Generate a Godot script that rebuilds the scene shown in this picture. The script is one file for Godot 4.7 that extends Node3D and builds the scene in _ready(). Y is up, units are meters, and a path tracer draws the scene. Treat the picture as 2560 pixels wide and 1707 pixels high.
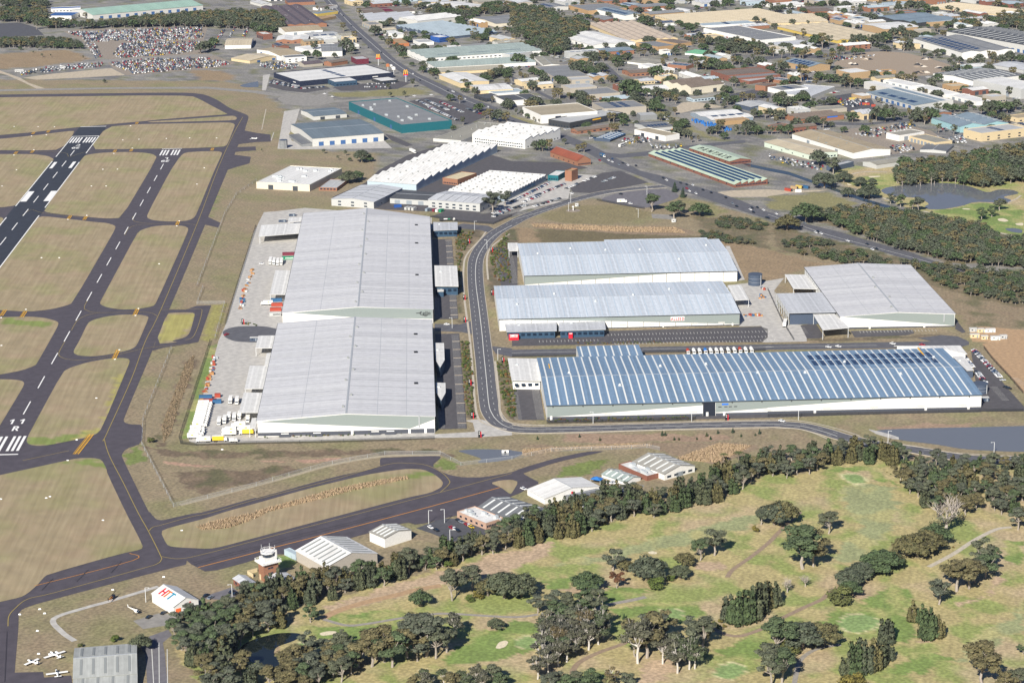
extends Node3D
# An airfield, a warehouse estate and a golf course seen from the air. Units are metres: x runs across the runways, -z along them away from the viewer.

const CAM_X := Vector3(0.998909, -0.011812, 0.045174)
const CAM_Y := Vector3(0.023761, 0.961431, -0.274019)
const CAM_Z := Vector3(-0.040195, 0.274794, 0.960663)
const SKY_E := 0.6
const EXPOSURE := 1.42
const FOG := 0.000015
const SUN_E := 1.6

var M := {}
var used := {}
var rng := RandomNumberGenerator.new()
var rough_noise := FastNoiseLite.new()
var fine_noise := FastNoiseLite.new()
var patch_noise := FastNoiseLite.new()
var BOX := BoxMesh.new()
var tree_kit := {}
var paint := {}
var eye := Vector3(0, 447.5, 0)
var tex_roof: ImageTexture
var tex_ground: NoiseTexture2D
var tex_mown: NoiseTexture2D
var tex_pave: NoiseTexture2D
var tex_wall: NoiseTexture2D
var regions := []
var font := SystemFont.new()


func _ready() -> void:
	var cam := Camera3D.new()
	cam.name = "camera"
	cam.transform = Transform3D(Basis(CAM_X, CAM_Y, CAM_Z), eye)
	cam.fov = 17.9085
	cam.near = 1.0
	cam.far = 20000.0
	add_child(cam)
	cam.current = true
	var env := Environment.new()
	env.background_mode = Environment.BG_SKY
	var sky := Sky.new()
	var sm := ProceduralSkyMaterial.new()
	sm.sky_top_color = Color(0.3, 0.46, 0.74)
	sm.sky_horizon_color = Color(0.66, 0.77, 0.9)
	sm.ground_bottom_color = Color(0.3, 0.29, 0.26)
	sm.ground_horizon_color = Color(0.6, 0.66, 0.72)
	sm.sky_curve = 0.14
	sm.sky_energy_multiplier = SKY_E
	sky.sky_material = sm
	env.sky = sky
	env.tonemap_mode = Environment.TONE_MAPPER_LINEAR
	env.tonemap_exposure = EXPOSURE
	env.sdfgi_enabled = true
	env.ssao_enabled = true
	env.ssil_enabled = true
	env.fog_enabled = true
	env.fog_density = FOG
	env.fog_light_color = Color(0.72, 0.8, 0.93)
	var we := WorldEnvironment.new()
	we.name = "world_environment"
	we.environment = env
	add_child(we)
	var sun := DirectionalLight3D.new()
	sun.name = "sun"
	sun.light_energy = SUN_E
	sun.light_color = Color(1.0, 0.972, 0.925)
	sun.light_angular_distance = 0.5
	sun.shadow_enabled = true
	add_child(sun)
	sun.look_at_from_position(Vector3.ZERO, Vector3(0.58, -1.0, -1.41), Vector3.UP)

	rng.seed = 77
	font.font_names = PackedStringArray(["Droid Sans"])
	font.font_weight = 700
	rough_noise.seed = 3
	rough_noise.frequency = 0.012
	rough_noise.fractal_octaves = 4
	fine_noise.seed = 9
	fine_noise.frequency = 0.07
	fine_noise.fractal_octaves = 3
	patch_noise.seed = 21
	patch_noise.frequency = 0.03
	patch_noise.fractal_octaves = 5
	make_textures()
	make_materials()
	build_ground()
	build_sheets()
	build_airfield()
	build_estate()
	for b in BUILDINGS:
		building(b)
	build_infill()
	for s in SLABS:
		slab_building(s)
	build_tower()
	build_things()
	build_vehicles()
	build_trees()


# ---------------------------------------------------------------- helpers
func numbered(n: String) -> String:
	var k: int = used.get(n, 0)
	used[n] = k + 1
	return n if k == 0 else "%s_%03d" % [n, k]


func thing(n: String, label: String, category: String, group := "", at := Vector3.ZERO, yaw := 0.0) -> Node3D:
	var o := Node3D.new()
	o.name = numbered(n)
	add_child(o)
	o.position = at
	o.rotation_degrees.y = yaw
	tag(o, label, category, group)
	return o


func tag(o: Node, label: String, category: String, group := "") -> void:
	o.set_meta("label", label)
	o.set_meta("category", category)
	if group != "":
		o.set_meta("group", group)


func part(parent: Node, n: String, mesh: Mesh, mat: Material, xf := Transform3D()) -> MeshInstance3D:
	var o := MeshInstance3D.new()
	o.name = n
	o.mesh = mesh
	if mat:
		o.material_override = mat
	o.transform = xf
	parent.add_child(o, true)
	return o


func bx(parent: Node, n: String, mat: Material, c: Vector3, s: Vector3, yaw := 0.0) -> MeshInstance3D:
	var b := Basis(Vector3.UP, deg_to_rad(yaw)) * Basis.from_scale(s)
	return part(parent, n, BOX, mat, Transform3D(b, c))


func struct(n: String, mesh: Mesh, mat: Material) -> MeshInstance3D:
	var o := MeshInstance3D.new()
	o.name = numbered(n)
	o.mesh = mesh
	o.material_override = mat
	o.set_meta("kind", "structure")
	add_child(o)
	return o


func start() -> SurfaceTool:
	var st := SurfaceTool.new()
	st.begin(Mesh.PRIMITIVE_TRIANGLES)
	return st


func done(st: SurfaceTool) -> ArrayMesh:
	st.generate_normals()
	return st.commit()


func quad(st: SurfaceTool, a: Vector3, b: Vector3, c: Vector3, d: Vector3, ua := Vector2.ZERO, ub := Vector2.ZERO, uc := Vector2.ZERO, ud := Vector2.ZERO) -> void:
	st.set_smooth_group(-1)
	var v := [a, b, c, a, c, d]
	var u := [ua, ub, uc, ua, uc, ud]
	for i in 6:
		st.set_uv(u[i])
		st.add_vertex(v[i])


func out_quad(st: SurfaceTool, a: Vector3, b: Vector3, c: Vector3, d: Vector3, from: Vector3, uv := []) -> void:
	# front faces run clockwise: turn the quad so that it faces away from the point
	var n := (a - c).cross(b - d)
	var t := uv if not uv.is_empty() else [Vector2.ZERO, Vector2.ZERO, Vector2.ZERO, Vector2.ZERO]
	if n.dot((a + b + c + d) * 0.25 - from) > 0.0:
		quad(st, d, c, b, a, t[3], t[2], t[1], t[0])
	else:
		quad(st, a, b, c, d, t[0], t[1], t[2], t[3])


func hexa(st: SurfaceTool, lo: Array, hi: Array, uvs := []) -> void:
	# lo, hi: four corners each, same order
	var m := Vector3.ZERO
	for i in 4:
		m += (lo[i] + hi[i]) / 8.0
	out_quad(st, hi[0], hi[1], hi[2], hi[3], m, uvs)
	out_quad(st, lo[3], lo[2], lo[1], lo[0], m)
	for i in 4:
		var j := (i + 1) % 4
		out_quad(st, lo[i], lo[j], hi[j], hi[i], m)


func box_st(st: SurfaceTool, c: Vector3, s: Vector3) -> void:
	var h := s * 0.5
	var lo := [c + Vector3(-h.x, -h.y, -h.z), c + Vector3(h.x, -h.y, -h.z), c + Vector3(h.x, -h.y, h.z), c + Vector3(-h.x, -h.y, h.z)]
	var hi := []
	for p in lo:
		hi.append(p + Vector3(0, s.y, 0))
	hexa(st, lo, hi)


func frustum(st: SurfaceTool, c: Vector3, s0: Vector2, s1: Vector2, h: float, shift := 0.0) -> void:
	var lo := []
	var hi := []
	for k in [Vector2(-1, -1), Vector2(1, -1), Vector2(1, 1), Vector2(-1, 1)]:
		lo.append(c + Vector3(k.x * s0.x / 2, 0, k.y * s0.y / 2))
		hi.append(c + Vector3(k.x * s1.x / 2 + shift, h, k.y * s1.y / 2))
	hexa(st, lo, hi)


func tube(st: SurfaceTool, a: Vector3, b: Vector3, r0: float, r1: float, n := 5) -> void:
	var d := (b - a).normalized()
	var u := d.cross(Vector3.UP if absf(d.y) < 0.9 else Vector3.RIGHT).normalized()
	var v := d.cross(u)
	for i in n:
		var p := TAU * i / n
		var q := TAU * (i + 1) / n
		var e := u * cos(p) + v * sin(p)
		var f := u * cos(q) + v * sin(q)
		out_quad(st, a + e * r0, b + e * r1, b + f * r1, a + f * r0, (a + b) * 0.5)


func poly2(a: Array) -> PackedVector2Array:
	var p := PackedVector2Array()
	for i in range(0, a.size(), 2):
		p.append(Vector2(a[i], a[i + 1]))
	return p


func rounded(p: PackedVector2Array, times: int) -> PackedVector2Array:
	for k in times:
		var o := PackedVector2Array()
		for i in p.size():
			var b := p[(i + 1) % p.size()]
			o.append(p[i].lerp(b, 0.2))
			o.append(p[i].lerp(b, 0.8))
		p = o
	return p


func flat_mesh(p: PackedVector2Array, y: float) -> ArrayMesh:
	var st := start()
	var t := Geometry2D.triangulate_polygon(p)
	if t.is_empty():
		print("untriangulated sheet near ", p[0])
	for k in range(0, t.size(), 3):
		var tri := [p[t[k]], p[t[k + 1]], p[t[k + 2]]]
		up_tri(st, tri, y)
	return st.commit()


func up_tri(st: SurfaceTool, tri: Array, y: float) -> void:
	var a: Vector2 = tri[0]
	var b: Vector2 = tri[1]
	var c: Vector2 = tri[2]
	var order := [a, b, c] if (b - a).cross(c - a) > 0.0 else [a, c, b]
	for v in order:
		st.set_normal(Vector3.UP)
		st.set_uv(v)
		st.add_vertex(Vector3(v.x, y, v.y))


func strip_points(line: PackedVector2Array, w: float) -> Array:
	var l := PackedVector2Array()
	var r := PackedVector2Array()
	for i in line.size():
		var a := line[maxi(i - 1, 0)]
		var b := line[mini(i + 1, line.size() - 1)]
		var d := (b - a).normalized()
		var n := Vector2(-d.y, d.x) * w * 0.5
		l.append(line[i] + n)
		r.append(line[i] - n)
	return [l, r]


func strip_mesh(line: PackedVector2Array, w: float, y: float) -> ArrayMesh:
	var st := start()
	add_ribbon(st, line, w, y)
	return st.commit()


func smooth_line(line: PackedVector2Array) -> PackedVector2Array:
	var o := PackedVector2Array()
	for i in line.size() - 1:
		var p0 := line[maxi(i - 1, 0)]
		var p3 := line[mini(i + 2, line.size() - 1)]
		for k in 5:
			o.append(line[i].cubic_interpolate(line[i + 1], p0, p3, k / 5.0))
	o.append(line[line.size() - 1])
	return o


func text_part(parent: Node, n: String, s: String, h: float, mat: Material, xf: Transform3D, depth := 0.15) -> MeshInstance3D:
	var t := TextMesh.new()
	t.text = s
	t.font = font
	t.font_size = 64
	t.pixel_size = h / 46.0
	t.depth = depth
	t.curve_step = 6.0
	return part(parent, n, t, mat, xf)


# ---------------------------------------------------------------- materials
func make_textures() -> void:
	var im := Image.create(512, 512, false, Image.FORMAT_RGB8)
	var n := FastNoiseLite.new()
	n.seed = 5
	n.frequency = 0.02
	n.fractal_octaves = 4
	var tone := 1.0
	for x in 512:
		if x % 24 == 0:
			tone = rng.randf_range(0.9, 1.0)
		var line := 0.9 if x % 24 == 0 else 1.0
		for y in 512:
			var streak := n.get_noise_2d(x * 1.6, y * 0.25) * 0.04 + n.get_noise_2d(x * 0.5 + 900, y * 0.5) * 0.04
			var v := clampf(tone * line * (0.97 + streak), 0.0, 1.0)
			im.set_pixel(x, y, Color(v, v, v * 0.995))
	tex_roof = ImageTexture.create_from_image(im)
	tex_ground = noise_tex(0.03, 5, Color(0.72, 0.72, 0.72), Color(1, 1, 1), 31)
	tex_mown = noise_tex(0.02, 5, Color(0.87, 0.86, 0.84), Color(1, 1, 1), 32)
	tex_pave = noise_tex(0.015, 6, Color(0.84, 0.84, 0.85), Color(1, 1, 1), 33)
	tex_wall = noise_tex(0.02, 4, Color(0.9, 0.9, 0.89), Color(1, 1, 1), 34)


func noise_tex(freq: float, octaves: int, a: Color, b: Color, sd: int) -> NoiseTexture2D:
	var n := FastNoiseLite.new()
	n.seed = sd
	n.frequency = freq
	n.fractal_octaves = octaves
	var t := NoiseTexture2D.new()
	t.width = 512
	t.height = 512
	t.seamless = true
	t.noise = n
	var g := Gradient.new()
	g.set_color(0, a)
	g.set_color(1, b)
	t.color_ramp = g
	return t


func mk(n: String, hex: String, rough := 0.85, metal := 0.0) -> StandardMaterial3D:
	var m := StandardMaterial3D.new()
	m.resource_name = n
	m.albedo_color = Color(hex)
	m.roughness = rough
	m.metallic = metal
	M[n] = m
	return m


func lay(m: StandardMaterial3D, t: Texture2D, sx: float, sz := 0.0) -> StandardMaterial3D:
	m.albedo_texture = t
	m.uv1_triplanar = true
	m.uv1_world_triplanar = true
	m.uv1_scale = Vector3(1.0 / sx, 1.0 / sx, 1.0 / (sz if sz > 0.0 else sx))
	return m


func make_materials() -> void:
	for a in [["white", "e9e9e7"], ["lightroof", "cbced3"], ["lightgrey", "bfc1c2"], ["grey", "8e9092"], ["midgrey", "777a7e"], ["darkroof", "5b5d60"], ["slate", "75838d"], ["olivegrey", "a19e92"], ["warmgrey", "a5a39c"], ["bluegrey", "8596a3"], ["paleblue", "b3c2cb"], ["steelblue", "47688c"], ["beige", "b3a890"], ["cream", "dfd0ad"], ["creamroof", "cfc2a8"], ["pinkbeige", "c4b5a4"], ["tan", "b79a74"], ["tanroof", "b5a68a"], ["brownroof", "83766a"], ["purpleroof", "6b6064"], ["terracotta", "96553f"], ["green", "6fa987"], ["palegreen", "bfd0bb"], ["mint", "a3c3b4"], ["greengrey", "a3b1ad"], ["solarblue", "3d66a4"], ["oldroof", "b6b9b6"], ["striped", "7c97b3"], ["bandroof", "d2dbe5"]]:
		var m := mk("roof_" + a[0], a[1], 0.6)
		m.albedo_texture = tex_roof
	for a in [["white", "ececea"], ["creamwhite", "ddd6c4"], ["palegrey", "cfcfcc"], ["lightgrey", "bfc1c1"], ["grey", "86898c"], ["concrete", "b3aca0"], ["cream", "dbc8a2"], ["tan", "b59a76"], ["yellowwall", "d3b95e"], ["greenwhite", "d3e0d2"], ["aqua", "9cc4cc"], ["paleblue", "b9cad6"], ["bluegrey", "8c9aa8"], ["navygrey", "49566b"], ["navy", "1d2740"], ["charcoal", "3a3d42"], ["teal", "0f6672"], ["glassy", "33506a"], ["brick", "9a6e56"], ["redbrick", "87594a"], ["pinkbrick", "bb9c8a"], ["yellowbrick", "b3946d"], ["maroon", "6d2537"], ["brightblue", "2257a8"], ["orange", "b8744a"], ["beigegrey", "b9b2a8"]]:
		lay(mk("wall_" + a[0], a[1], 0.85), tex_wall, 14.0)
	for a in [["asphalt", "544f57", 70.0], ["runway_dark", "323844", 90.0], ["runway_old", "524d55", 60.0], ["road", "63646a", 50.0], ["carpark", "5a585b", 40.0], ["midasphalt", "57585d", 50.0], ["oldasphalt", "77757a", 40.0], ["concrete", "c6c3bc", 45.0], ["concrete_dark", "999690", 45.0], ["gravel", "9c9183", 25.0], ["pale", "c6b9a2", 40.0], ["sand", "e8dcbd", 12.0], ["dirt", "bb9c78", 30.0], ["dirtpath", "a08c76", 20.0], ["rubble", "a89884", 15.0], ["pathgrey", "a29c92", 20.0], ["pathpale", "c9c0ae", 20.0], ["paleverge", "b5a98f", 20.0]]:
		lay(mk(a[0], a[1], 0.92), tex_pave, a[2])
	var g := mk("ground", "ffffff", 1.0)
	g.vertex_color_use_as_albedo = true
	lay(g, tex_ground, 46.0)
	g = mk("mown", "ffffff", 1.0)
	g.vertex_color_use_as_albedo = true
	lay(g, tex_mown, 42.0, 900.0)
	for a in [["water", "70747a"], ["darkwater", "1b2222"], ["canal", "3a4650"]]:
		var w := mk(a[0], a[1], 0.06)
		w.metallic_specular = 0.6
	for a in [["markwhite", "efefec"], ["roadwhite", "d5d5cf"], ["taxi", "a3914f"], ["orange", "c98a3c"], ["hold", "b58b34"], ["tar", "3a373c"], ["black", "16171a"], ["dark", "2b2d31"], ["glass", "1c2c3e"], ["panelglass", "233a5c"], ["steel", "a9adb1"], ["post", "cfd2d4"], ["grey", "87918f"], ["plinth", "474b55"], ["void", "1a2230"], ["joint", "35393d"], ["red", "c22330"], ["signred", "d0102a"], ["door", "8b949c"], ["doorblue", "3a5f92"], ["doordark", "3d434b"], ["skylight", "dfe2df"], ["skygrey", "8b8f8e"], ["ac", "b9bfc2"], ["yellow", "e3bb31"], ["gold", "f0b52c"], ["teal", "1f86a6"], ["htt_orange", "f07038"], ["wood", "ad8152"], ["maroon", "6d2537"], ["rust", "a2412f"], ["contgreen", "17805a"], ["contblue", "2e5d86"], ["tarpblue", "2b6fb8"], ["signblue", "2a6fd0"], ["ridge", "a3a8ad"], ["lap", "b4c3d0"], ["deck", "8a9097"], ["rubblewhite", "cfc6b8"], ["tyre", "1b1b1c"], ["rotor", "2a2622"], ["cabin_orange", "d98a3d"]]:
		mk(a[0], a[1], 0.6)
	M.glass.roughness = 0.12
	M.panelglass.roughness = 0.2
	var fm := mk("mesh_silver", "b5bbc0", 0.6)
	fm.transparency = BaseMaterial3D.TRANSPARENCY_ALPHA
	fm.albedo_color.a = 0.16
	fm = mk("mesh_dark", "24272b", 0.6)
	fm.transparency = BaseMaterial3D.TRANSPARENCY_ALPHA
	fm.albedo_color.a = 0.45
	var i := 0
	for c in ["e6e7e8", "1d2026", "7e868e", "a11d26", "27456f", "d6b62f", "b9bec3", "3d4046"]:
		var m := mk("car_%d" % i, c, 0.3)
		m.clearcoat_enabled = true
		m.clearcoat = 0.6
		i += 1
	i = 0
	for t in [Color(0.98, 1, 0.98), Color(0.88, 1.0, 0.86), Color(1.13, 1.04, 0.9), Color(0.94, 0.97, 1.0)]:
		var m := mk("leaf_%d" % i, "ffffff", 0.9)
		m.vertex_color_use_as_albedo = true
		m.albedo_color = Color(minf(t.r * 0.88, 1), minf(t.g * 0.88, 1), minf(t.b * 0.88, 1))
		i += 1
	var bk := mk("bark", "ffffff", 0.95)
	bk.vertex_color_use_as_albedo = true
	var rd := mk("reed", "ffffff", 1.0)
	rd.vertex_color_use_as_albedo = true


func rm(n: String) -> Material:
	return M.get("roof_" + n, M.get("wall_" + n, M.get(n)))


func wm(n: String) -> Material:
	return M.get("wall_" + n, M.get("roof_" + n, M.get(n)))


# ---------------------------------------------------------------- ground
const TINTS := {"suburb": [0.27, 0.262, 0.245], "dry": [0.325, 0.265, 0.165], "golf": [0.5, 0.425, 0.2], "scrub": [0.2, 0.17, 0.1], "dirtgrass": [0.33, 0.26, 0.165], "brownfield": [0.34, 0.25, 0.15], "darkgrass": [0.18, 0.15, 0.08], "reed": [0.32, 0.24, 0.16], "mown": [0.27, 0.23, 0.12], "reddirt": [0.5, 0.32, 0.23], "brown": [0.2, 0.15, 0.1], "pinksoil": [0.39, 0.275, 0.19], "green": [0.2, 0.25, 0.07], "yellowgreen": [0.36, 0.33, 0.11], "lawn": [0.23, 0.32, 0.085], "mulch": [0.17, 0.14, 0.09], "verge": [0.28, 0.26, 0.12], "fairway": [0.36, 0.385, 0.19], "drydirt": [0.55, 0.41, 0.275], "ring": [0.62, 0.58, 0.32], "greenin": [0.27, 0.385, 0.14], "tan": [0.43, 0.31, 0.2]}


func ground_color(x: float, z: float, list: Array) -> Color:
	var n1 := rough_noise.get_noise_2d(x, z)
	var n2 := fine_noise.get_noise_2d(x, z)
	var n3 := patch_noise.get_noise_2d(x * 1.0, z * 0.8)
	var c := Color(0.21, 0.205, 0.195)
	var kind := "suburb"
	for r in list:
		var bb: Rect2 = r[3]
		var w: float = r[1]
		var p := Vector2(x + n2 * w * 2.2, z + n3 * w * 3.0)
		if bb.has_point(p) and Geometry2D.is_point_in_polygon(p, r[2]):
			kind = r[0]
	var k: Array = TINTS[kind]
	c = Color(k[0], k[1], k[2])
	if kind == "dry":
		c = c.lerp(Color(0.265, 0.26, 0.115), clampf(n1 * 1.5 + 0.1, 0.0, 0.7))
		c = c.lerp(Color(0.31, 0.235, 0.155), clampf(n3 * 1.6 - 0.1, 0.0, 0.6))
	elif kind == "golf":
		c = c.lerp(Color(0.27, 0.34, 0.095), clampf(n3 * 3.6 + 0.12, 0.0, 0.85))
		c = c.lerp(Color(0.56, 0.43, 0.28), clampf(n1 * 2.4 - 0.15, 0.0, 0.7))
	elif kind == "lawn" or kind == "fairway":
		c = c.lerp(Color(0.5, 0.45, 0.19), clampf(n3 * 2.6 - 0.05, 0.0, 0.7))
	elif kind == "suburb":
		c = c.lerp(Color(0.17, 0.17, 0.175), clampf(n1 * 3.0, 0.0, 0.8))
		c = c.lerp(Color(0.17, 0.175, 0.075), clampf(n3 * 3.0 - 0.3, 0.0, 0.8))
		c = c.lerp(Color(0.42, 0.39, 0.34), clampf(n2 * 2.0 - 0.3, 0.0, 0.5))
	elif kind == "scrub" or kind == "dirtgrass" or kind == "mulch" or kind == "brown":
		c = c.lerp(Color(0.27, 0.2, 0.13), clampf(n2 * 2.0, 0.0, 0.6))
		c = c.lerp(Color(0.11, 0.12, 0.05), clampf(n3 * 2.5 - 0.2, 0.0, 0.7))
	var f := 1.14 * (1.0 + n2 * 0.16 + n3 * 0.1)
	return Color(c.r * f, c.g * f, c.b * f)


func near_regions(z0: float, z1: float) -> Array:
	var o := []
	for r in regions:
		var bb: Rect2 = r[3]
		if bb.position.y - 12.0 < z1 and bb.end.y + 12.0 > z0:
			o.append(r)
	return o


func build_ground() -> void:
	for r in REGIONS:
		var p := rounded(poly2(r[2]), 2 if r[0] == "ring" or r[0] == "greenin" else 0)
		var bb := Rect2(p[0], Vector2.ZERO)
		for v in p:
			bb = bb.expand(v)
		regions.append([r[0], float(r[1]), p, bb])
	var verts := PackedVector3Array()
	var cols := PackedColorArray()
	var norms := PackedVector3Array()
	var idx := PackedInt32Array()
	for g in [[-1450.0, -880.0, -430.0, 630.0, 2.2], [-2030.0, -1450.0, -560.0, 760.0, 4.0], [-4100.0, -2030.0, -1050.0, 1400.0, 9.0]]:
		var step: float = g[4]
		var nx := int((g[3] - g[2]) / step) + 1
		var nz := int((g[1] - g[0]) / step) + 1
		var base := verts.size()
		for j in nz + 1:
			var z: float = minf(g[0] + j * step, g[1])
			var list := near_regions(z - 1.0, z + 1.0)
			for i in nx + 1:
				var x: float = g[2] + i * step
				verts.append(Vector3(x, 0, z))
				cols.append(ground_color(x, z, list))
				norms.append(Vector3.UP)
		for j in nz:
			for i in nx:
				var a := base + j * (nx + 1) + i
				idx.append_array([a, a + 1, a + nx + 2, a, a + nx + 2, a + nx + 1])
	var b0 := verts.size()
	for v in [Vector3(-14000, -0.6, -16000), Vector3(14000, -0.6, -16000), Vector3(14000, -0.6, 3000), Vector3(-14000, -0.6, 3000)]:
		verts.append(v)
		cols.append(Color(0.15, 0.155, 0.1))
		norms.append(Vector3.UP)
	idx.append_array([b0, b0 + 1, b0 + 2, b0, b0 + 2, b0 + 3])
	var arr := []
	arr.resize(Mesh.ARRAY_MAX)
	arr[Mesh.ARRAY_VERTEX] = verts
	arr[Mesh.ARRAY_NORMAL] = norms
	arr[Mesh.ARRAY_COLOR] = cols
	arr[Mesh.ARRAY_INDEX] = idx
	var m := ArrayMesh.new()
	m.add_surface_from_arrays(Mesh.PRIMITIVE_TRIANGLES, arr)
	struct("ground", m, M.ground)


func island_mesh(p: PackedVector2Array, y: float) -> ArrayMesh:
	var st := start()
	var bb := Rect2(p[0], Vector2.ZERO)
	for v in p:
		bb = bb.expand(v)
	var step := 4.0 if bb.get_center().y > -1900.0 else 7.0
	var nx := int(bb.size.x / step) + 2
	var nz := int(bb.size.y / step) + 2
	var list := near_regions(bb.position.y, bb.end.y)
	var inside := []
	var col := []
	for j in nz + 1:
		for i in nx + 1:
			var q := bb.position + Vector2(i, j) * step
			inside.append(Geometry2D.is_point_in_polygon(q, p))
			col.append(ground_color(q.x, q.y, list))
	for j in nz:
		for i in nx:
			var a := j * (nx + 1) + i
			var ids := [a, a + 1, a + nx + 2, a + nx + 1]
			var n := 0
			for k in ids:
				if inside[k]:
					n += 1
			var q := bb.position + Vector2(i, j) * step
			var cell := PackedVector2Array([q, q + Vector2(step, 0), q + Vector2(step, step), q + Vector2(0, step)])
			if n == 4:
				for k in [0, 1, 2, 0, 2, 3]:
					st.set_color(col[ids[k]])
					st.set_normal(Vector3.UP)
					st.add_vertex(Vector3(cell[k].x, y, cell[k].y))
			else:
				for c in Geometry2D.intersect_polygons(cell, p):
					var t := Geometry2D.triangulate_polygon(c)
					for m in range(0, t.size(), 3):
						var a0 := c[t[m]]
						var b0 := c[t[m + 1]]
						var c0 := c[t[m + 2]]
						for k in ([a0, b0, c0] if (b0 - a0).cross(c0 - a0) > 0.0 else [a0, c0, b0]):
							st.set_color(ground_color(k.x, k.y, list))
							st.set_normal(Vector3.UP)
							st.add_vertex(Vector3(k.x, y, k.y))
	return st.commit()


func build_sheets() -> void:
	for s in SHEETS:
		struct(s[0], flat_mesh(rounded(poly2(s[3]), s[4]), s[2] * 0.015), M[s[1]])
	for s in STRIPS:
		struct(s[0], strip_mesh(smooth_line(poly2(s[4])), s[3], s[2] * 0.015), M[s[1]])
	# the estate's main road as one ribbon with kerbs and footpaths
	var line := smooth_line(poly2(MAIN_ROAD))
	struct("main_road", strip_mesh(line, 13.0, 0.11), M.road)
	for side in [0, 1]:
		var e: PackedVector2Array = strip_points(line, 13.4)[side]
		var lr := strip_points(e, 0.5)
		var st := start()
		for i in e.size() - 1:
			var lo := [Vector3(lr[0][i].x, 0, lr[0][i].y), Vector3(lr[0][i + 1].x, 0, lr[0][i + 1].y), Vector3(lr[1][i + 1].x, 0, lr[1][i + 1].y), Vector3(lr[1][i].x, 0, lr[1][i].y)]
			var hi := []
			for v in lo:
				hi.append(v + Vector3(0, 0.25, 0))
			hexa(st, lo, hi)
		struct("kerb", done(st), M.pathpale)
	var rest := start()
	var lane := start()
	for s in [-3.2, 3.2]:
		var e: PackedVector2Array = strip_points(line, absf(s) * 2.0)[0 if s > 0 else 1]
		dashes(lane, e, 0.25, 0.14, 4.0, 9.0)
	struct("lane_dashes", lane.commit(), M.roadwhite)
	for l in LINES:
		var st := start()
		add_ribbon(st, smooth_line(poly2(l[2])), l[0], 0.16)
		struct("painted_line", st.commit(), M[l[1]])


func add_ribbon(st: SurfaceTool, line: PackedVector2Array, w: float, y: float) -> void:
	var lr := strip_points(line, w)
	for i in line.size() - 1:
		up_tri(st, [lr[0][i], lr[0][i + 1], lr[1][i + 1]], y)
		up_tri(st, [lr[0][i], lr[1][i + 1], lr[1][i]], y)


func dashes(st: SurfaceTool, line: PackedVector2Array, w: float, y: float, on: float, gap: float) -> void:
	var at := 0.0
	for i in line.size() - 1:
		var d := line[i].distance_to(line[i + 1])
		var t := 0.0
		while t < d:
			var ph := fposmod(at + t, on + gap)
			if ph < 0.5 and t + on < d + on:
				var dir := (line[i + 1] - line[i]).normalized()
				var a := line[i] + dir * t
				add_ribbon(st, PackedVector2Array([a, a + dir * on]), w, y)
				t += on
			t += 0.5
		at += d


# ---------------------------------------------------------------- airfield
func rect_st(st: SurfaceTool, x0: float, x1: float, z0: float, z1: float, y: float) -> void:
	for v in [Vector2(x0, z0), Vector2(x1, z0), Vector2(x1, z1), Vector2(x0, z0), Vector2(x1, z1), Vector2(x0, z1)]:
		st.set_normal(Vector3.UP)
		st.add_vertex(Vector3(v.x, y, v.y))


func lay_text(s: String, h: float, x: float, z: float, flip: bool, parent: Node) -> void:
	var b := Basis(Vector3.RIGHT, -PI / 2)
	if flip:
		b = Basis(Vector3.UP, PI) * b
	b = b * Basis.from_scale(Vector3(0.62, 1, 1))
	text_part(parent, "painted_number", s, h, M.markwhite, Transform3D(b, Vector3(x, 0.2, z)), 0.04)


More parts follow.
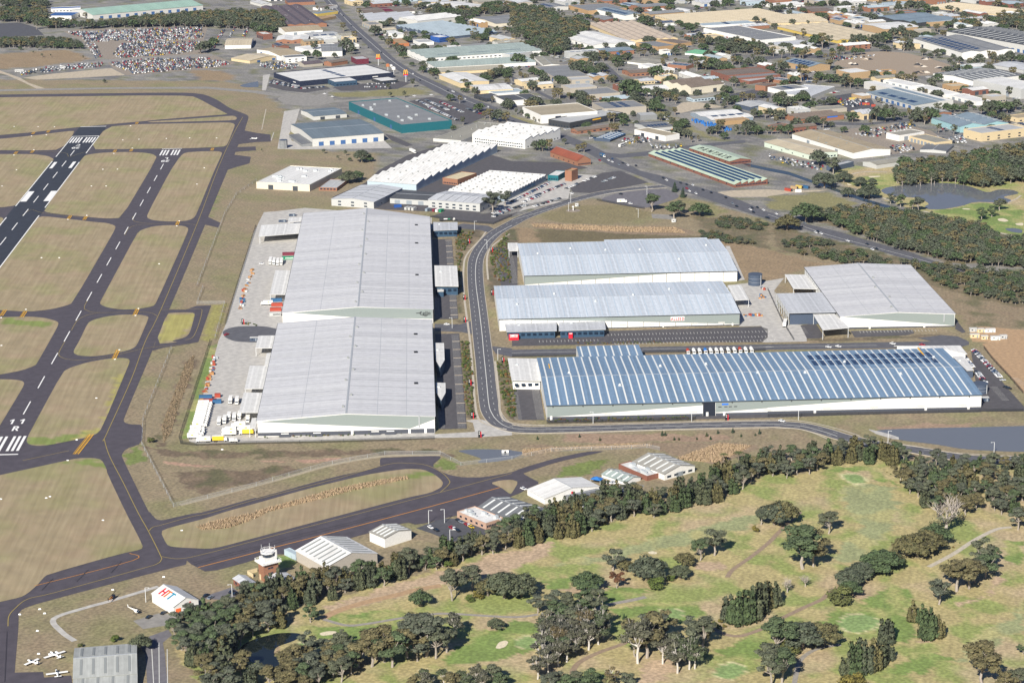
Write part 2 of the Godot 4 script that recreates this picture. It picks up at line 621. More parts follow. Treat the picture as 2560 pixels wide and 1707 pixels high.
func build_airfield() -> void:
	var st := start()
	rect_st(st, -396.4, -364.6, -2517.0, -1500.0, 0.12)
	var c := struct("main_runway", st.commit(), M.runway_dark)
	st = start()
	rect_st(st, -285.6, -261.6, -2372.0, -1318.0, 0.12)
	var r := struct("narrow_runway", st.commit(), M.runway_old)
	for p in ISLANDS:
		struct("grass_island", island_mesh(rounded(poly2(p), 1), 0.15), M.mown)
	# runway paint
	var y := 0.17
	for a in [[-396.0, -395.0, -2455.0, -2335.0], [-366.0, -365.0, -2455.0, -2352.0], [-396.0, -395.0, -2310.0, -2085.0], [-366.0, -365.0, -2302.0, -2075.0], [-396.0, -395.0, -2035.0, -1500.0], [-366.0, -365.0, -2040.0, -1500.0]]:
		bx(c, "edge_line", M.markwhite, Vector3((a[0] + a[1]) / 2, y, (a[2] + a[3]) / 2), Vector3(a[1] - a[0], 0.04, a[3] - a[2]))
	for z in [-2517.0, -2455.5]:
		bx(c, "threshold_bar", M.markwhite, Vector3(-380.5, y, z), Vector3(30.0, 0.04, 2.2))
	for k in 8:
		var x: float = -380.6 + (k - 3.5) * 3.2 + (1.0 if k > 3 else -1.0)
		bx(c, "threshold_stripe", M.markwhite, Vector3(x, y, -2432.0), Vector3(1.8, 0.04, 32.0))
	for x in [-391.6, -368.9]:
		bx(c, "aiming_block", M.markwhite, Vector3(x, y, -2129.5), Vector3(6.0, 0.04, 48.0))
	for x in [-391.0, -370.8]:
		bx(c, "touchdown_bar", M.markwhite, Vector3(x, y, -2288.0), Vector3(3.4, 0.04, 34.0))
	for k in 13:
		bx(c, "centre_dash", M.markwhite, Vector3(-380.7, y, -2355.2 + k * 60.0), Vector3(0.9, 0.04, 30.0))
	for k in 15:
		bx(r, "centre_dash", M.markwhite, Vector3(-273.56, y, -2267.76 + k * 60.0), Vector3(0.8, 0.04, 29.0))
	for e in [[-2346.0, -2368.8], [-1350.7, -1328.7]]:
		bx(r, "threshold_bar", M.markwhite, Vector3(-273.5, y, e[1]), Vector3(22.0, 0.04, 1.6))
		for k in 6:
			var x: float = -273.5 + (k - 2.5) * 3.3 + (1.0 if k > 2 else -1.0)
			bx(r, "threshold_stripe", M.markwhite, Vector3(x, y, e[0]), Vector3(1.8, 0.04, 30.0))
	lay_text("29", 9.8, -381.5, -2385.0, true, c)
	lay_text("C", 9.8, -381.0, -2401.0, true, c)
	lay_text("29", 9.8, -273.5, -2298.5, true, r)
	lay_text("L", 9.8, -273.5, -2313.0, true, r)
	lay_text("1 1", 9.8, -274.9, -1397.0, false, r)
	lay_text("R", 9.8, -273.5, -1382.0, false, r)
	for i in range(0, HOLD_LINES.size(), 3):
		hold_line(Vector3(HOLD_LINES[i], 0.0, HOLD_LINES[i + 1]), HOLD_LINES[i + 2], r)
	# the long one at the near runway end
	for k in 4:
		bx(r, "hold_bar", M.hold if k % 2 == 0 else M.gold, Vector3(-225.0 + k * 1.1, y, -1346.0), Vector3(0.6, 0.04, 40.0), -6.0)
	for i in range(0, MARKERS.size(), 2):
		var t := thing("gable_marker", "small white gable marker on the airfield grass", "marker", "white airfield markers", Vector3(MARKERS[i], 0, MARKERS[i + 1]), rng.randf_range(-20, 20))
		t.scale = Vector3(0.75, 0.75, 0.75)
		var s := start()
		var lo := [Vector3(-1.0, 0, -0.8), Vector3(1.0, 0, -0.8), Vector3(1.0, 0, 0.8), Vector3(-1.0, 0, 0.8)]
		hexa(s, lo, [Vector3(-0.8, 0.75, -0.1), Vector3(0.8, 0.75, -0.1), Vector3(0.8, 0.75, 0.1), Vector3(-0.8, 0.75, 0.1)])
		part(t, "gable", done(s), M.markwhite)
		bx(t, "base", M.steel, Vector3(0, 0.03, 0), Vector3(2.2, 0.06, 1.9))


func hold_line(at: Vector3, w: float, parent: Node) -> void:
	for k in 4:
		bx(parent, "hold_bar", M.hold if k % 2 == 0 else M.gold, at + Vector3(k * 0.9 - 1.4, 0.19, 0), Vector3(0.5, 0.04, w * 1.5))


# ---------------------------------------------------------------- buildings
func faces(o: Node3D, n: Vector3) -> bool:
	return (o.basis * n).dot(eye - o.position) > 0.0


func profile(kind: String, d: float, h: float, rise: float, n: int, toward: bool) -> PackedVector2Array:
	var p := PackedVector2Array()
	if kind == "F":
		p = PackedVector2Array([Vector2(-d / 2, h), Vector2(d / 2, h)])
	elif kind == "K":
		p = PackedVector2Array([Vector2(-d / 2, h + rise), Vector2(d / 2, h)]) if toward else PackedVector2Array([Vector2(-d / 2, h), Vector2(d / 2, h + rise)])
	else:
		p.append(Vector2(-d / 2, h))
		for i in n:
			var a := -d / 2 + d * i / n
			var b := -d / 2 + d * (i + 1) / n
			if kind == "S":
				p.append(Vector2(a + (b - a) * (0.05 if toward else 0.95), h + rise))
			else:
				p.append(Vector2((a + b) / 2, h + rise))
			p.append(Vector2(b, h))
	return p


func roof_y(p: PackedVector2Array, z: float) -> float:
	for i in p.size() - 1:
		if z >= p[i].x and z <= p[i + 1].x:
			return lerpf(p[i].y, p[i + 1].y, (z - p[i].x) / maxf(p[i + 1].x - p[i].x, 0.001))
	return p[0].y


func roof_slab(x0: float, x1: float, a: Vector2, b: Vector2, th: float) -> ArrayMesh:
	var st := start()
	var lo := [Vector3(x0, a.y, a.x), Vector3(x1, a.y, a.x), Vector3(x1, b.y, b.x), Vector3(x0, b.y, b.x)]
	var hi := []
	for v in lo:
		hi.append(v + Vector3(0, th, 0))
	var l := a.distance_to(b)
	var o := rng.randf() * 3.0
	hexa(st, lo, hi, [Vector2(x0 / 30 + o, 0), Vector2(x1 / 30 + o, 0), Vector2(x1 / 30 + o, l / 30), Vector2(x0 / 30 + o, l / 30)])
	return done(st)


func shell(t: Node3D, w: float, d: float, p: PackedVector2Array, wall: Material) -> void:
	var st := start()
	for s in [-1.0, 1.0]:
		var x: float = s * w / 2
		for i in p.size() - 1:
			out_quad(st, Vector3(x, 0, p[i].x), Vector3(x, p[i].y, p[i].x), Vector3(x, p[i + 1].y, p[i + 1].x), Vector3(x, 0, p[i + 1].x), Vector3.ZERO)
	for e in [0, p.size() - 1]:
		out_quad(st, Vector3(-w / 2, 0, p[e].x), Vector3(-w / 2, p[e].y, p[e].x), Vector3(w / 2, p[e].y, p[e].x), Vector3(w / 2, 0, p[e].x), Vector3.ZERO)
	part(t, "wall", done(st), wall)


func parapet(t: Node3D, w: float, d: float, h: float, up: float, wall: Material) -> void:
	var st := start()
	for s in [-1.0, 1.0]:
		box_st(st, Vector3(0, h + up / 2, s * (d / 2 - 0.15)), Vector3(w, up, 0.3))
		box_st(st, Vector3(s * (w / 2 - 0.15), h + up / 2, 0), Vector3(0.3, up, d - 0.6))
	part(t, "parapet", done(st), wall)


func building(b: Array) -> void:
	var w: float = b[4]
	var d: float = b[5]
	var h: float = b[7]
	var kind: String = b[8]
	var rise: float = b[9]
	var n: int = b[10]
	var cat := "building"
	var t := thing(b[0], b[1], "hangar" if "hangar" in b[0] else cat, "far factory units: " + b[1] if b[0] == "factory_unit" else "", Vector3(b[2], 0, b[3]), b[6])
	var toward := faces(t, Vector3(0, 0, 1))
	var p := profile(kind, d, h, rise, n, toward)
	var wall := wm(b[11])
	var roof := rm(b[12])
	shell(t, w, d, p, wall)
	if kind == "F":
		parapet(t, w, d, h, clampf(rise, 0.3, 1.2), wall)
		part(t, "roof", roof_slab(-w / 2 + 0.3, w / 2 - 0.3, Vector2(-d / 2 + 0.3, h), Vector2(d / 2 - 0.3, h), 0.12), roof)
	else:
		for i in p.size() - 1:
			var a := p[i]
			var c := p[i + 1]
			var steep := absf(c.y - a.y) > absf(c.x - a.x) * 1.5
			if i == 0:
				a -= (c - a).normalized() * (0.0 if steep else 0.5)
			if i == p.size() - 2:
				c += (c - a).normalized() * (0.0 if steep else 0.5)
			part(t, "clerestory" if steep else "roof", roof_slab(-w / 2 - 0.35, w / 2 + 0.35, a, c, 0.18), M.panelglass if steep else roof)
		if kind == "G":
			bx(t, "ridge_cap", M.ridge, Vector3(0, h + rise + 0.22, 0), Vector3(w + 0.6, 0.12, 0.7))
	var opt := {}
	for o in (b[13] as String).split(" ", false):
		var kv := o.split("=")
		opt[kv[0]] = kv[1]
	var sides := []
	for f in [[Vector3(0, 0, 1), w, d / 2], [Vector3(0, 0, -1), w, d / 2], [Vector3(1, 0, 0), d, w / 2], [Vector3(-1, 0, 0), d, w / 2]]:
		if faces(t, f[0]):
			sides.append(f)
	sides.sort_custom(func(u, v): return (t.basis * (u[0] as Vector3)).z > (t.basis * (v[0] as Vector3)).z)
	if opt.has("door"):
		var dn := int(opt.door)
		var f: Array = sides[0] if sides[0][1] > sides[1][1] * 0.6 else sides[1]
		put_row(t, "roller_door", [M.door, M.doordark, M.doorblue][absi(hash(b[1])) % 3], f, dn, minf(5.5, float(f[1]) / dn * 0.6), minf(4.6, h * 0.72), 0.0)
	if opt.has("win"):
		var wn := int(opt.win)
		var rows := 2 if h > 6.5 else 1
		for k in rows:
			put_row(t, "window", M.glass, sides[0], wn, minf(3.2, float(sides[0][1]) / wn * 0.6), 1.3, 1.1 + k * 3.0 if h > 3.4 else h * 0.4)
		if sides.size() > 1:
			put_row(t, "window", M.glass, sides[1], maxi(2, wn / 2), 1.8, 1.2, minf(1.2, h * 0.4))
	var zs := 1.0 if toward else -1.0
	if opt.has("solar"):
		var sp := (opt.solar as String).split(",")
		var nx := int(sp[0])
		var nz := int(sp[1])
		for i in nx:
			for j in nz:
				var z: float = zs * d * (0.25 if kind != "F" else 0.0) + (j - (nz - 1) / 2.0) * d * 0.42 / nz
				on_roof(t, "solar_panel", M.panelglass, p, Vector2((i - (nx - 1) / 2.0) * w * 0.8 / nx, z), Vector2(w * 0.55 / nx, minf(d * 0.34 / nz, 7.0)), 0.12)
	if opt.has("sky"):
		var so: String = opt.sky
		var grey := so.ends_with("g")
		var sn := int(so.trim_suffix("g"))
		for i in sn:
			for s in ([1.0, -1.0] if kind == "G" else [1.0]):
				var half := d / (2.0 * n) if kind != "K" else d / 2.0
				var zc: float = s * half * 0.5 if kind == "G" else 0.0
				if kind == "M":
					zc = -d / 2 + half * 0.5 + half * 2.0 * (i % n)
				on_roof(t, "roof_light", M.skygrey if grey else M.skylight, p, Vector2((i - (sn - 1) / 2.0) * w / (sn + 0.2), zc), Vector2(1.2, half * (0.8 if kind != "K" else 1.5)), 0.1)
	if opt.has("vent"):
		var vn := int(opt.vent)
		for i in vn:
			var px := rng.randf_range(-0.46, 0.46) * w
			var pz := rng.randf_range(-0.46, 0.46) * d
			if vn >= 20:
				var cols := int(ceil(sqrt(vn * w / d)))
				px = ((i % cols) + 0.5) / cols * w - w / 2
				pz = (i / cols + 0.5) / ceil(float(vn) / cols) * d - d / 2
			bx(t, "roof_vent", M.skygrey, Vector3(px, roof_y(p, pz) + 0.5, pz), Vector3(1.4, 0.9, 1.4))
	if opt.has("ac"):
		for i in int(opt.ac):
			var px := rng.randf_range(-0.42, 0.42) * w
			var pz := rng.randf_range(-0.42, 0.42) * d
			var u := bx(t, "air_unit", M.ac, Vector3(px, h + 1.0, pz), Vector3(rng.randf_range(2, 5), 1.7, rng.randf_range(1.6, 3)))
			bx(t, "duct", M.steel, Vector3(px + 3.0, h + 0.5, pz), Vector3(3.0, 0.7, 0.9))
	if opt.has("seams"):
		var qn := int(opt.seams)
		for i in qn:
			var x := (i + 1.0) / (qn + 1.0) * w - w / 2
			for s in [1.0, -1.0]:
				on_roof(t, "roof_seam", M.joint, p, Vector2(x, s * d * 0.25), Vector2(0.3, d * 0.46), 0.05)
	if opt.has("sign"):
		var sc: Material = {"yellow": M.gold, "blue": M.signblue, "black": M.black}[opt.sign]
		put_row(t, "fascia_sign", sc, sides[0], 2 if opt.sign == "blue" else 1, minf(14.0, float(sides[0][1]) * 0.3), 1.4, h - 1.8)
	if opt.has("text"):
		building_text(t, opt.text, w, d, h, rise, p, sides, zs)


func face_frame(f: Array) -> Basis:
	var nrm: Vector3 = f[0]
	return Basis(Vector3.UP.cross(nrm), Vector3.UP, nrm)


func put_row(t: Node3D, n: String, mat: Material, f: Array, count: int, w: float, h: float, y: float) -> void:
	var fr := face_frame(f)
	for i in count:
		var u: float = (i - (count - 1) / 2.0) * float(f[1]) * 0.92 / count
		var c: Vector3 = fr * Vector3(u, y + h / 2, float(f[2]) + 0.04)
		part(t, n, BOX, mat, Transform3D(fr * Basis.from_scale(Vector3(w, h, 0.2)), c))


func on_roof(t: Node3D, n: String, mat: Material, p: PackedVector2Array, at: Vector2, size: Vector2, lift: float) -> void:
	var e := 0.3
	var y := roof_y(p, at.y)
	var slope := (roof_y(p, at.y + e) - roof_y(p, at.y - e)) / (2.0 * e)
	var b := Basis(Vector3.RIGHT, -atan(slope)) * Basis.from_scale(Vector3(size.x, 0.16, size.y))
	part(t, n, BOX, mat, Transform3D(b, Vector3(at.x, y + 0.18 + lift, at.y)))


func building_text(t: Node3D, k: String, w: float, d: float, h: float, rise: float, p: PackedVector2Array, sides: Array, zs: float) -> void:
	var f: Array = sides[0]
	var fr := face_frame(f)
	if k == "htt":
		var sl := atan2(rise, d / 2)
		var right := -1.0 if zs < 0 else 1.0
		var basis2 := Basis(Vector3.UP, 0.0 if zs > 0 else PI) * Basis(Vector3.RIGHT, -PI / 2 + sl)
		var i := 0
		for ch in ["H", "T", "T"]:
			var x := (i - 1) * 3.9 * right - 1.5 * right
			var z := zs * d * 0.25
			text_part(t, "roof_letter", ch, 4.6, [M.red, M.htt_orange, M.teal][i], Transform3D(basis2 * Basis.from_scale(Vector3(1.25, 1.1, 1)), Vector3(x, roof_y(p, z) + 0.28, z)), 0.06)
			i += 1
		part(t, "roller_door", BOX, M.htt_orange, Transform3D(fr * Basis.from_scale(Vector3(3.0, 3.4, 0.2)), fr * Vector3(-float(f[1]) * 0.32, 1.7, float(f[2]) + 0.05)))
		text_part(t, "wall_lettering", "HTT", 0.9, M.joint, Transform3D(fr, fr * Vector3(0.2, 4.8, float(f[2]) + 0.1)))
		var ball := SphereMesh.new()
		ball.radius = 0.55
		ball.height = 0.3
		part(t, "round_emblem", ball, M.red, Transform3D(fr * Basis(Vector3.RIGHT, PI / 2), fr * Vector3(2.4, 5.0, float(f[2]) + 0.1)))
	elif k == "roof":
		var b2 := Basis(Vector3.UP, 0.0 if zs > 0 else PI) * Basis(Vector3.RIGHT, -PI / 2 + atan2(rise, d / 2))
		var z := zs * d * 0.25
		text_part(t, "roof_lettering", "P E N T A I R", 7.0, M.dark, Transform3D(b2 * Basis.from_scale(Vector3(1.15, 1, 1)), Vector3(0, roof_y(p, z) + 0.3, z)), 0.1)
	elif k == "side":
		var g: Array = sides[0] if sides[0][1] > sides[1][1] else sides[1]
		var fg := face_frame(g)
		text_part(t, "wall_lettering", "ENTERTAINMENT PARK", 2.4, M.contblue, Transform3D(fg, fg * Vector3(4, h * 0.6, float(g[2]) + 0.1)))
	elif k == "roofred":
		for s in [-0.22, 0.22]:
			on_roof(t, "painted_letters", M.maroon, p, Vector2(0, d * s), Vector2(14.0, d * 0.34), 0.05)
	elif k == "end":
		for g in sides:
			var fg := face_frame(g)
			part(t, "wall_print", BOX, M.markwhite, Transform3D(fg * Basis.from_scale(Vector3(8.0, 1.0, 0.1)), fg * Vector3(float(g[1]) * 0.3, h * 0.6, float(g[2]) + 0.1)))
	elif k == "shop":
		var g: Array = sides[0] if sides[0][1] > sides[1][1] else sides[1]
		var fg := face_frame(g)
		part(t, "wall_print", BOX, M.skygrey, Transform3D(fg * Basis.from_scale(Vector3(8.0, 0.8, 0.1)), fg * Vector3(0, h * 0.8, float(g[2]) + 0.1)))
	elif k == "strips":
		for i in 5:
			on_roof(t, "glazing_strip", M.panelglass, p, Vector2(0, -d / 2 + d * (i + 0.42) / 5.0), Vector2(w * 0.92, d * 0.075), 0.1)
	elif k == "n":
		part(t, "wall_sign", BOX, M.wall_navy, Transform3D(fr * Basis.from_scale(Vector3(7, 4, 0.2)), fr * Vector3(-float(f[1]) * 0.2, h * 0.6, float(f[2]) + 0.1)))
	elif k == "mark":
		part(t, "wall_sign", BOX, M.red, Transform3D(fr * Basis.from_scale(Vector3(1.2, 1.2, 0.2)), fr * Vector3(0, h, float(f[2]) + 0.1)))
	elif k == "marks":
		for i in 5:
			on_roof(t, "painted_mark", M.dark, p, Vector2(-d * 0.0 + w * 0.2, (i - 2) * d * 0.12), Vector2(4.0, 1.0), 0.05)


func prism(p: PackedVector2Array, y0: float, y1: float) -> ArrayMesh:
	var st := start()
	var tri := Geometry2D.triangulate_polygon(p)
	var m := Vector2.ZERO
	for v in p:
		m += v / p.size()
	for top in [true, false]:
		st.set_smooth_group(-1)
		for k in range(0, tri.size(), 3):
			var a := p[tri[k]]
			var b := p[tri[k + 1]]
			var c := p[tri[k + 2]]
			var cw := (b - a).cross(c - a) > 0.0
			for v in ([a, b, c] if cw == top else [a, c, b]):
				st.set_uv(v / 30.0)
				st.add_vertex(Vector3(v.x, y1 if top else y0, v.y))
	for i in p.size():
		var a := p[i]
		var b := p[(i + 1) % p.size()]
		out_quad(st, Vector3(a.x, y0, a.y), Vector3(b.x, y0, b.y), Vector3(b.x, y1, b.y), Vector3(a.x, y1, a.y), Vector3(m.x, (y0 + y1) / 2, m.y))
	return done(st)


func slab_building(s: Array) -> void:
	var p := poly2(s[3])
	var c := Vector2.ZERO
	for v in p:
		c += v / p.size()
	var l := PackedVector2Array()
	for v in p:
		l.append(v - c)
	var h: float = s[2]
	var open: bool = s[4] == "post"
	var t := thing(s[0], s[1], "canopy" if open else "office", "", Vector3(c.x, 0, c.y))
	part(t, "roof", prism(l, h - 0.35, h), M.roof_white if open else rm(s[5]))
	if open:
		for v in l:
			bx(t, "post", M.post, Vector3(v.x * 0.95, h / 2 - 0.2, v.y * 0.95), Vector3(0.35, h - 0.4, 0.35))
		bx(t, "beam", M.steel, Vector3(0, h - 0.6, 0), Vector3(absf(l[1].x - l[0].x) * 0.8, 0.4, 0.3))
	else:
		var q := PackedVector2Array()
		for v in l:
			q.append(v * 0.93)
		part(t, "wall", prism(q, 0.0, h - 0.35), wm(s[4]))
		var z := -INF
		var x0 := INF
		var x1 := -INF
		for v in q:
			z = maxf(z, v.y)
		for v in q:
			if v.y > z - 3.0:
				x0 = minf(x0, v.x)
				x1 = maxf(x1, v.x)
		if x1 - x0 > 6.0:
			var n := int((x1 - x0) / 4.0)
			for i in n:
				bx(t, "window", M.glass, Vector3(lerpf(x0, x1, (i + 0.5) / n), h * 0.55, z + 0.02), Vector3(2.6, 1.8, 0.3))
		bx(t, "air_unit", M.ac, Vector3(q[0].x * 0.5, h + 0.5, q[0].y * 0.4), Vector3(1.8, 1.0, 1.4))


# ---------------------------------------------------------------- the estate's own warehouses
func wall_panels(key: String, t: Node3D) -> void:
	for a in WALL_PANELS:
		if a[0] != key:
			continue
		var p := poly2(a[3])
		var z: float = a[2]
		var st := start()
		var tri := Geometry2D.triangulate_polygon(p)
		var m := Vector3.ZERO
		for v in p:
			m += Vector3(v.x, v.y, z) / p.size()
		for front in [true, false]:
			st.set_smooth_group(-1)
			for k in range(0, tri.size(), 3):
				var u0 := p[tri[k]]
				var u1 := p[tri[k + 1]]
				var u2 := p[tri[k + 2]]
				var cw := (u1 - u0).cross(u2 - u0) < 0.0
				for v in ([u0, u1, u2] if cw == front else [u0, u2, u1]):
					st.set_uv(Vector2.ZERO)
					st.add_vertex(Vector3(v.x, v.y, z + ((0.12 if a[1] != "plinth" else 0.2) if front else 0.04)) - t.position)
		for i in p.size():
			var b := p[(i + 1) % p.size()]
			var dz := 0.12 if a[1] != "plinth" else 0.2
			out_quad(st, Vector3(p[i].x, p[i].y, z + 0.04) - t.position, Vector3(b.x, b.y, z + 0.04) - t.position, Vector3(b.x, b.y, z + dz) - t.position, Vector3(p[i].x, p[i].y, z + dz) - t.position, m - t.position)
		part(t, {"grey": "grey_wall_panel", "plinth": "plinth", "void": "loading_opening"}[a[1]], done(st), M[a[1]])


func estate_box(n: String, label: String, x0: float, x1: float, zf: float, zb: float, h: float) -> Node3D:
	var t := thing(n, label, "warehouse", "", Vector3((x0 + x1) / 2, 0, (zf + zb) / 2))
	return t


func roof_strips(t: Node3D, x0: float, xr: float, x1: float, zf: float, zb: float, h: float, rise: float, step: float, cut: float) -> void:
	# sheets running from ridge to eave, one part each
	var n := int(round((zf - zb) / step))
	var c := t.position
	var mats := []
	for k in 3:
		var m: StandardMaterial3D = M.roof_lightroof.duplicate()
		m.albedo_color = [Color("d3d4d8"), Color("cfd0d4"), Color("d7d8db")][k]
		mats.append(m)
	for i in n:
		var a := zf + (zb - zf) * i / n
		var b := zf + (zb - zf) * (i + 1) / n + 0.34
		for s in [0, 1]:
			var xo := x0 - 0.6 if s == 0 else x1 + 0.6
			var bo := b
			var ao := a
			if s == 1 and cut > 0.0:
				bo = maxf(b, zb + cut)
				ao = maxf(a, zb + cut)
				if a < zb + cut:
					continue
			var st := start()
			var lo := [Vector3(xr, h + rise, a), Vector3(xo, h, ao), Vector3(xo, h, bo), Vector3(xr, h + rise, b)]
			var hi := []
			for k in 4:
				lo[k] -= c
				hi.append(lo[k] + Vector3(0, 0.22, 0))
			var o := rng.randf() * 4.0
			hexa(st, lo, hi, [Vector2(o, 0), Vector2(o, 2), Vector2(o + step / 30, 2), Vector2(o + step / 30, 0)])
			part(t, "roof_sheet", done(st), mats[rng.randi() % 3])
	if cut > 0.0:
		var st := start()
		var p := PackedVector2Array([Vector2(xr, zb + cut), Vector2(x1 + 0.6, zb + cut), Vector2(xr, zb)])
		var lo := [Vector3(xr, h + rise, zb + cut) - c, Vector3(x1 + 0.6, h, zb + cut) - c, Vector3(xr + 1.0, h + rise - 0.05, zb) - c, Vector3(xr, h + rise, zb) - c]
		var hi := []
		for v in lo:
			hi.append(v + Vector3(0, 0.22, 0))
		hexa(st, lo, hi)
		part(t, "roof_sheet", done(st), mats[0])
	for xo in [x0, x1]:
		var bk: float = zb + (cut if xo == x1 else 0.0)
		var ds := start()
		var lo := [Vector3(xr, h + rise, zf) - c, Vector3(xo, h, zf) - c, Vector3(xo, h, bk) - c, Vector3(xr, h + rise, bk) - c]
		var hi := []
		for v in lo:
			hi.append(v + Vector3(0, 0.08, 0))
		hexa(ds, lo, hi)
		part(t, "roof_deck", done(ds), M.deck)
	bx(t, "ridge_cap", M.ridge, Vector3(xr, h + rise + 0.3, (zf + zb) / 2) - c, Vector3(1.2, 0.14, zf - zb))
	for x in [x0 - 0.7, x1 + 0.7]:
		bx(t, "gutter", M.joint, Vector3(x, h + 0.02, (zf + zb + (cut if x > xr else 0.0)) / 2) - c, Vector3(0.35, 0.3, zf - zb - (cut if x > xr else 0.0)))
	for x in [x0 + (xr - x0) * 0.5, xr + (x1 - xr) * 0.35, xr + (x1 - xr) * 0.68]:
		var f := absf(x - xr) / (absf(x1 - xr) if x > xr else absf(x0 - xr))
		bx(t, "lap_line", M.ridge, Vector3(x, h + rise * (1.0 - f) + 0.26, (zf + zb + cut) / 2) - c, Vector3(0.25, 0.06, zf - zb - cut))
	var k := 0
	var z := zf - 14.0
	while z > zb + 20.0:
		var sx := -2.4 if k % 2 == 0 else 2.4
		var v := Node3D.new()
		v.name = "ridge_vent"
		t.add_child(v, true)
		v.position = Vector3(xr + sx, h + rise, z) - c
		bx(v, "cowl", M.skygrey, Vector3(0, 0.75, 0), Vector3(1.3, 1.2, 1.1))
		bx(v, "flashing", M.ridge, Vector3(-1.4 * signf(sx), 0.32, 0), Vector3(2.4, 0.15, 0.5))
		z -= rng.randf_range(24, 36)
		k += 1


func build_estate() -> void:
	# two great roofs on the left
	for a in [["great_warehouse", "longest pale grey gable-roofed warehouse beside the taxiways, farther of two", "great", -109.5, -51.0, 6.7, -1621.3, -1976.0, 11.0, 3.5, 26.0], ["near_warehouse", "pale grey gable-roofed warehouse beside the truck yard, nearer of two", "near", -110.6, -52.6, 5.2, -1351.6, -1591.5, 11.0, 3.5, 0.0]]:
		var x0: float = a[3]
		var xr: float = a[4]
		var x1: float = a[5]
		var zf: float = a[6]
		var zb: float = a[7]
		var t := estate_box(a[0], a[1], x0, x1, zf, zb, a[8])
		var c := t.position
		var st := start()
		for z in [zf, zb]:
			out_quad(st, Vector3(x0, 0, z) - c, Vector3(x0, a[8], z) - c, Vector3(xr, a[8] + a[9], z) - c, Vector3(xr, 0, z) - c, Vector3.ZERO)
			if z == zf or a[10] == 0.0:
				out_quad(st, Vector3(xr, 0, z) - c, Vector3(xr, a[8] + a[9], z) - c, Vector3(x1, a[8], z) - c, Vector3(x1, 0, z) - c, Vector3.ZERO)
			else:
				out_quad(st, Vector3(xr, 0, z) - c, Vector3(xr, a[8] + a[9], z) - c, Vector3(x1, a[8], z + a[10]) - c, Vector3(x1, 0, z + a[10]) - c, Vector3.ZERO)
		for x in [x0, x1]:
			var back: float = zb + (a[10] if x == x1 else 0.0)
			out_quad(st, Vector3(x, 0, zf) - c, Vector3(x, a[8], zf) - c, Vector3(x, a[8], back) - c, Vector3(x, 0, back) - c, Vector3.ZERO)
		part(t, "wall", done(st), M.wall_white)
		roof_strips(t, x0, xr, x1, zf, zb, a[8], a[9], 5.0, a[10])
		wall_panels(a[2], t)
		for k in 16 if a[2] == "great" else 11:
			bx(t, "roller_door", M.doordark, Vector3(x0 - 0.05, 2.4, zf - 14.0 - k * 20.0) - c, Vector3(0.2, 4.8, 5.0))
		for k in 12:
			bx(t, "downpipe", M.joint, Vector3(x1 + 0.15, 5.5, zf - 10.0 - k * 19.0) - c, Vector3(0.25, 11.0, 0.25))
		for hp in [[-12.0, 0.3], [-12.0, 0.62], [-12.0, 0.82]]:
			bx(t, "roof_hatch", M.black, Vector3(x1 + hp[0], a[8] + a[9] * 0.21 + 0.5, lerpf(zf, zb, hp[1])) - c, Vector3(2.6, 0.5, 3.0))
		if a[2] == "near":
			for x in [-49.0, -11.5, -1.0]:
				bx(t, "white_pier", M.wall_white, Vector3(x, 1.5, zf + 0.3) - c, Vector3(1.6, 3.0, 0.4))
			for x in [-93.0, -72.0, -34.0, -24.0]:
				bx(t, "low_window_band", M.markwhite, Vector3(x, 1.9, zf + 0.3) - c, Vector3(5.0, 0.6, 0.3))
				bx(t, "screen_wall", M.plinth, Vector3(x, 0.8, zf + 2.0) - c, Vector3(7.0, 1.6, 0.4))
			bx(t, "roof_ladder", M.steel, Vector3(-5.0, 8.0, zf + 0.4) - c, Vector3(0.8, 8.0, 0.5), 0.0)
		else:
			text_part(t, "wall_lettering", "Cello", 2.6, M.black, Transform3D(Basis(), Vector3(0.6, 8.2, zf + 0.25) - c))
			bx(t, "small_lettering_bar", M.black, Vector3(-4.2, 8.4, zf + 0.2) - c, Vector3(4.2, 0.55, 0.12))
			bx(t, "small_lettering_bar", M.black, Vector3(0.6, 6.6, zf + 0.2) - c, Vector3(5.0, 0.5, 0.12))
			bx(t, "small_lettering_bar", M.black, Vector3(1.0, 5.9, zf + 0.2) - c, Vector3(2.0, 0.4, 0.12))
	# the three middle warehouses, ridges running across
	var specs := [
		["blue_stripe_warehouse", "very long warehouse with blue roof and white skylight stripes", "blue", 80.1, 372.6, -1372.1, -1484.0, 10.1, 2.9, "roof_striped"],
		["middle_warehouse", "pale blue-grey roofed warehouse with red lettered wall sign", "allied", 57.0, 242.0, -1594.3, -1694.6, 9.5, 2.5, "roof_bandroof"],
		["upper_warehouse", "pale blue-grey roofed warehouse behind the red-signed one", "upper", 83.3, 259.8, -1729.1, -1843.5, 9.0, 2.5, "roof_bandroof"]]
	for s in specs:
		var x0: float = s[3]
		var x1: float = s[4]
		var zf: float = s[5]
		var zb: float = s[6]
		var h: float = s[7]
		var t := estate_box(s[0], s[1], x0, x1, zf, zb, h)
		var c := t.position
		var w := x1 - x0
		var d := zf - zb
		var p := profile("G", d, h, s[8], 1, true)
		shell(t, w, d, p, M.wall_white)
		for i in 2:
			var a := p[i]
			var b := p[i + 1]
			if i == 0:
				a -= (b - a).normalized() * 0.7
			else:
				b += (b - a).normalized() * 0.7
			part(t, "roof", roof_slab(-w / 2 - 0.4, w / 2 + 0.4, a, b, 0.2), M[s[9]])
		bx(t, "ridge_cap", M.ridge, Vector3(0, h + s[8] + 0.24, 0), Vector3(w, 0.12, 0.6))
		bx(t, "gutter", M.joint, Vector3(0, h - 0.1, d / 2 + 0.7), Vector3(w + 0.8, 0.4, 0.4))
		var pitch := 5.65 if s[2] == "blue" else 5.9
		var nn := int(w / pitch)
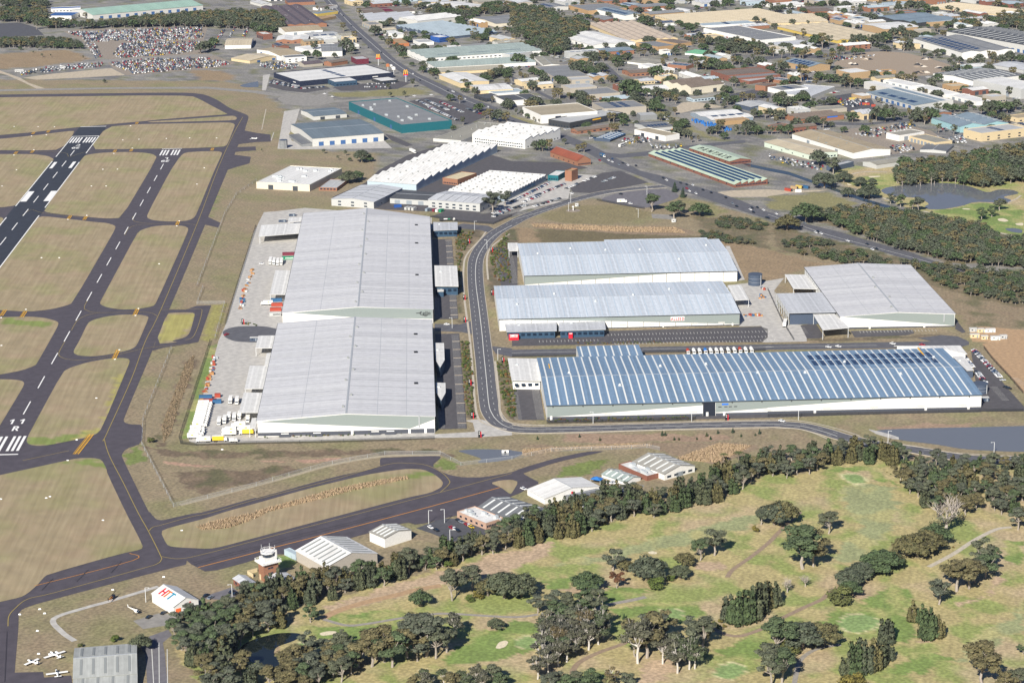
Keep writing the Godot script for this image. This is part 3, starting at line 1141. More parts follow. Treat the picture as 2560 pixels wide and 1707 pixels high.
		for i in nn:
			for k in [0.25, -0.25]:
				on_roof(t, "roof_light" if s[2] == "blue" else "sheet_lap", M.skylight if s[2] == "blue" else M.lap, p, Vector2((i + 0.55) * pitch - w / 2, d * k), Vector2(1.05 if s[2] == "blue" else 0.55, d * 0.49), 0.06)
		for i in (9 if s[2] == "blue" else 6):
			var v := Node3D.new()
			v.name = "roof_ventilator"
			t.add_child(v, true)
			var vz: float = rng.randf_range(-0.25, 0.25) * d
			v.position = Vector3((i + 0.6) * w / 9.0 - w / 2 if s[2] == "blue" else (i + 0.5) * w / 6.0 - w / 2, roof_y(p, vz), vz)
			var cy := CylinderMesh.new()
			cy.top_radius = 0.7
			cy.bottom_radius = 1.3
			cy.height = 1.6
			cy.radial_segments = 10
			part(v, "cowl", cy, M.ac, Transform3D(Basis(), Vector3(0, 0.9, 0)))
			bx(v, "curb", M.steel, Vector3(0, 0.25, 0), Vector3(2.4, 0.3, 2.4))
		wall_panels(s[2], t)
		if s[2] == "blue":
			for i in 16:
				for k in 2:
					on_roof(t, "solar_panel", M.panelglass, p, Vector2(273.5 + i * 5.65 - c.x, -1465.0 + k * 17.0 - c.z), Vector2(3.3, 13.5), 0.16)
			bx(t, "safety_walkway", M.gold, Vector3(320.0, h + 2.4, -1438.0) - c, Vector3(97.0, 0.15, 0.7))
			bx(t, "safety_walkway", M.gold, Vector3(87.0, h + 1.8, -1446.0) - c, Vector3(0.7, 0.15, 34.0))
			bx(t, "safety_walkway", M.gold, Vector3(354.5, h + 1.3, -1461.0) - c, Vector3(1.0, 0.15, 44.0))
			var q := PackedVector2Array([Vector2(110.2, -1484.2), Vector2(156.6, -1484.2), Vector2(156.0, -1514.4), Vector2(110.2, -1514.4)])
			for i in q.size():
				q[i] -= Vector2(c.x, c.z)
			part(t, "rear_bay_wall", prism(q, 0, 9.3), M.wall_white)
			part(t, "rear_bay_roof", prism(q, 9.3, 9.6), M.roof_striped)
			for i in 8:
				bx(t, "roof_light", M.skylight, Vector3(113.0 + i * 5.65, 9.66, -1499.0) - c, Vector3(1.05, 0.1, 29.0))
			for x in [80.9, 185.5, 197.0, 258.0, 333.0, 362.0]:
				bx(t, "white_pier", M.wall_white, Vector3(x + 2.0, 1.4, zf + 0.3) - c, Vector3(1.6, 2.8, 0.4))
			for i in 15:
				bx(t, "bracket", M.joint, Vector3(x0 + 4 + i * 20.0, h - 0.7, zf + 0.4) - c, Vector3(0.5, 1.0, 0.8))
			for x in [92.0, 121.0, 150.0, 178.0, 197.0, 228.0, 268.0, 300.0, 332.0, 360.0]:
				bx(t, "wall_louvre", M.wall_palegrey, Vector3(x, 3.2, zf + 0.15) - c, Vector3(5.5, 1.1, 0.12))
			bx(t, "wall_logo", M.signblue, Vector3(199.5, 8.0, zf + 0.2) - c, Vector3(4.4, 1.2, 0.1))
			for x in [196.0, 200.0, 203.0, 206.5]:
				bx(t, "small_lettering_bar", M.joint, Vector3(x, 6.2, zf + 0.2) - c, Vector3(2.2, 0.6, 0.1))
		else:
			var bays := 15
			for i in bays + 1:
				bx(t, "panel_joint", M.joint, Vector3(x0 + w * i / bays, h / 2, zf + 0.14) - c, Vector3(0.3, h - 0.4, 0.14))
			if s[2] == "allied":
				bx(t, "wall_sign", M.markwhite, Vector3(194.0, 6.6, zf + 0.3) - c, Vector3(10.5, 3.3, 0.3))
				text_part(t, "sign_lettering", "ALLIED", 2.2, M.signred, Transform3D(Basis(), Vector3(194.0, 6.4, zf + 0.55) - c))
				for x in [152.0, 174.0, 207.0, 228.0]:
					bx(t, "wall_louvre", M.wall_palegrey, Vector3(x, 2.6, zf + 0.2) - c, Vector3(5.0, 1.0, 0.12))
				for x in [183.0, 236.5]:
					bx(t, "white_pier", M.wall_white, Vector3(x, 1.0, zf + 0.3) - c, Vector3(1.2, 2.0, 0.4))
			else:
				var q := PackedVector2Array([Vector2(159.6, -1843.5), Vector2(250.5, -1843.5), Vector2(250.5, -1851.2), Vector2(159.6, -1851.2)])
				for i in 4:
					q[i] -= Vector2(c.x, c.z)
				part(t, "rear_bay_roof", prism(q, 8.7, 9.0), M.roof_bandroof)
				part(t, "rear_bay_wall", prism(q, 0, 8.7), M.wall_white)
	for a in [[67.0, 5.0, 4.6, true], [110.0, 2.0, 4.4, false]]:
		var t := thing("sign_wall", "red sign wall with white lettered panel before the long office" if a[3] else "narrow red sign wall beside the office entrance", "sign", "", Vector3(a[0], 0, -1568.0 if a[3] else -1569.0))
		bx(t, "slab", M.signred, Vector3(0, a[2] / 2, 0), Vector3(a[1] * 1.5, a[2], 0.8))
		bx(t, "panel", M.markwhite, Vector3(0, a[2] * (0.72 if a[3] else 0.9), 0.42), Vector3(a[1] * 1.2, a[2] * (0.45 if a[3] else 0.12), 0.1))
		if a[3]:
			text_part(t, "sign_lettering", "ALLIED", 1.4, M.signred, Transform3D(Basis(), Vector3(0, a[2] * 0.7, 0.55)))
	# the right hand warehouse with its open bay
	var t := thing("right_warehouse", "pale warehouse with open loading bay on its left, near the cul-de-sac", "warehouse", "", Vector3(360.3, 0, -1652.0))
	var c := t.position
	roof_strips(t, 316.5, 360.8, 404.4, -1576.2, -1732.0, 10.0, 2.5, 6.0, 0.0)
	var st := start()
	for z in [-1576.2, -1732.0]:
		out_quad(st, Vector3(316.5, 0, z) - c, Vector3(316.5, 10, z) - c, Vector3(360.8, 12.5, z) - c, Vector3(360.8, 0, z) - c, Vector3.ZERO)
		out_quad(st, Vector3(360.8, 0, z) - c, Vector3(360.8, 12.5, z) - c, Vector3(404.4, 10, z) - c, Vector3(404.4, 0, z) - c, Vector3.ZERO)
	for x in [316.5, 404.4]:
		out_quad(st, Vector3(x, 0, -1576.2) - c, Vector3(x, 10, -1576.2) - c, Vector3(x, 10, -1732.0) - c, Vector3(x, 0, -1732.0) - c, Vector3.ZERO)
	part(t, "wall", done(st), M.wall_white)
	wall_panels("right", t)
	var q := PackedVector2Array([Vector2(278.9, -1590.4), Vector2(316.0, -1590.4), Vector2(316.0, -1650.0), Vector2(279.5, -1650.0)])
	for i in 4:
		q[i] -= Vector2(c.x, c.z)
	part(t, "bay_roof", prism(q, 9.6, 9.95), M.roof_lightroof)
	for i in 8:
		bx(t, "bay_post", M.steel, Vector3(279.3, 4.8, -1591.0 - i * 8.3) - c, Vector3(0.5, 9.6, 0.5))
		bx(t, "bay_wall", M.wall_palegrey, Vector3(279.5, 7.5, -1595.0 - i * 8.3) - c, Vector3(0.2, 3.8, 5.4))
	bx(t, "bay_back_wall", M.wall_navygrey, Vector3(298.0, 4.8, -1593.0) - c, Vector3(35.0, 9.4, 0.4))
	for i in 9:
		bx(t, "flank_column", M.steel, Vector3(316.2, 5.0, -1656.0 - i * 9.0) - c, Vector3(0.5, 10.0, 0.6))
	bx(t, "roof_ladder", M.steel, Vector3(396.0, 7.0, -1575.8) - c, Vector3(0.8, 6.0, 0.4))
	for x in [339.0, 381.0]:
		bx(t, "white_pier", M.wall_white, Vector3(x, 1.2, -1575.8) - c, Vector3(1.4, 2.4, 0.4))
	# parking bay lines, kerbed planters
	bay_rows()


func bay_rows() -> void:
	# x0, z0, x1, z1 along the row, bay length direction, count
	for r in [[139.0, -1576.0, 262.0, -1575.0, 0.0, 5.0], [142.0, -1562.0, 262.0, -1561.0, 0.0, 5.0], [86.0, -1562.5, 130.0, -1562.0, 0.0, 5.0], [142.0, -1551.0, 262.0, -1550.0, 0.0, 5.0], [9.5, -1361.0, 9.5, -1450.0, 90.0, 5.0], [23.0, -1360.0, 23.0, -1585.0, 90.0, 5.4], [10.0, -1635.0, 10.0, -1745.0, 90.0, 5.0], [23.5, -1635.0, 23.5, -1755.0, 90.0, 5.4], [23.5, -1805.0, 23.5, -1900.0, 90.0, 5.4], [61.0, -1375.0, 61.0, -1440.0, 90.0, 5.2], [76.0, -1375.0, 76.0, -1440.0, 90.0, 5.2], [64.0, -1750.0, 64.0, -1850.0, 90.0, 5.2], [76.0, -1740.0, 76.0, -1850.0, 90.0, 5.2], [394.0, -1390.0, 394.0, -1420.0, 90.0, 5.0], [421.0, -1385.0, 414.0, -1440.0, 90.0, 5.0], [288.0, -1567.0, 288.0, -1584.0, 90.0, 5.0], [330.0, -1567.5, 388.0, -1567.0, 0.0, 5.0]]:
		var st := start()
		var a := Vector2(r[0], r[1])
		var b := Vector2(r[2], r[3])
		var n := int(a.distance_to(b) / 2.6)
		for i in n + 1:
			var p := a.lerp(b, float(i) / n)
			if r[4] == 0.0:
				rect_st(st, p.x - 0.13, p.x + 0.13, p.y - r[5] / 2, p.y + r[5] / 2, 0.13)
			else:
				rect_st(st, p.x - r[5] / 2, p.x + r[5] / 2, p.y - 0.13, p.y + 0.13, 0.13)
		struct("parking_bay_lines", st.commit(), M.roadwhite)
	for r in [[8.0, 26.3, -1358.0, -1590.0], [8.5, 26.5, -1632.0, -1760.0], [8.5, 26.5, -1800.0, -1905.0]]:
		var st := start()
		rect_st(st, r[0], r[1], r[3], r[2], 0.1)
		struct("side_car_park", st.commit(), M.carpark)
		var z: float = r[2] - 12.0
		while z > r[3]:
			var t := thing("planter_island", "kerbed planter with a small tree between the bays beside the great roofs", "planter", "car park planters", Vector3(23.4, 0, z))
			bx(t, "kerb", M.pathpale, Vector3(0, 0.1, 0), Vector3(5.6, 0.2, 1.3))
			bx(t, "soil", M.rubble, Vector3(0, 0.13, 0), Vector3(5.2, 0.22, 0.9))
			z -= 22.0


# ---------------------------------------------------------------- tower
func build_tower() -> void:
	var t := thing("control_tower", "brick control tower with white balcony and dark glazed cab", "tower", "", Vector3(-88.2, 0, -1106.0), -58.0)
	bx(t, "shaft", M.wall_brick, Vector3(0, 5.0, 0), Vector3(6.0, 10.0, 9.0))
	for y in [4.2, 7.2]:
		for x in [-1.6, 0.1]:
			bx(t, "window", M.glass, Vector3(x + 3.05 if false else 3.05, y, x + 1.0), Vector3(0.15, 0.8, 1.4))
	bx(t, "door", M.wall_cream, Vector3(-1.2, 1.6, 4.55), Vector3(1.6, 3.2, 0.15))
	bx(t, "balcony", M.wall_white, Vector3(0, 10.3, 0), Vector3(9.4, 0.7, 11.6))
	bx(t, "plant_room", M.wall_white, Vector3(0, 11.8, 0), Vector3(6.2, 2.4, 7.6))
	var rail := start()
	for s in [-1.0, 1.0]:
		box_st(rail, Vector3(0, 11.7, s * 5.7), Vector3(9.4, 0.12, 0.1))
		box_st(rail, Vector3(s * 4.6, 11.7, 0), Vector3(0.1, 0.12, 11.4))
		for k in 8:
			box_st(rail, Vector3(-4.5 + k * 1.28, 11.2, s * 5.7), Vector3(0.09, 1.0, 0.09))
			box_st(rail, Vector3(s * 4.6, 11.2, -5.5 + k * 1.55), Vector3(0.09, 1.0, 0.09))
	part(t, "railing", done(rail), M.markwhite)
	for a in [["cab_glass", 2.9, 3.9, 13.0, 2.3, M.glass], ["cab_roof", 4.2, 4.2, 15.3, 0.7, M.wall_white], ["cab_base", 2.7, 2.9, 12.9, 0.3, M.wall_white]]:
		var c := CylinderMesh.new()
		c.bottom_radius = a[1]
		c.top_radius = a[2]
		c.height = a[4]
		c.radial_segments = 8
		part(t, a[0], c, a[5], Transform3D(Basis(), Vector3(0, a[3] + a[4] / 2, 0)))
	var ring := TorusMesh.new()
	ring.inner_radius = 3.95
	ring.outer_radius = 4.15
	ring.rings = 8
	ring.ring_segments = 4
	part(t, "roof_rail", ring, M.markwhite, Transform3D(Basis(), Vector3(0, 17.0, 0)))
	for k in 8:
		bx(t, "rail_post", M.markwhite, Vector3(cos(k * PI / 4) * 4.0, 16.5, sin(k * PI / 4) * 4.0), Vector3(0.12, 1.0, 0.12))
	for k in 5:
		bx(t, "antenna", M.post, Vector3(cos(k * 1.3) * 3.9, 17.6, sin(k * 1.3) * 3.9), Vector3(0.14, 3.2, 0.14))
	bx(t, "flue", M.wall_white, Vector3(2.6, 14.6, -3.6), Vector3(0.9, 4.4, 0.9))
	var e := thing("screen_wall", "low cream screen wall at the back of the control tower", "wall", "", Vector3(-96.0, 0, -1112.0), -58.0)
	bx(e, "panel", M.wall_cream, Vector3(0, 1.1, 3.0), Vector3(6.5, 2.2, 0.3))
	bx(e, "panel", M.wall_cream, Vector3(-3.2, 1.1, 0), Vector3(0.3, 2.2, 6.0))


# ---------------------------------------------------------------- street furniture, tanks, fences, containers
func cylinder(parent: Node, n: String, mat: Material, r: float, h: float, y: float, seg := 20) -> void:
	var c := CylinderMesh.new()
	c.bottom_radius = r
	c.top_radius = r
	c.height = h
	c.radial_segments = seg
	part(parent, n, c, mat, Transform3D(Basis(), Vector3(0, y + h / 2, 0)))


func build_things() -> void:
	for a in [["dark round water tank behind the middle dock yard", 272.9, -1717.0, 5.7, 9.0, "wall_navygrey"], ["grey round water tank beside the roundabout warehouses", -150.4, -2360.0, 4.4, 9.0, "wall_grey"], ["dark round tank at the end of the blue striped roof", 381.3, -1409.0, 5.2, 6.5, "wall_navygrey"]]:
		var t := thing("water_tank", a[0], "tank", "", Vector3(a[1], 0, a[2]))
		cylinder(t, "tank_wall", M[a[5]], a[3], a[4], 0.0, 28)
		cylinder(t, "tank_roof", M.wall_navygrey, a[3] + 0.15, 0.2, a[4], 28)
		for y in [0.33, 0.66]:
			cylinder(t, "hoop", M.ridge, a[3] + 0.06, 0.15, a[4] * y, 28)
		bx(t, "ladder", M.steel, Vector3(a[3] * 0.7, a[4] / 2, a[3] * 0.75), Vector3(0.5, a[4], 0.3))
	for i in range(0, TOTEMS.size(), 2):
		var t := thing("entry_sign", "black and red entry totem on the estate verge", "sign", "estate entry totems", Vector3(TOTEMS[i], 0, TOTEMS[i + 1]))
		bx(t, "black_panel", M.black, Vector3(0, 2.2, 0), Vector3(1.6, 4.4, 0.5))
		bx(t, "red_edge", M.signred, Vector3(1.05, 2.0, 0), Vector3(0.5, 4.0, 0.6))
		for k in 2:
			bx(t, "number_plate", M.markwhite, Vector3(0, 3.6 - k * 1.1, 0.27), Vector3(0.7, 0.4, 0.06))
	for i in range(0, LAMP_POSTS.size(), 2):
		var t := thing("street_lamp", "slim grey lamp post along the estate roads and car parks", "lamp post", "estate lamp posts", Vector3(LAMP_POSTS[i], 0, LAMP_POSTS[i + 1]), 90.0 * (i % 4))
		bx(t, "pole", M.post, Vector3(0, 4.2, 0), Vector3(0.28, 8.4, 0.28))
		bx(t, "arm", M.post, Vector3(0.9, 8.4, 0), Vector3(2.0, 0.16, 0.16))
		bx(t, "lantern", M.skylight, Vector3(1.9, 8.3, 0), Vector3(0.7, 0.18, 0.35))
	for f in FENCES:
		fence(f[0], poly2(f[1]))
	for b in BOXES:
		crate(b)
	var k := 0
	for i in range(0, PALLETS.size(), 2):
		var t := thing("pallet_stack", "stack of timber pallets and drums along the yard fence", "pallets", "pallet stacks along the yard fences", Vector3(PALLETS[i], 0, PALLETS[i + 1]), rng.randf_range(-15, 15))
		var hh := rng.randf_range(1.0, 2.6)
		for j in 3:
			bx(t, "stack", [M.wood, M.wood, M.contblue, M.ac, M.rust][rng.randi() % 5], Vector3(rng.randf_range(-1.6, 1.6), hh / 2 * (0.6 + 0.4 * rng.randf()), (j - 1) * 1.5), Vector3(rng.randf_range(1.2, 2.2), hh * rng.randf_range(0.6, 1.0), 1.3))
		bx(t, "base_pallet", M.wood, Vector3(0, 0.08, 0), Vector3(2.6, 0.15, 4.2))
		k += 1
	# tall arch signs by the highway
	for a in [["farther tall red sign with golden arches by the highway", -54.5, -2947.6, 15.6, false], ["nearer tall red sign with golden arches above the small restaurant", -16.7, -2800.0, 16.2, true]]:
		var t := thing("arch_sign", a[0], "sign", "", Vector3(a[1], 0, a[2]), 8.0)
		bx(t, "pole", M.post, Vector3(0, 4.6, 0), Vector3(0.7, 9.2, 0.7))
		bx(t, "red_board", M.signred, Vector3(0, 9.6, 0), Vector3(6.0, 1.6, 0.7))
		for s in [-1.0, 1.0]:
			var st := start()
			var prev := Vector3.ZERO
			for j in 9:
				var u := -1.0 + j * 0.25
				var p := Vector3(s * 1.35 + u * 1.25, 10.3 + (1.0 - absf(u) ** 2.4) * (float(a[3]) - 10.6), 0)
				if j > 0:
					tube(st, prev, p, 0.45, 0.45, 6)
				prev = p
			part(t, "golden_arch", done(st), M.gold)
		if a[4]:
			bx(t, "blue_board", M.signblue, Vector3(0, 8.2, 0), Vector3(3.4, 1.2, 0.6))
	for a in [["pink round pole sign beside the highway", -41.0, -2892.0, 10.0, "wall_orange"], ["tall white pole sign beside the pink one", -33.0, -2865.0, 10.0, "wall_white"]]:
		var t := thing("pole_sign", a[0], "sign", "", Vector3(a[1], 0, a[2]), 0.0)
		bx(t, "pole", M.post, Vector3(0, 3.4, 0), Vector3(0.5, 6.8, 0.5))
		bx(t, "board", M[a[4]], Vector3(0, 8.2, 0), Vector3(4.6, 3.6, 0.6))
		bx(t, "cap", M[a[4]], Vector3(0, 10.3, 0), Vector3(2.4, 0.7, 0.6))
	var bb := thing("billboard", "long black billboard with white and green print behind the teal store", "billboard", "", Vector3(-40.0, 0, -2632.0), 2.0)
	bx(bb, "board", M.black, Vector3(0, 3.6, 0), Vector3(23.0, 3.4, 0.6))
	for x in [-9.0, 0.0, 9.0]:
		bx(bb, "post", M.dark, Vector3(x, 1.0, -0.2), Vector3(0.4, 2.0, 0.4))
	bx(bb, "white_print", M.markwhite, Vector3(-7.0, 3.6, 0.35), Vector3(2.4, 1.8, 0.1))
	bx(bb, "white_print", M.markwhite, Vector3(3.0, 3.5, 0.35), Vector3(5.0, 0.9, 0.1))
	bx(bb, "green_print", M.contgreen, Vector3(7.4, 3.5, 0.35), Vector3(3.2, 0.9, 0.1))
	var sail := thing("shade_sail", "bright blue shade sail on the grass beside the small shed", "shade sail", "", Vector3(103.0, 0, -1246.0), -30.0)
	var st2 := start()
	frustum(st2, Vector3(0, 2.6, 0), Vector2(7, 5), Vector2(0.3, 0.3), 1.5)
	part(sail, "fabric", done(st2), M.tarpblue)
	for s in [Vector2(-1, -1), Vector2(1, -1), Vector2(1, 1), Vector2(-1, 1)]:
		bx(sail, "post", M.post, Vector3(s.x * 3.3, 1.3, s.y * 2.3), Vector3(0.15, 2.6, 0.15))
	var bs := thing("beacon_array", "white beacon antenna on a gravel ring in the round field", "antenna", "", Vector3(144.0, 0, -2012.0))
	cylinder(bs, "gravel_ring", M.gravel, 7.0, 0.15, 0.0, 24)
	bx(bs, "mast", M.markwhite, Vector3(0, 1.8, 0), Vector3(0.6, 3.6, 0.6))
	cylinder(bs, "drum", M.markwhite, 1.1, 0.9, 3.4, 12)
	var wall := thing("culvert", "concrete culvert outlet at the reedy pond", "culvert", "", Vector3(49.5, 0, -1307.0))
	bx(wall, "headwall", M.wall_white, Vector3(0, 0.9, 0), Vector3(4.5, 1.8, 0.6))
	bx(wall, "pipe_mouth", M.black, Vector3(0, 0.7, 0.32), Vector3(1.3, 1.1, 0.1))
	var orange := thing("lifting_machine", "red-orange lifting machine behind the blue striped roof", "machine", "", Vector3(319.0, 0, -1497.0))
	bx(orange, "body", M.wall_orange, Vector3(0, 2.0, 0), Vector3(9.0, 2.2, 3.0))
	bx(orange, "boom", M.signred, Vector3(0, 4.6, 0), Vector3(9.5, 0.9, 0.9), 8.0)
	bx(orange, "cab", M.glass, Vector3(-3.0, 3.6, 0.6), Vector3(2.0, 1.6, 1.6))
	for s in [-1.0, 1.0]:
		bx(orange, "leg", M.dark, Vector3(s * 3.6, 0.5, 0), Vector3(1.4, 1.0, 3.4))
	for i in 9:
		var heap := thing("rubble_heap", "low pale heap of broken concrete on the cleared site", "rubble", "rubble heaps on the cleared site", Vector3(rng.randf_range(560, 740), 0, rng.randf_range(-2960, -2790)), rng.randf() * 360.0)
		for j in 5:
			var hs := start()
			frustum(hs, Vector3(rng.randf_range(-6, 6), 0, rng.randf_range(-6, 6)), Vector2(rng.randf_range(5, 12), rng.randf_range(4, 9)), Vector2(1.5, 1.0), rng.randf_range(0.8, 2.2), rng.randf_range(-1, 1))
			part(heap, "mound", done(hs), [M.rubblewhite, M.rubble, M.dark][rng.randi() % 3])
	# blue drums in the recycling yard
	var cy := CylinderMesh.new()
	cy.top_radius = 1.0
	cy.bottom_radius = 1.0
	cy.height = 2.6
	cy.radial_segments = 8
	for i in 60:
		var u := rng.randf()
		var p: Vector2 = Vector2(316.0, -2476.0).lerp(Vector2(349.0, -2412.0), u) + Vector2(rng.randf_range(-3, 5), rng.randf_range(-10, 10))
		var o := MeshInstance3D.new()
		o.mesh = cy
		o.material_override = M.tarpblue
		o.position = Vector3(p.x, 1.3, p.y)
		o.name = numbered("blue_drum")
		add_child(o)
		tag(o, "blue drum in the stacked recycling yard beside the drain", "drum", "blue drums in the recycling yard")


const FENCE_LABELS := ["silver wire fence at the upper end of the great warehouse's field", "silver wire fence stepping round the small taxiway loop", "long silver wire fence bending round the dry ditch and pond", "dark fence along the great warehouse's concrete lane", "dark fence around the truck yard and front driveway", "dark fence before the blue striped roof's left front", "dark fence before the blue striped roof's right front and pond", "dark fence between the end car park and the bare dirt site", "dark fence around the lower edge of the oval lot", "dark fence along the gallery car park kerb", "dark fence at the bitumen lot behind the corner office", "dark fence down the right warehouse's concrete drive", "dark fence behind the white-roofed unit office", "dark fence behind the row of concrete mixers"]


func fence(kind: String, line: PackedVector2Array) -> void:
	var label: String = FENCE_LABELS[mini(used.get("boundary_fence", 0), FENCE_LABELS.size() - 1)]
	var o := Vector3(line[0].x, 0, line[0].y)
	var t := thing("boundary_fence", label, "fence", "", o)
	var h := 2.4 if kind == "silver" else 2.1
	var st := start()
	var left := 0.0
	for i in line.size() - 1:
		var a := Vector3(line[i].x, 0.05, line[i].y) - o
		var b := Vector3(line[i + 1].x, 0.05, line[i + 1].y) - o
		quad(st, a, a + Vector3(0, h, 0), b + Vector3(0, h, 0), b)
		var d := a.distance_to(b)
		var n := maxi(1, int(d / 12.0))
		for k in n:
			var p := a.lerp(b, float(k) / n)
			bx(t, "fence_post", M.steel if kind == "silver" else M.dark, p + Vector3(0, h / 2, 0), Vector3(0.16, h + 0.3, 0.16))
		var mid := (a + b) / 2
		var dir := (b - a).normalized()
		part(t, "top_rail", BOX, M.steel if kind == "silver" else M.dark, Transform3D(Basis(dir, Vector3.UP, dir.cross(Vector3.UP)) * Basis.from_scale(Vector3(d, 0.1, 0.1)), mid + Vector3(0, h, 0)))
	part(t, "wire_mesh", done(st), M["mesh_silver"] if kind == "silver" else M["mesh_dark"])


func crate(b: Array) -> void:
	var cabin: bool = b[0] == "site_cabin"
	var t := thing(b[0], b[1], "cabin" if cabin else "container", "", Vector3(b[2], 0, b[3]), b[5])
	var l: float = b[4]
	var m: Material = M.get(b[6], wm(b[6]))
	var w := 3.0 if cabin else 2.5
	bx(t, "body", m, Vector3(0, 1.4, 0), Vector3(l, 2.6, w))
	if cabin:
		bx(t, "roof", M.wall_palegrey, Vector3(0, 2.78, 0), Vector3(l + 0.3, 0.16, w + 0.3))
		bx(t, "window", M.glass, Vector3(-l * 0.2, 1.6, w / 2 + 0.03), Vector3(1.2, 0.8, 0.1))
		bx(t, "door", M.door, Vector3(l * 0.25, 1.15, w / 2 + 0.03), Vector3(0.9, 2.0, 0.1))
	else:
		for s in [-1.0, 1.0]:
			bx(t, "corner_post", m, Vector3(s * (l / 2 - 0.1), 1.4, w / 2), Vector3(0.25, 2.66, 0.12))
		bx(t, "door_end", M.joint, Vector3(l / 2 + 0.03, 1.4, 0), Vector3(0.06, 2.3, w - 0.3))
		if b[6] == "contgreen" and l > 10:
			text_part(t, "lettering", "EVERGREEN", 1.1, M.markwhite, Transform3D(Basis(), Vector3(1.2, 1.4, w / 2 + 0.1)))
		elif b[6] == "lightgrey" and l > 8:
			text_part(t, "lettering", "MAERSK", 1.1, M.dark, Transform3D(Basis(), Vector3(1.2, 1.4, w / 2 + 0.1)))


# ---------------------------------------------------------------- vehicles
var car_body: ArrayMesh
var car_glass: ArrayMesh
var car_far: Array = []
var wheel: CylinderMesh


func make_car_meshes() -> void:
	var st := start()
	frustum(st, Vector3(0, 0.32, 0), Vector2(4.4, 1.8), Vector2(4.25, 1.7), 0.5)
	frustum(st, Vector3(-0.1, 0.82, 0), Vector2(4.2, 1.68), Vector2(3.9, 1.55), 0.1)
	frustum(st, Vector3(-0.35, 1.38, 0), Vector2(1.75, 1.3), Vector2(1.5, 1.15), 0.1)
	car_body = done(st)
	st = start()
	frustum(st, Vector3(-0.25, 0.9, 0), Vector2(2.75, 1.52), Vector2(1.72, 1.28), 0.5, -0.1)
	car_glass = done(st)
	wheel = CylinderMesh.new()
	wheel.top_radius = 0.32
	wheel.bottom_radius = 0.32
	wheel.height = 0.2
	wheel.radial_segments = 10
	var ws := start()
	for a in [Vector2(-1.35, -0.8), Vector2(1.35, -0.8), Vector2(-1.35, 0.8), Vector2(1.35, 0.8)]:
		box_st(ws, Vector3(a.x, 0.3, a.y), Vector3(0.6, 0.6, 0.22))
	var wmesh := done(ws)
	for i in 8:
		var m := ArrayMesh.new()
		for q in [[car_body, M["car_%d" % i]], [car_glass, M.glass], [wmesh, M.tyre]]:
			m.add_surface_from_arrays(Mesh.PRIMITIVE_TRIANGLES, (q[0] as ArrayMesh).surface_get_arrays(0))
			m.surface_set_material(m.get_surface_count() - 1, q[1])
		car_far.append(m)


const COLOUR_WORDS := ["white", "black", "grey", "red", "blue", "yellow", "silver", "charcoal"]


func car(at: Vector3, yaw: float, col: int, where: String) -> void:
	var label := "%s car in the %s" % [COLOUR_WORDS[col], where]
	if at.z > -1560.0:
		var t := thing("parked_car", label, "car", "cars of the " + where, at, yaw)
		part(t, "body", car_body, M["car_%d" % col])
		part(t, "windows", car_glass, M.glass)
		for a in [Vector2(-1.35, -0.82), Vector2(1.35, -0.82), Vector2(-1.35, 0.82), Vector2(1.35, 0.82)]:
			part(t, "wheel", wheel, M.tyre, Transform3D(Basis(Vector3.RIGHT, PI / 2), Vector3(a.x, 0.32, a.y)))
	else:
		var o := MeshInstance3D.new()
		o.mesh = car_far[col]
		o.name = numbered("parked_car")
		add_child(o)
		o.position = at
		o.rotation_degrees.y = yaw
		tag(o, label, "car", "cars of the " + where)


func pick_colour() -> int:
	var r := rng.randf()
	for q in [[0.42, 0], [0.6, 1], [0.7, 2], [0.77, 3], [0.84, 4], [0.93, 6], [1.1, 7]]:
		if r < q[0]:
			return q[1]
	return 0


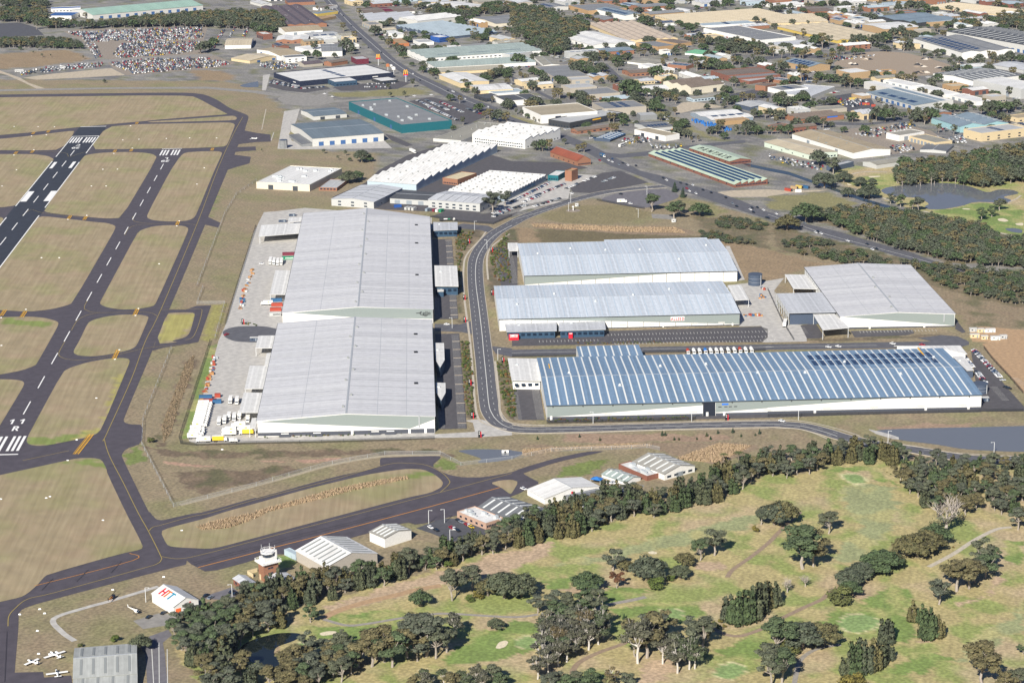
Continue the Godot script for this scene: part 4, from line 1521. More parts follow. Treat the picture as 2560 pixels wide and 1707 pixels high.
func build_vehicles() -> void:
	make_car_meshes()
	for c in CARS:
		var a: Array = c[2]
		for i in range(0, a.size(), 3):
			car(Vector3(a[i], 0.12, a[i + 1]), c[1] + rng.randf_range(-3, 3), a[i + 2], c[0])
	var xfs := []
	for i in 8:
		xfs.append([])
	for r in CAR_ROWS:
		var p := poly2(r[1])
		var d := p[0].distance_to(p[1])
		var n := int(d / r[2])
		var dir := (p[1] - p[0]).normalized()
		var yaw := rad_to_deg(atan2(-dir.y, dir.x)) + 90.0
		for i in n + 1:
			if rng.randf() > r[3]:
				continue
			var q: Vector2 = p[0] + dir * float(i * r[2])
			if q.y < -2400.0:
				xfs[pick_colour()].append(Transform3D(Basis(Vector3.UP, deg_to_rad(yaw)), Vector3(q.x, 0.12, q.y)))
				continue
			car(Vector3(q.x, 0.12, q.y), yaw + (180.0 if rng.randf() < 0.3 else 0.0) + rng.randf_range(-2, 2), pick_colour(), r[0])
	# thousands of cars in the auction yard and dealers' lots
	for f in CAR_FIELDS:
		var p := poly2(f[1])
		var bb := Rect2(p[0], Vector2.ZERO)
		for v in p:
			bb = bb.expand(v)
		var row := 0
		var z := bb.position.y
		while z < bb.end.y:
			var x := bb.position.x
			while x < bb.end.x:
				if Geometry2D.is_point_in_polygon(Vector2(x, z), p) and rng.randf() < 0.82:
					var s := rng.randf_range(0.9, 1.15)
					var tall := rng.randf_range(1.0, 1.3) if rng.randf() < 0.8 else 2.1
					var b := Basis(Vector3.UP, PI / 2 + rng.randf_range(-0.06, 0.06)) * Basis.from_scale(Vector3(s, tall, s))
					xfs[pick_colour() if rng.randf() < 0.85 else [3, 4, 5][rng.randi() % 3]].append(Transform3D(b, Vector3(x + rng.randf_range(-0.4, 0.4), 0.08, z + rng.randf_range(-0.6, 0.6))))
				x += f[0]
			z += 6.0 if row % 2 == 0 else 8.5
			row += 1
	var sub := poly2(SUBURB)
	var more := 0
	for i in 9000:
		if more > 1100:
			break
		var q := Vector2(rng.randf_range(-330, 1150), rng.randf_range(-4050, -2230))
		if not Geometry2D.is_point_in_polygon(q, sub) or blocked(q, 2.5) or not blocked(q, 12.0):
			continue
		more += 1
		for rep in rng.randi() % 4:
			xfs[pick_colour()].append(Transform3D(Basis(Vector3.UP, 0.38 + PI / 2 * (rng.randi() % 2)), Vector3(q.x + rep * 2.6, 0.08, q.y - rep * 1.0)))
	for i in 8:
		if xfs[i].is_empty():
			continue
		var mm := MultiMesh.new()
		mm.transform_format = MultiMesh.TRANSFORM_3D
		mm.mesh = car_far[i]
		mm.instance_count = xfs[i].size()
		for k in xfs[i].size():
			mm.set_instance_transform(k, xfs[i][k])
		var o := MultiMeshInstance3D.new()
		o.multimesh = mm
		o.name = "massed_%s_cars" % COLOUR_WORDS[i]
		add_child(o)
		o.set_meta("kind", "stuff")
		tag(o, "massed %s cars packed in the far auction and dealer yards" % COLOUR_WORDS[i], "cars")
	for t in TRUCKS:
		var a: Array = t[3]
		for i in range(0, a.size(), 3):
			truck(t[0], t[1], Vector3(a[i], 0.1, a[i + 1]), t[2], a[i + 2])
	for i in range(0, MIXERS.size(), 3):
		mixer(Vector3(MIXERS[i], 0.1, MIXERS[i + 1]), MIXERS[i + 2])
	for a in AIRCRAFT:
		aircraft(a)
	for a in HELICOPTERS:
		helicopter(a)


func wheels(t: Node3D, xs: Array, half: float, r: float) -> void:
	var w := CylinderMesh.new()
	w.top_radius = r
	w.bottom_radius = r
	w.height = 0.4
	w.radial_segments = 10
	for x in xs:
		for s in [-1.0, 1.0]:
			part(t, "wheel", w, M.tyre, Transform3D(Basis(Vector3.RIGHT, PI / 2), Vector3(x, r, s * half)))


func truck(kind: String, label: String, at: Vector3, yaw: float, col: int) -> void:
	var t := thing(kind, label, "truck" if kind != "coach" else "coach", label, at, yaw)
	var box: Material = [M.wall_white, M.wall_charcoal, M.contgreen, M.rust, M.contblue, M.yellow][col]
	if kind == "coach":
		bx(t, "body", M.wall_white, Vector3(0, 1.9, 0), Vector3(11.5, 2.8, 2.5))
		bx(t, "window_band", M.glass, Vector3(0, 2.3, 0), Vector3(10.8, 0.9, 2.56))
		bx(t, "roof_pod", M.wall_palegrey, Vector3(0, 3.4, 0), Vector3(4.0, 0.25, 1.8))
		wheels(t, [-3.6, 3.8], 1.15, 0.5)
		return
	var l := 7.4
	if kind == "semi_trailer":
		l = 12.5
	elif kind == "van":
		l = 3.4
	var st := start()
	frustum(st, Vector3(l / 2 + 1.2, 0.7, 0), Vector2(2.1, 2.35), Vector2(1.8, 2.2), 2.0 if kind != "van" else 1.5, -0.1)
	bx(t, "box_body", box, Vector3(0, 2.4 if kind != "van" else 1.6, 0), Vector3(l, 2.8 if kind != "van" else 2.0, 2.5))
	if col == 5:
		bx(t, "roof_panel", M.wall_white, Vector3(0, 3.84, 0), Vector3(l, 0.08, 2.5))
	elif kind == "box_truck":
		for s in [-1.0, 1.0]:
			bx(t, "yellow_badge", M.yellow, Vector3(-0.4, 2.6, s * 1.27), Vector3(1.6, 0.7, 0.04))
	elif col == 1:
		bx(t, "white_print", M.markwhite, Vector3(-0.5, 2.4, 1.27), Vector3(3.4, 0.9, 0.04))
		bx(t, "green_print", M.contgreen, Vector3(2.6, 2.3, 1.27), Vector3(2.4, 0.8, 0.04))
	part(t, "cab", done(st), M.wall_white)
	bx(t, "windscreen", M.glass, Vector3(l / 2 + 2.12, 2.15 if kind != "van" else 1.75, 0), Vector3(0.2, 0.8, 1.9))
	bx(t, "chassis", M.dark, Vector3(0.6, 0.75, 0), Vector3(l + 2.0, 0.3, 1.1))
	wheels(t, [-l / 2 + 1.4, -l / 2 + 2.6, l / 2 + 1.2], 1.1, 0.48)


func mixer(at: Vector3, col: int) -> void:
	var word: String = ["white", "", "", "red-banded", "blue"][col]
	var t := thing("mixer_truck", word + " concrete mixer in the row behind the blue striped roof", "truck", word + " mixers in the row", at, -90.0)
	bx(t, "chassis", M.dark, Vector3(0, 0.9, 0), Vector3(8.4, 0.4, 1.4))
	var st := start()
	var prof := [[-3.4, 0.5], [-2.6, 1.0], [-0.6, 1.35], [1.0, 1.25], [2.2, 0.7]]
	for i in prof.size() - 1:
		tube(st, Vector3(prof[i][0], 2.5 - prof[i][0] * 0.12, 0), Vector3(prof[i + 1][0], 2.5 - prof[i + 1][0] * 0.12, 0), prof[i][1], prof[i + 1][1], 12)
	part(t, "drum", done(st), [M.wall_white, M.wall_white, M.wall_white, M.rust, M.tarpblue][col])
	bx(t, "cab", M.wall_white, Vector3(3.5, 1.9, 0), Vector3(1.8, 2.2, 2.3))
	bx(t, "windscreen", M.glass, Vector3(4.42, 2.3, 0), Vector3(0.1, 0.8, 1.9))
	bx(t, "chute", M.rust, Vector3(-3.9, 1.7, 0), Vector3(0.5, 1.6, 0.9))
	wheels(t, [-2.6, -1.3, 3.3], 1.05, 0.5)


func aircraft(a: Array) -> void:
	var t := thing("light_aircraft", a[0], "aircraft", "", Vector3(a[1], 0, a[2]), a[3])
	var l: float = a[4]
	var st := start()
	var prof := [[0.5, 0.12], [0.44, 0.42], [0.3, 0.55], [0.1, 0.6], [-0.1, 0.52], [-0.35, 0.26], [-0.5, 0.1]]
	for i in prof.size() - 1:
		tube(st, Vector3(prof[i][0] * l, 1.25, 0), Vector3(prof[i + 1][0] * l, 1.25, 0), prof[i][1], prof[i + 1][1], 10)
	part(t, "fuselage", done(st), M.markwhite)
	bx(t, "wing", M.markwhite, Vector3(l * 0.08, 1.1, 0), Vector3(1.5, 0.16, l * 1.18))
	bx(t, "tailplane", M.markwhite, Vector3(-l * 0.46, 1.4, 0), Vector3(0.9, 0.1, l * 0.38))
	st = start()
	hexa(st, [Vector3(-l * 0.52, 1.3, -0.06), Vector3(-l * 0.34, 1.3, -0.06), Vector3(-l * 0.34, 1.3, 0.06), Vector3(-l * 0.52, 1.3, 0.06)], [Vector3(-l * 0.56, 2.8, -0.05), Vector3(-l * 0.47, 2.8, -0.05), Vector3(-l * 0.47, 2.8, 0.05), Vector3(-l * 0.56, 2.8, 0.05)])
	part(t, "fin", done(st), M.markwhite)
	st = start()
	frustum(st, Vector3(l * 0.12, 1.6, 0), Vector2(2.0, 0.9), Vector2(1.1, 0.6), 0.45)
	part(t, "canopy", done(st), M.glass)
	if a[5] == "twin":
		for s in [-1.0, 1.0]:
			bx(t, "engine", M.markwhite, Vector3(l * 0.18, 1.25, s * 1.9), Vector3(2.4, 0.8, 0.8))
			bx(t, "propeller", M.dark, Vector3(l * 0.18 + 1.25, 1.25, s * 1.9), Vector3(0.08, 1.7, 0.14))
	else:
		bx(t, "propeller", M.dark, Vector3(l * 0.51, 1.25, 0), Vector3(0.08, 1.8, 0.16))
	for w in [Vector2(0.32, 0), Vector2(0.02, -1.1), Vector2(0.02, 1.1)]:
		bx(t, "landing_gear", M.tyre, Vector3(w.x * l, 0.45, w.y), Vector3(0.4, 0.9, 0.15))


func helicopter(a: Array) -> void:
	var t := thing("helicopter", a[0], "helicopter", "", Vector3(a[1], 0, a[2]), a[3])
	var dark: bool = a[4] == "dark"
	var b: Material = M.wall_navy if dark else M.wall_white
	var s := SphereMesh.new()
	s.radius = 1.0
	s.height = 2.0
	s.radial_segments = 14
	s.rings = 8
	part(t, "cabin", s, b, Transform3D(Basis.from_scale(Vector3(1.9, 1.05, 0.95)), Vector3(0.8, 1.5, 0)))
	part(t, "windscreen", s, M.glass, Transform3D(Basis.from_scale(Vector3(0.95, 0.8, 0.85)), Vector3(1.9, 1.6, 0)))
	var st := start()
	tube(st, Vector3(-0.6, 1.8, 0), Vector3(-6.0, 2.2, 0), 0.5, 0.14, 8)
	part(t, "tail_boom", done(st), M.cabin_orange if dark else M.wall_white)
	bx(t, "tail_fin", b, Vector3(-6.0, 2.7, 0), Vector3(0.7, 1.5, 0.1))
	bx(t, "tail_rotor", M.rotor, Vector3(-6.1, 2.3, 0.25), Vector3(0.12, 1.7, 0.06))
	bx(t, "mast", M.dark, Vector3(0.3, 2.8, 0), Vector3(0.3, 0.9, 0.3))
	bx(t, "rotor_blade", M.rotor, Vector3(0.3 + 2.4, 3.2, 0.0), Vector3(5.0, 0.06, 0.3))
	bx(t, "rotor_blade", M.rotor, Vector3(0.3 - 2.4, 3.2, 0.0), Vector3(5.0, 0.06, 0.3))
	for z in [-1.0, 1.0]:
		bx(t, "skid", M.cabin_orange if dark else M.dark, Vector3(0.6, 0.08, z), Vector3(3.6, 0.12, 0.12))
		for x in [-0.4, 1.5]:
			bx(t, "strut", M.dark, Vector3(x, 0.5, z * 0.85), Vector3(0.1, 0.9, 0.1))


# ---------------------------------------------------------------- trees
func leaf_quad(st: SurfaceTool, c: Vector3, n: Vector3, s: float, long: float, col: Color) -> void:
	var u := n.cross(Vector3(rng.randf() - 0.5, rng.randf() - 0.5, rng.randf() - 0.5)).normalized()
	var v := n.cross(u).normalized()
	if long > 1.3:
		u = (Vector3.DOWN + Vector3(rng.randf() - 0.5, 0, rng.randf() - 0.5) * 0.8).normalized()
		v = n.cross(u).normalized()
	var a := c - u * s * long * 0.5
	var b := c + v * s * rng.randf_range(0.35, 0.6)
	var d := c + u * s * long * rng.randf_range(0.4, 0.6)
	var e := c - v * s * rng.randf_range(0.35, 0.6)
	var g := (a - d).cross(a - b)
	for p in ([a, b, d, a, d, e] if g.dot(n) > 0.0 else [a, d, b, a, e, d]):
		st.set_color(col)
		st.set_normal(n)
		st.add_vertex(p)


func cloud(st: SurfaceTool, clumps: Array, count: int, size: float, long: float, ca: Color, cb: Color) -> void:
	var total := 0.0
	for k in clumps:
		var r: Vector3 = k[1]
		total += r.x * r.y + r.x * r.z + 0.2
	for k in clumps:
		var r: Vector3 = k[1]
		var n := int(count * (r.x * r.y + r.x * r.z + 0.2) / total)
		var tone := rng.randf_range(0.78, 1.2)
		for i in n:
			var d := Vector3(rng.randfn(), rng.randfn(), rng.randfn()).normalized()
			var q: float = pow(rng.randf(), 0.4)
			var p: Vector3 = k[0] + d * r * q * rng.randf_range(0.85, 1.12)
			var nn := (d + Vector3(rng.randf() - 0.5, rng.randf() - 0.1, rng.randf() - 0.5) * 1.1).normalized()
			var c := ca.lerp(cb, rng.randf()) * tone
			leaf_quad(st, p, nn, size * rng.randf_range(0.65, 1.3), long, c)


func branch(st: SurfaceTool, a: Vector3, b: Vector3, r0: float, r1: float, col: Color, n := 5) -> void:
	st.set_color(col)
	var m := a.lerp(b, 0.5) + Vector3(rng.randf() - 0.5, 0.2, rng.randf() - 0.5) * a.distance_to(b) * 0.12
	tube(st, a, m, r0, (r0 + r1) / 2, n)
	tube(st, m, b, (r0 + r1) / 2, r1, n)


func make_tree(kind: String, far: bool) -> Array:
	var wood := start()
	var leaf := start()
	var clumps := []
	var bark := Color(0.2, 0.17, 0.14)
	var ca := Color(0.095, 0.108, 0.066)
	var cb := Color(0.185, 0.19, 0.125)
	var count := 2600
	var size := 0.62
	var long := 1.0
	var h := 14.0
	match kind:
		"gum", "whitegum", "redtree":
			if kind == "whitegum":
				bark = Color(0.55, 0.52, 0.48)
				ca = Color(0.1, 0.1, 0.065)
				cb = Color(0.17, 0.16, 0.11)
				count = 1500
			else:
				bark = Color(0.34, 0.3, 0.26)
			if kind == "redtree":
				ca = Color(0.2, 0.06, 0.045)
				cb = Color(0.28, 0.11, 0.07)
			var fork := Vector3(rng.randf_range(-0.3, 0.3), rng.randf_range(3.2, 5.0), rng.randf_range(-0.3, 0.3))
			branch(wood, Vector3.ZERO, fork, 0.34, 0.24, bark, 6)
			for i in 13:
				var an := i * 2.4 + rng.randf()
				var hh := rng.randf_range(6.0, 12.6)
				var rad := rng.randf_range(0.6, 3.6) * (1.15 - absf(hh - 8.5) / 9.0)
				var c := Vector3(cos(an) * rad, hh, sin(an) * rad)
				var r := rng.randf_range(1.1, 1.9)
				clumps.append([c, Vector3(r, r * 0.75, r)])
				var k := fork.lerp(c, 0.5) + Vector3(0, -0.3, 0)
				branch(wood, fork, k, 0.16, 0.1, bark, 4)
				branch(wood, k, c, 0.1, 0.03, bark, 4)
				if kind == "whitegum":
					for j in 3:
						branch(wood, k, c + Vector3(rng.randf_range(-1.6, 1.6), rng.randf_range(-0.5, 2.2), rng.randf_range(-1.6, 1.6)), 0.09, 0.03, bark, 4)
		"shade":
			h = 9.0
			ca = Color(0.08, 0.098, 0.055)
			cb = Color(0.155, 0.165, 0.1)
			branch(wood, Vector3.ZERO, Vector3(0, 2.6, 0), 0.36, 0.28, bark, 6)
			for i in 18:
				var an := i * 2.4
				var rad := 3.9 * sqrt((i + 0.5) / 18.0)
				var c := Vector3(cos(an) * rad, 6.9 - rad * rad * 0.21 + rng.randf_range(-0.6, 0.6), sin(an) * rad)
				var r := rng.randf_range(1.2, 1.8)
				clumps.append([c, Vector3(r, r * 0.8, r)])
				branch(wood, Vector3(0, 2.4, 0), c, 0.16, 0.04, bark, 4)
		"sheoak":
			h = 12.0
			ca = Color(0.075, 0.092, 0.05)
			cb = Color(0.145, 0.152, 0.085)
			long = 1.9
			size = 0.55
			count = 2900
			branch(wood, Vector3.ZERO, Vector3(0, 10, 0), 0.28, 0.06, bark, 5)
			for i in 7:
				var an := i * 2.4 + rng.randf()
				var rad := 0.0 if i == 0 else rng.randf_range(1.0, 2.5)
				var top := 11.2 if i == 0 else rng.randf_range(6.0, 11.2)
				for k in 4:
					var f := k / 3.0
					var r := lerpf(1.5, 0.8, f) * rng.randf_range(0.8, 1.2)
					clumps.append([Vector3(cos(an) * rad, lerpf(2.0, top, f), sin(an) * rad), Vector3(r, lerpf(1.9, 1.3, f), r)])
		"bush":
			h = 4.0
			ca = Color(0.12, 0.13, 0.035)
			cb = Color(0.19, 0.19, 0.06)
			count = 900
			size = 0.4
			branch(wood, Vector3.ZERO, Vector3(0, 1.6, 0), 0.14, 0.08, bark, 4)
			for i in 8:
				clumps.append([Vector3(cos(i * 2.4) * 1.0, 1.4 + (i % 3) * 0.8, sin(i * 2.4) * 1.0), Vector3(0.95, 0.9, 0.95)])
		"cypress":
			h = 6.0
			ca = Color(0.045, 0.075, 0.04)
			cb = Color(0.075, 0.11, 0.055)
			count = 800
			size = 0.4
			branch(wood, Vector3.ZERO, Vector3(0, 5, 0), 0.12, 0.04, bark, 4)
			for k in 6:
				var f := k / 5.0
				clumps.append([Vector3(0, lerpf(0.9, 5.3, f), 0), Vector3(lerpf(1.6, 0.35, f), 0.9, lerpf(1.6, 0.35, f))])
		"palm":
			h = 8.0
			count = 0
			branch(wood, Vector3.ZERO, Vector3(0, 6.8, 0), 0.25, 0.2, bark, 6)
			for i in 16:
				var an := i * TAU / 16
				var p0 := Vector3(0, 6.9, 0)
				for k in 5:
					var f := (k + 1) / 5.0
					var p1 := Vector3(cos(an) * 2.9 * f, 6.9 + sin(f * 2.6) * 1.1 - f * 0.9, sin(an) * 2.9 * f)
					for q in 3:
						leaf_quad(leaf, p0.lerp(p1, rng.randf()), Vector3(rng.randf() - 0.5, 1, rng.randf() - 0.5).normalized(), 0.7, 1.0, Color(0.13, 0.15, 0.05))
					p0 = p1
		"baretree":
			h = 14.0
			count = 160
			bark = Color(0.4, 0.36, 0.32)
			branch(wood, Vector3.ZERO, Vector3(0, 4, 0), 0.5, 0.36, bark, 6)
			for i in 9:
				var an := i * 2.4
				var m := Vector3(cos(an) * 2.2, rng.randf_range(6, 8.5), sin(an) * 2.2)
				branch(wood, Vector3(0, 3.6, 0), m, 0.24, 0.13, bark, 5)
				for j in 6:
					var e := m + Vector3(rng.randf_range(-2.4, 2.4), rng.randf_range(1.0, 5.0), rng.randf_range(-2.4, 2.4))
					branch(wood, m, e, 0.11, 0.04, bark, 4)
					for q in 3:
						branch(wood, m.lerp(e, 0.6), e + Vector3(rng.randf_range(-1.3, 1.3), rng.randf_range(-0.3, 1.2), rng.randf_range(-1.3, 1.3)), 0.06, 0.025, bark, 3)
				clumps.append([m, Vector3(1.8, 1.8, 1.8)])
	if far:
		count = 420
		size *= 2.0
	if count > 0:
		cloud(leaf, clumps, count, size, long, ca, cb)
	var crown: ArrayMesh = leaf.commit()
	wood.generate_normals()
	return [wood.commit(), crown, h]


const TREE_NAMES := {"gum": "gum_tree", "whitegum": "white_gum_tree", "shade": "broad_tree", "sheoak": "she_oak", "bush": "round_bush", "cypress": "young_conifer", "palm": "palm_tree", "baretree": "bare_tree", "redtree": "red_leaved_tree"}


func plant(kind: String, label: String, group: String, x: float, z: float, h: float) -> void:
	var kits: Array = tree_kit[kind]
	var kit: Array = kits[rng.randi() % kits.size()]
	var t := thing(TREE_NAMES[kind], label, "bush" if kind == "bush" else "tree", group, Vector3(x, 0, z), rng.randf() * 360.0)
	var s: float = h / kit[2]
	var w := s * rng.randf_range(0.95, 1.2) * (1.4 if kind == "gum" else 1.25)
	if kind == "gum" or kind == "whitegum":
		w = maxf(w, 0.75)
	t.scale = Vector3(w, s, w)
	part(t, "trunk", kit[0], M.bark)
	part(t, "crown", kit[1], M["leaf_%d" % (rng.randi() % 4)])


func build_trees() -> void:
	for k in [["gum", 4], ["whitegum", 3], ["shade", 3], ["sheoak", 3], ["bush", 2], ["cypress", 1], ["palm", 1], ["baretree", 1], ["redtree", 1]]:
		tree_kit[k[0]] = []
		for i in k[1]:
			tree_kit[k[0]].append(make_tree(k[0], false))
	for t in TREES:
		var a: Array = t[3]
		for i in range(0, a.size(), 3):
			var g: String = t[2]
			if g == "" and a.size() > 3:
				g = t[1]
			plant(t[0], t[1], g, a[i], a[i + 1], a[i + 2])
	# street trees of the industrial suburb
	var far := []
	for i in 4:
		var m := make_tree(["gum", "shade", "gum", "shade"][i], true)
		var am := ArrayMesh.new()
		am.add_surface_from_arrays(Mesh.PRIMITIVE_TRIANGLES, (m[1] as ArrayMesh).surface_get_arrays(0))
		am.surface_set_material(0, M["leaf_%d" % i])
		am.add_surface_from_arrays(Mesh.PRIMITIVE_TRIANGLES, (m[0] as ArrayMesh).surface_get_arrays(0))
		am.surface_set_material(1, M.bark)
		far.append([am, m[2]])
	for i in range(0, STREET_TREES.size(), 3):
		var f: Array = far[rng.randi() % 4]
		var o := MeshInstance3D.new()
		o.mesh = f[0]
		o.name = numbered("street_tree")
		add_child(o)
		var s: float = STREET_TREES[i + 2] / f[1]
		var wd: float = s * rng.randf_range(1.0, 1.4) if f[1] > 10.0 else s * rng.randf_range(0.8, 1.1)
		o.position = Vector3(STREET_TREES[i], 0, STREET_TREES[i + 1])
		o.rotation.y = rng.randf() * TAU
		o.scale = Vector3(wd, s, wd)
		var near := ""
		var best := INF
		for b in BUILDINGS:
			var dd := Vector2(b[2], b[3]).distance_to(Vector2(STREET_TREES[i], STREET_TREES[i + 1]))
			if dd < best:
				best = dd
				near = b[1]
		var words := near.split(" ")
		var size_word := "tall" if STREET_TREES[i + 2] > 13.0 else ("low" if STREET_TREES[i + 2] < 8.0 else "leafy")
		var lab := size_word + " dark street tree near the " + " ".join(words.slice(0, mini(words.size(), 8)))
		tag(o, lab.trim_suffix(" the").trim_suffix(" a").trim_suffix(" with").trim_suffix(" and").trim_suffix(" of").trim_suffix(" in").trim_suffix(" at"), "tree", "street trees: " + lab)
	# woods that read as one mass
	var sets := [[], [], [], []]
	for w in WOODS:
		var p := poly2(w[2])
		var bb := Rect2(p[0], Vector2.ZERO)
		for v in p:
			bb = bb.expand(v)
		var sp: float = w[0]
		var z := bb.position.y
		while z < bb.end.y:
			var x := bb.position.x
			while x < bb.end.x:
				var q := Vector2(x + rng.randf_range(-0.5, 0.5) * sp, z + rng.randf_range(-0.5, 0.5) * sp)
				if Geometry2D.is_point_in_polygon(q, p) and rng.randf() < 0.92:
					var k := rng.randi() % 4
					var hh := rng.randf_range(w[1][0], w[1][1])
					var s: float = hh / far[k][1]
					var wd := maxf(s * rng.randf_range(0.9, 1.3), sp * 0.13)
					sets[k].append(Transform3D(Basis(Vector3.UP, rng.randf() * TAU) * Basis.from_scale(Vector3(wd, s, wd)), Vector3(q.x, 0, q.y)))
				x += sp
			z += sp
	var sub := poly2(SUBURB)
	var got_n := 0
	for i in 9000:
		if got_n > 800:
			break
		var q := Vector2(rng.randf_range(-330, 1150), rng.randf_range(-4050, -2230))
		if not Geometry2D.is_point_in_polygon(q, sub) or blocked(q, 4.0):
			continue
		got_n += 1
		var k := rng.randi() % 4
		var s: float = rng.randf_range(6.0, 13.0) / far[k][1]
		var wd := s * rng.randf_range(1.0, 1.4)
		for rep in 1 + rng.randi() % 3:
			var off := Vector2(rng.randf_range(-5, 5), rng.randf_range(-9, 9)) * (1.0 if rep > 0 else 0.0)
			if rep > 0 and blocked(q + off, 3.0):
				continue
			sets[k].append(Transform3D(Basis(Vector3.UP, rng.randf() * TAU) * Basis.from_scale(Vector3(wd, s, wd)), Vector3(q.x + off.x, 0, q.y + off.y)))
	for k in 4:
		var mm := MultiMesh.new()
		mm.transform_format = MultiMesh.TRANSFORM_3D
		mm.mesh = far[k][0]
		mm.instance_count = sets[k].size()
		for i in sets[k].size():
			mm.set_instance_transform(i, sets[k][i])
		var o := MultiMeshInstance3D.new()
		o.multimesh = mm
		o.name = ["eucalypt_wood", "dark_wood", "mixed_wood", "scrub_wood"][k]
		add_child(o)
		o.set_meta("kind", "stuff")
		tag(o, ["grey-green eucalypt wood massed beyond the highway and fields", "dark leafy wood massed beyond the highway and fields", "olive mixed wood massed beyond the highway and fields", "bluish scrub wood massed beyond the highway and fields"][k], "wood")
	# garden beds and reeds
	var bush: Array = tree_kit["bush"]
	var beds := []
	for b in SHRUB_BEDS:
		var p := poly2(b[2])
		var bb := Rect2(p[0], Vector2.ZERO)
		for v in p:
			bb = bb.expand(v)
		var n := int(bb.get_area() / (b[0] * b[0]))
		for i in mini(n, 900):
			var q := Vector2(rng.randf_range(bb.position.x, bb.end.x), rng.randf_range(bb.position.y, bb.end.y))
			if Geometry2D.is_point_in_polygon(q, p) and rng.randf() < 0.6:
				var s: float = rng.randf_range(b[1][0], b[1][1]) / 3.2
				beds.append(Transform3D(Basis(Vector3.UP, rng.randf() * TAU) * Basis.from_scale(Vector3(s * 1.3, s, s * 1.3)), Vector3(q.x, 0, q.y)))
	var mm2 := MultiMesh.new()
	mm2.transform_format = MultiMesh.TRANSFORM_3D
	var small := make_tree("bush", true)
	mm2.use_colors = true
	mm2.mesh = small[1]
	mm2.instance_count = beds.size()
	for i in beds.size():
		mm2.set_instance_transform(i, beds[i])
		mm2.set_instance_color(i, [Color(0.6, 0.9, 0.6), Color(0.8, 0.95, 0.8), Color(1.5, 0.7, 0.8), Color(1.6, 1.3, 1.4), Color(0.5, 0.7, 0.5), Color(1.0, 1.2, 1.3)][rng.randi() % 6])
	var o2 := MultiMeshInstance3D.new()
	o2.multimesh = mm2
	o2.material_override = M.leaf_0
	o2.name = "garden_shrubs"
	add_child(o2)
	o2.set_meta("kind", "stuff")
	tag(o2, "low garden shrubs planted in the estate's verge beds", "shrubs")
	var st := start()
	for r in REED_BEDS:
		var p := poly2(r[1])
		var bb := Rect2(p[0], Vector2.ZERO)
		for v in p:
			bb = bb.expand(v)
		var got := 0
		for i in 30000:
			if got > 3500:
				break
			var q := Vector2(rng.randf_range(bb.position.x, bb.end.x), rng.randf_range(bb.position.y, bb.end.y))
			if not Geometry2D.is_point_in_polygon(q, p):
				continue
			got += 1
			var hgt := rng.randf_range(0.6, 1.5) if r[0] == "tan" else rng.randf_range(0.3, 0.8)
			var an := rng.randf() * TAU
			var u := Vector3(cos(an), 0, sin(an)) * rng.randf_range(0.25, 0.5)
			var c := Color(0.42, 0.31, 0.21).lerp(Color(0.33, 0.25, 0.15), rng.randf()) if r[0] == "tan" else Color(0.27, 0.2, 0.13).lerp(Color(0.2, 0.16, 0.1), rng.randf())
			var b0 := Vector3(q.x, 0, q.y)
			var tip := b0 + Vector3(rng.randf_range(-0.3, 0.3), hgt, rng.randf_range(-0.3, 0.3))
			for v in [b0 - u, tip - u * 0.4, tip + u * 0.4, b0 - u, tip + u * 0.4, b0 + u]:
				st.set_color(c)
				st.add_vertex(v)
	st.generate_normals()
	var ro := MeshInstance3D.new()
	ro.mesh = st.commit()
	ro.material_override = M.reed
	ro.name = "reed_beds"
	add_child(ro)
	ro.set_meta("kind", "stuff")
	tag(ro, "dry tan reeds standing in the drains and wet ground", "reeds")


func build_infill() -> void:
	var walls := ["white", "concrete", "brick", "lightgrey", "cream", "yellowbrick", "redbrick", "palegrey", "tan", "paleblue"]
	var roofs := ["lightgrey", "white", "white", "lightroof", "lightroof", "olivegrey", "paleblue", "creamroof", "white", "grey", "brownroof"]
	var wall_words := {"white": "white", "concrete": "concrete", "brick": "orange brick", "lightgrey": "light grey", "cream": "cream", "yellowbrick": "yellow brick", "redbrick": "red brick", "palegrey": "pale", "tan": "tan", "paleblue": "pale blue"}
	var roof_words := {"grey": "grey", "lightgrey": "light grey", "white": "white", "brownroof": "brown", "olivegrey": "olive-grey", "bluegrey": "blue-grey", "lightroof": "silvery", "creamroof": "cream", "paleblue": "pale blue"}
	for i in range(0, INFILL.size(), 6):
		var w: String = walls[rng.randi() % walls.size()]
		var r: String = roofs[rng.randi() % roofs.size()]
		var k: String = ["F", "G", "G", "M"][rng.randi() % 4]
		var opts: String = ["door=2", "win=5", "door=3 vent=5", "win=4 ac=3", "solar=4,1 door=1", "sky=5"][rng.randi() % 6]
		building(["factory_unit", "%s walled factory unit with %s roof among the far factories" % [wall_words[w], roof_words[r]], INFILL[i], INFILL[i + 1], INFILL[i + 2], INFILL[i + 3], INFILL[i + 4], INFILL[i + 5], k, 1.6, 2 if k == "M" else 1, w, r, opts])


var rects := []
var road_polys := []


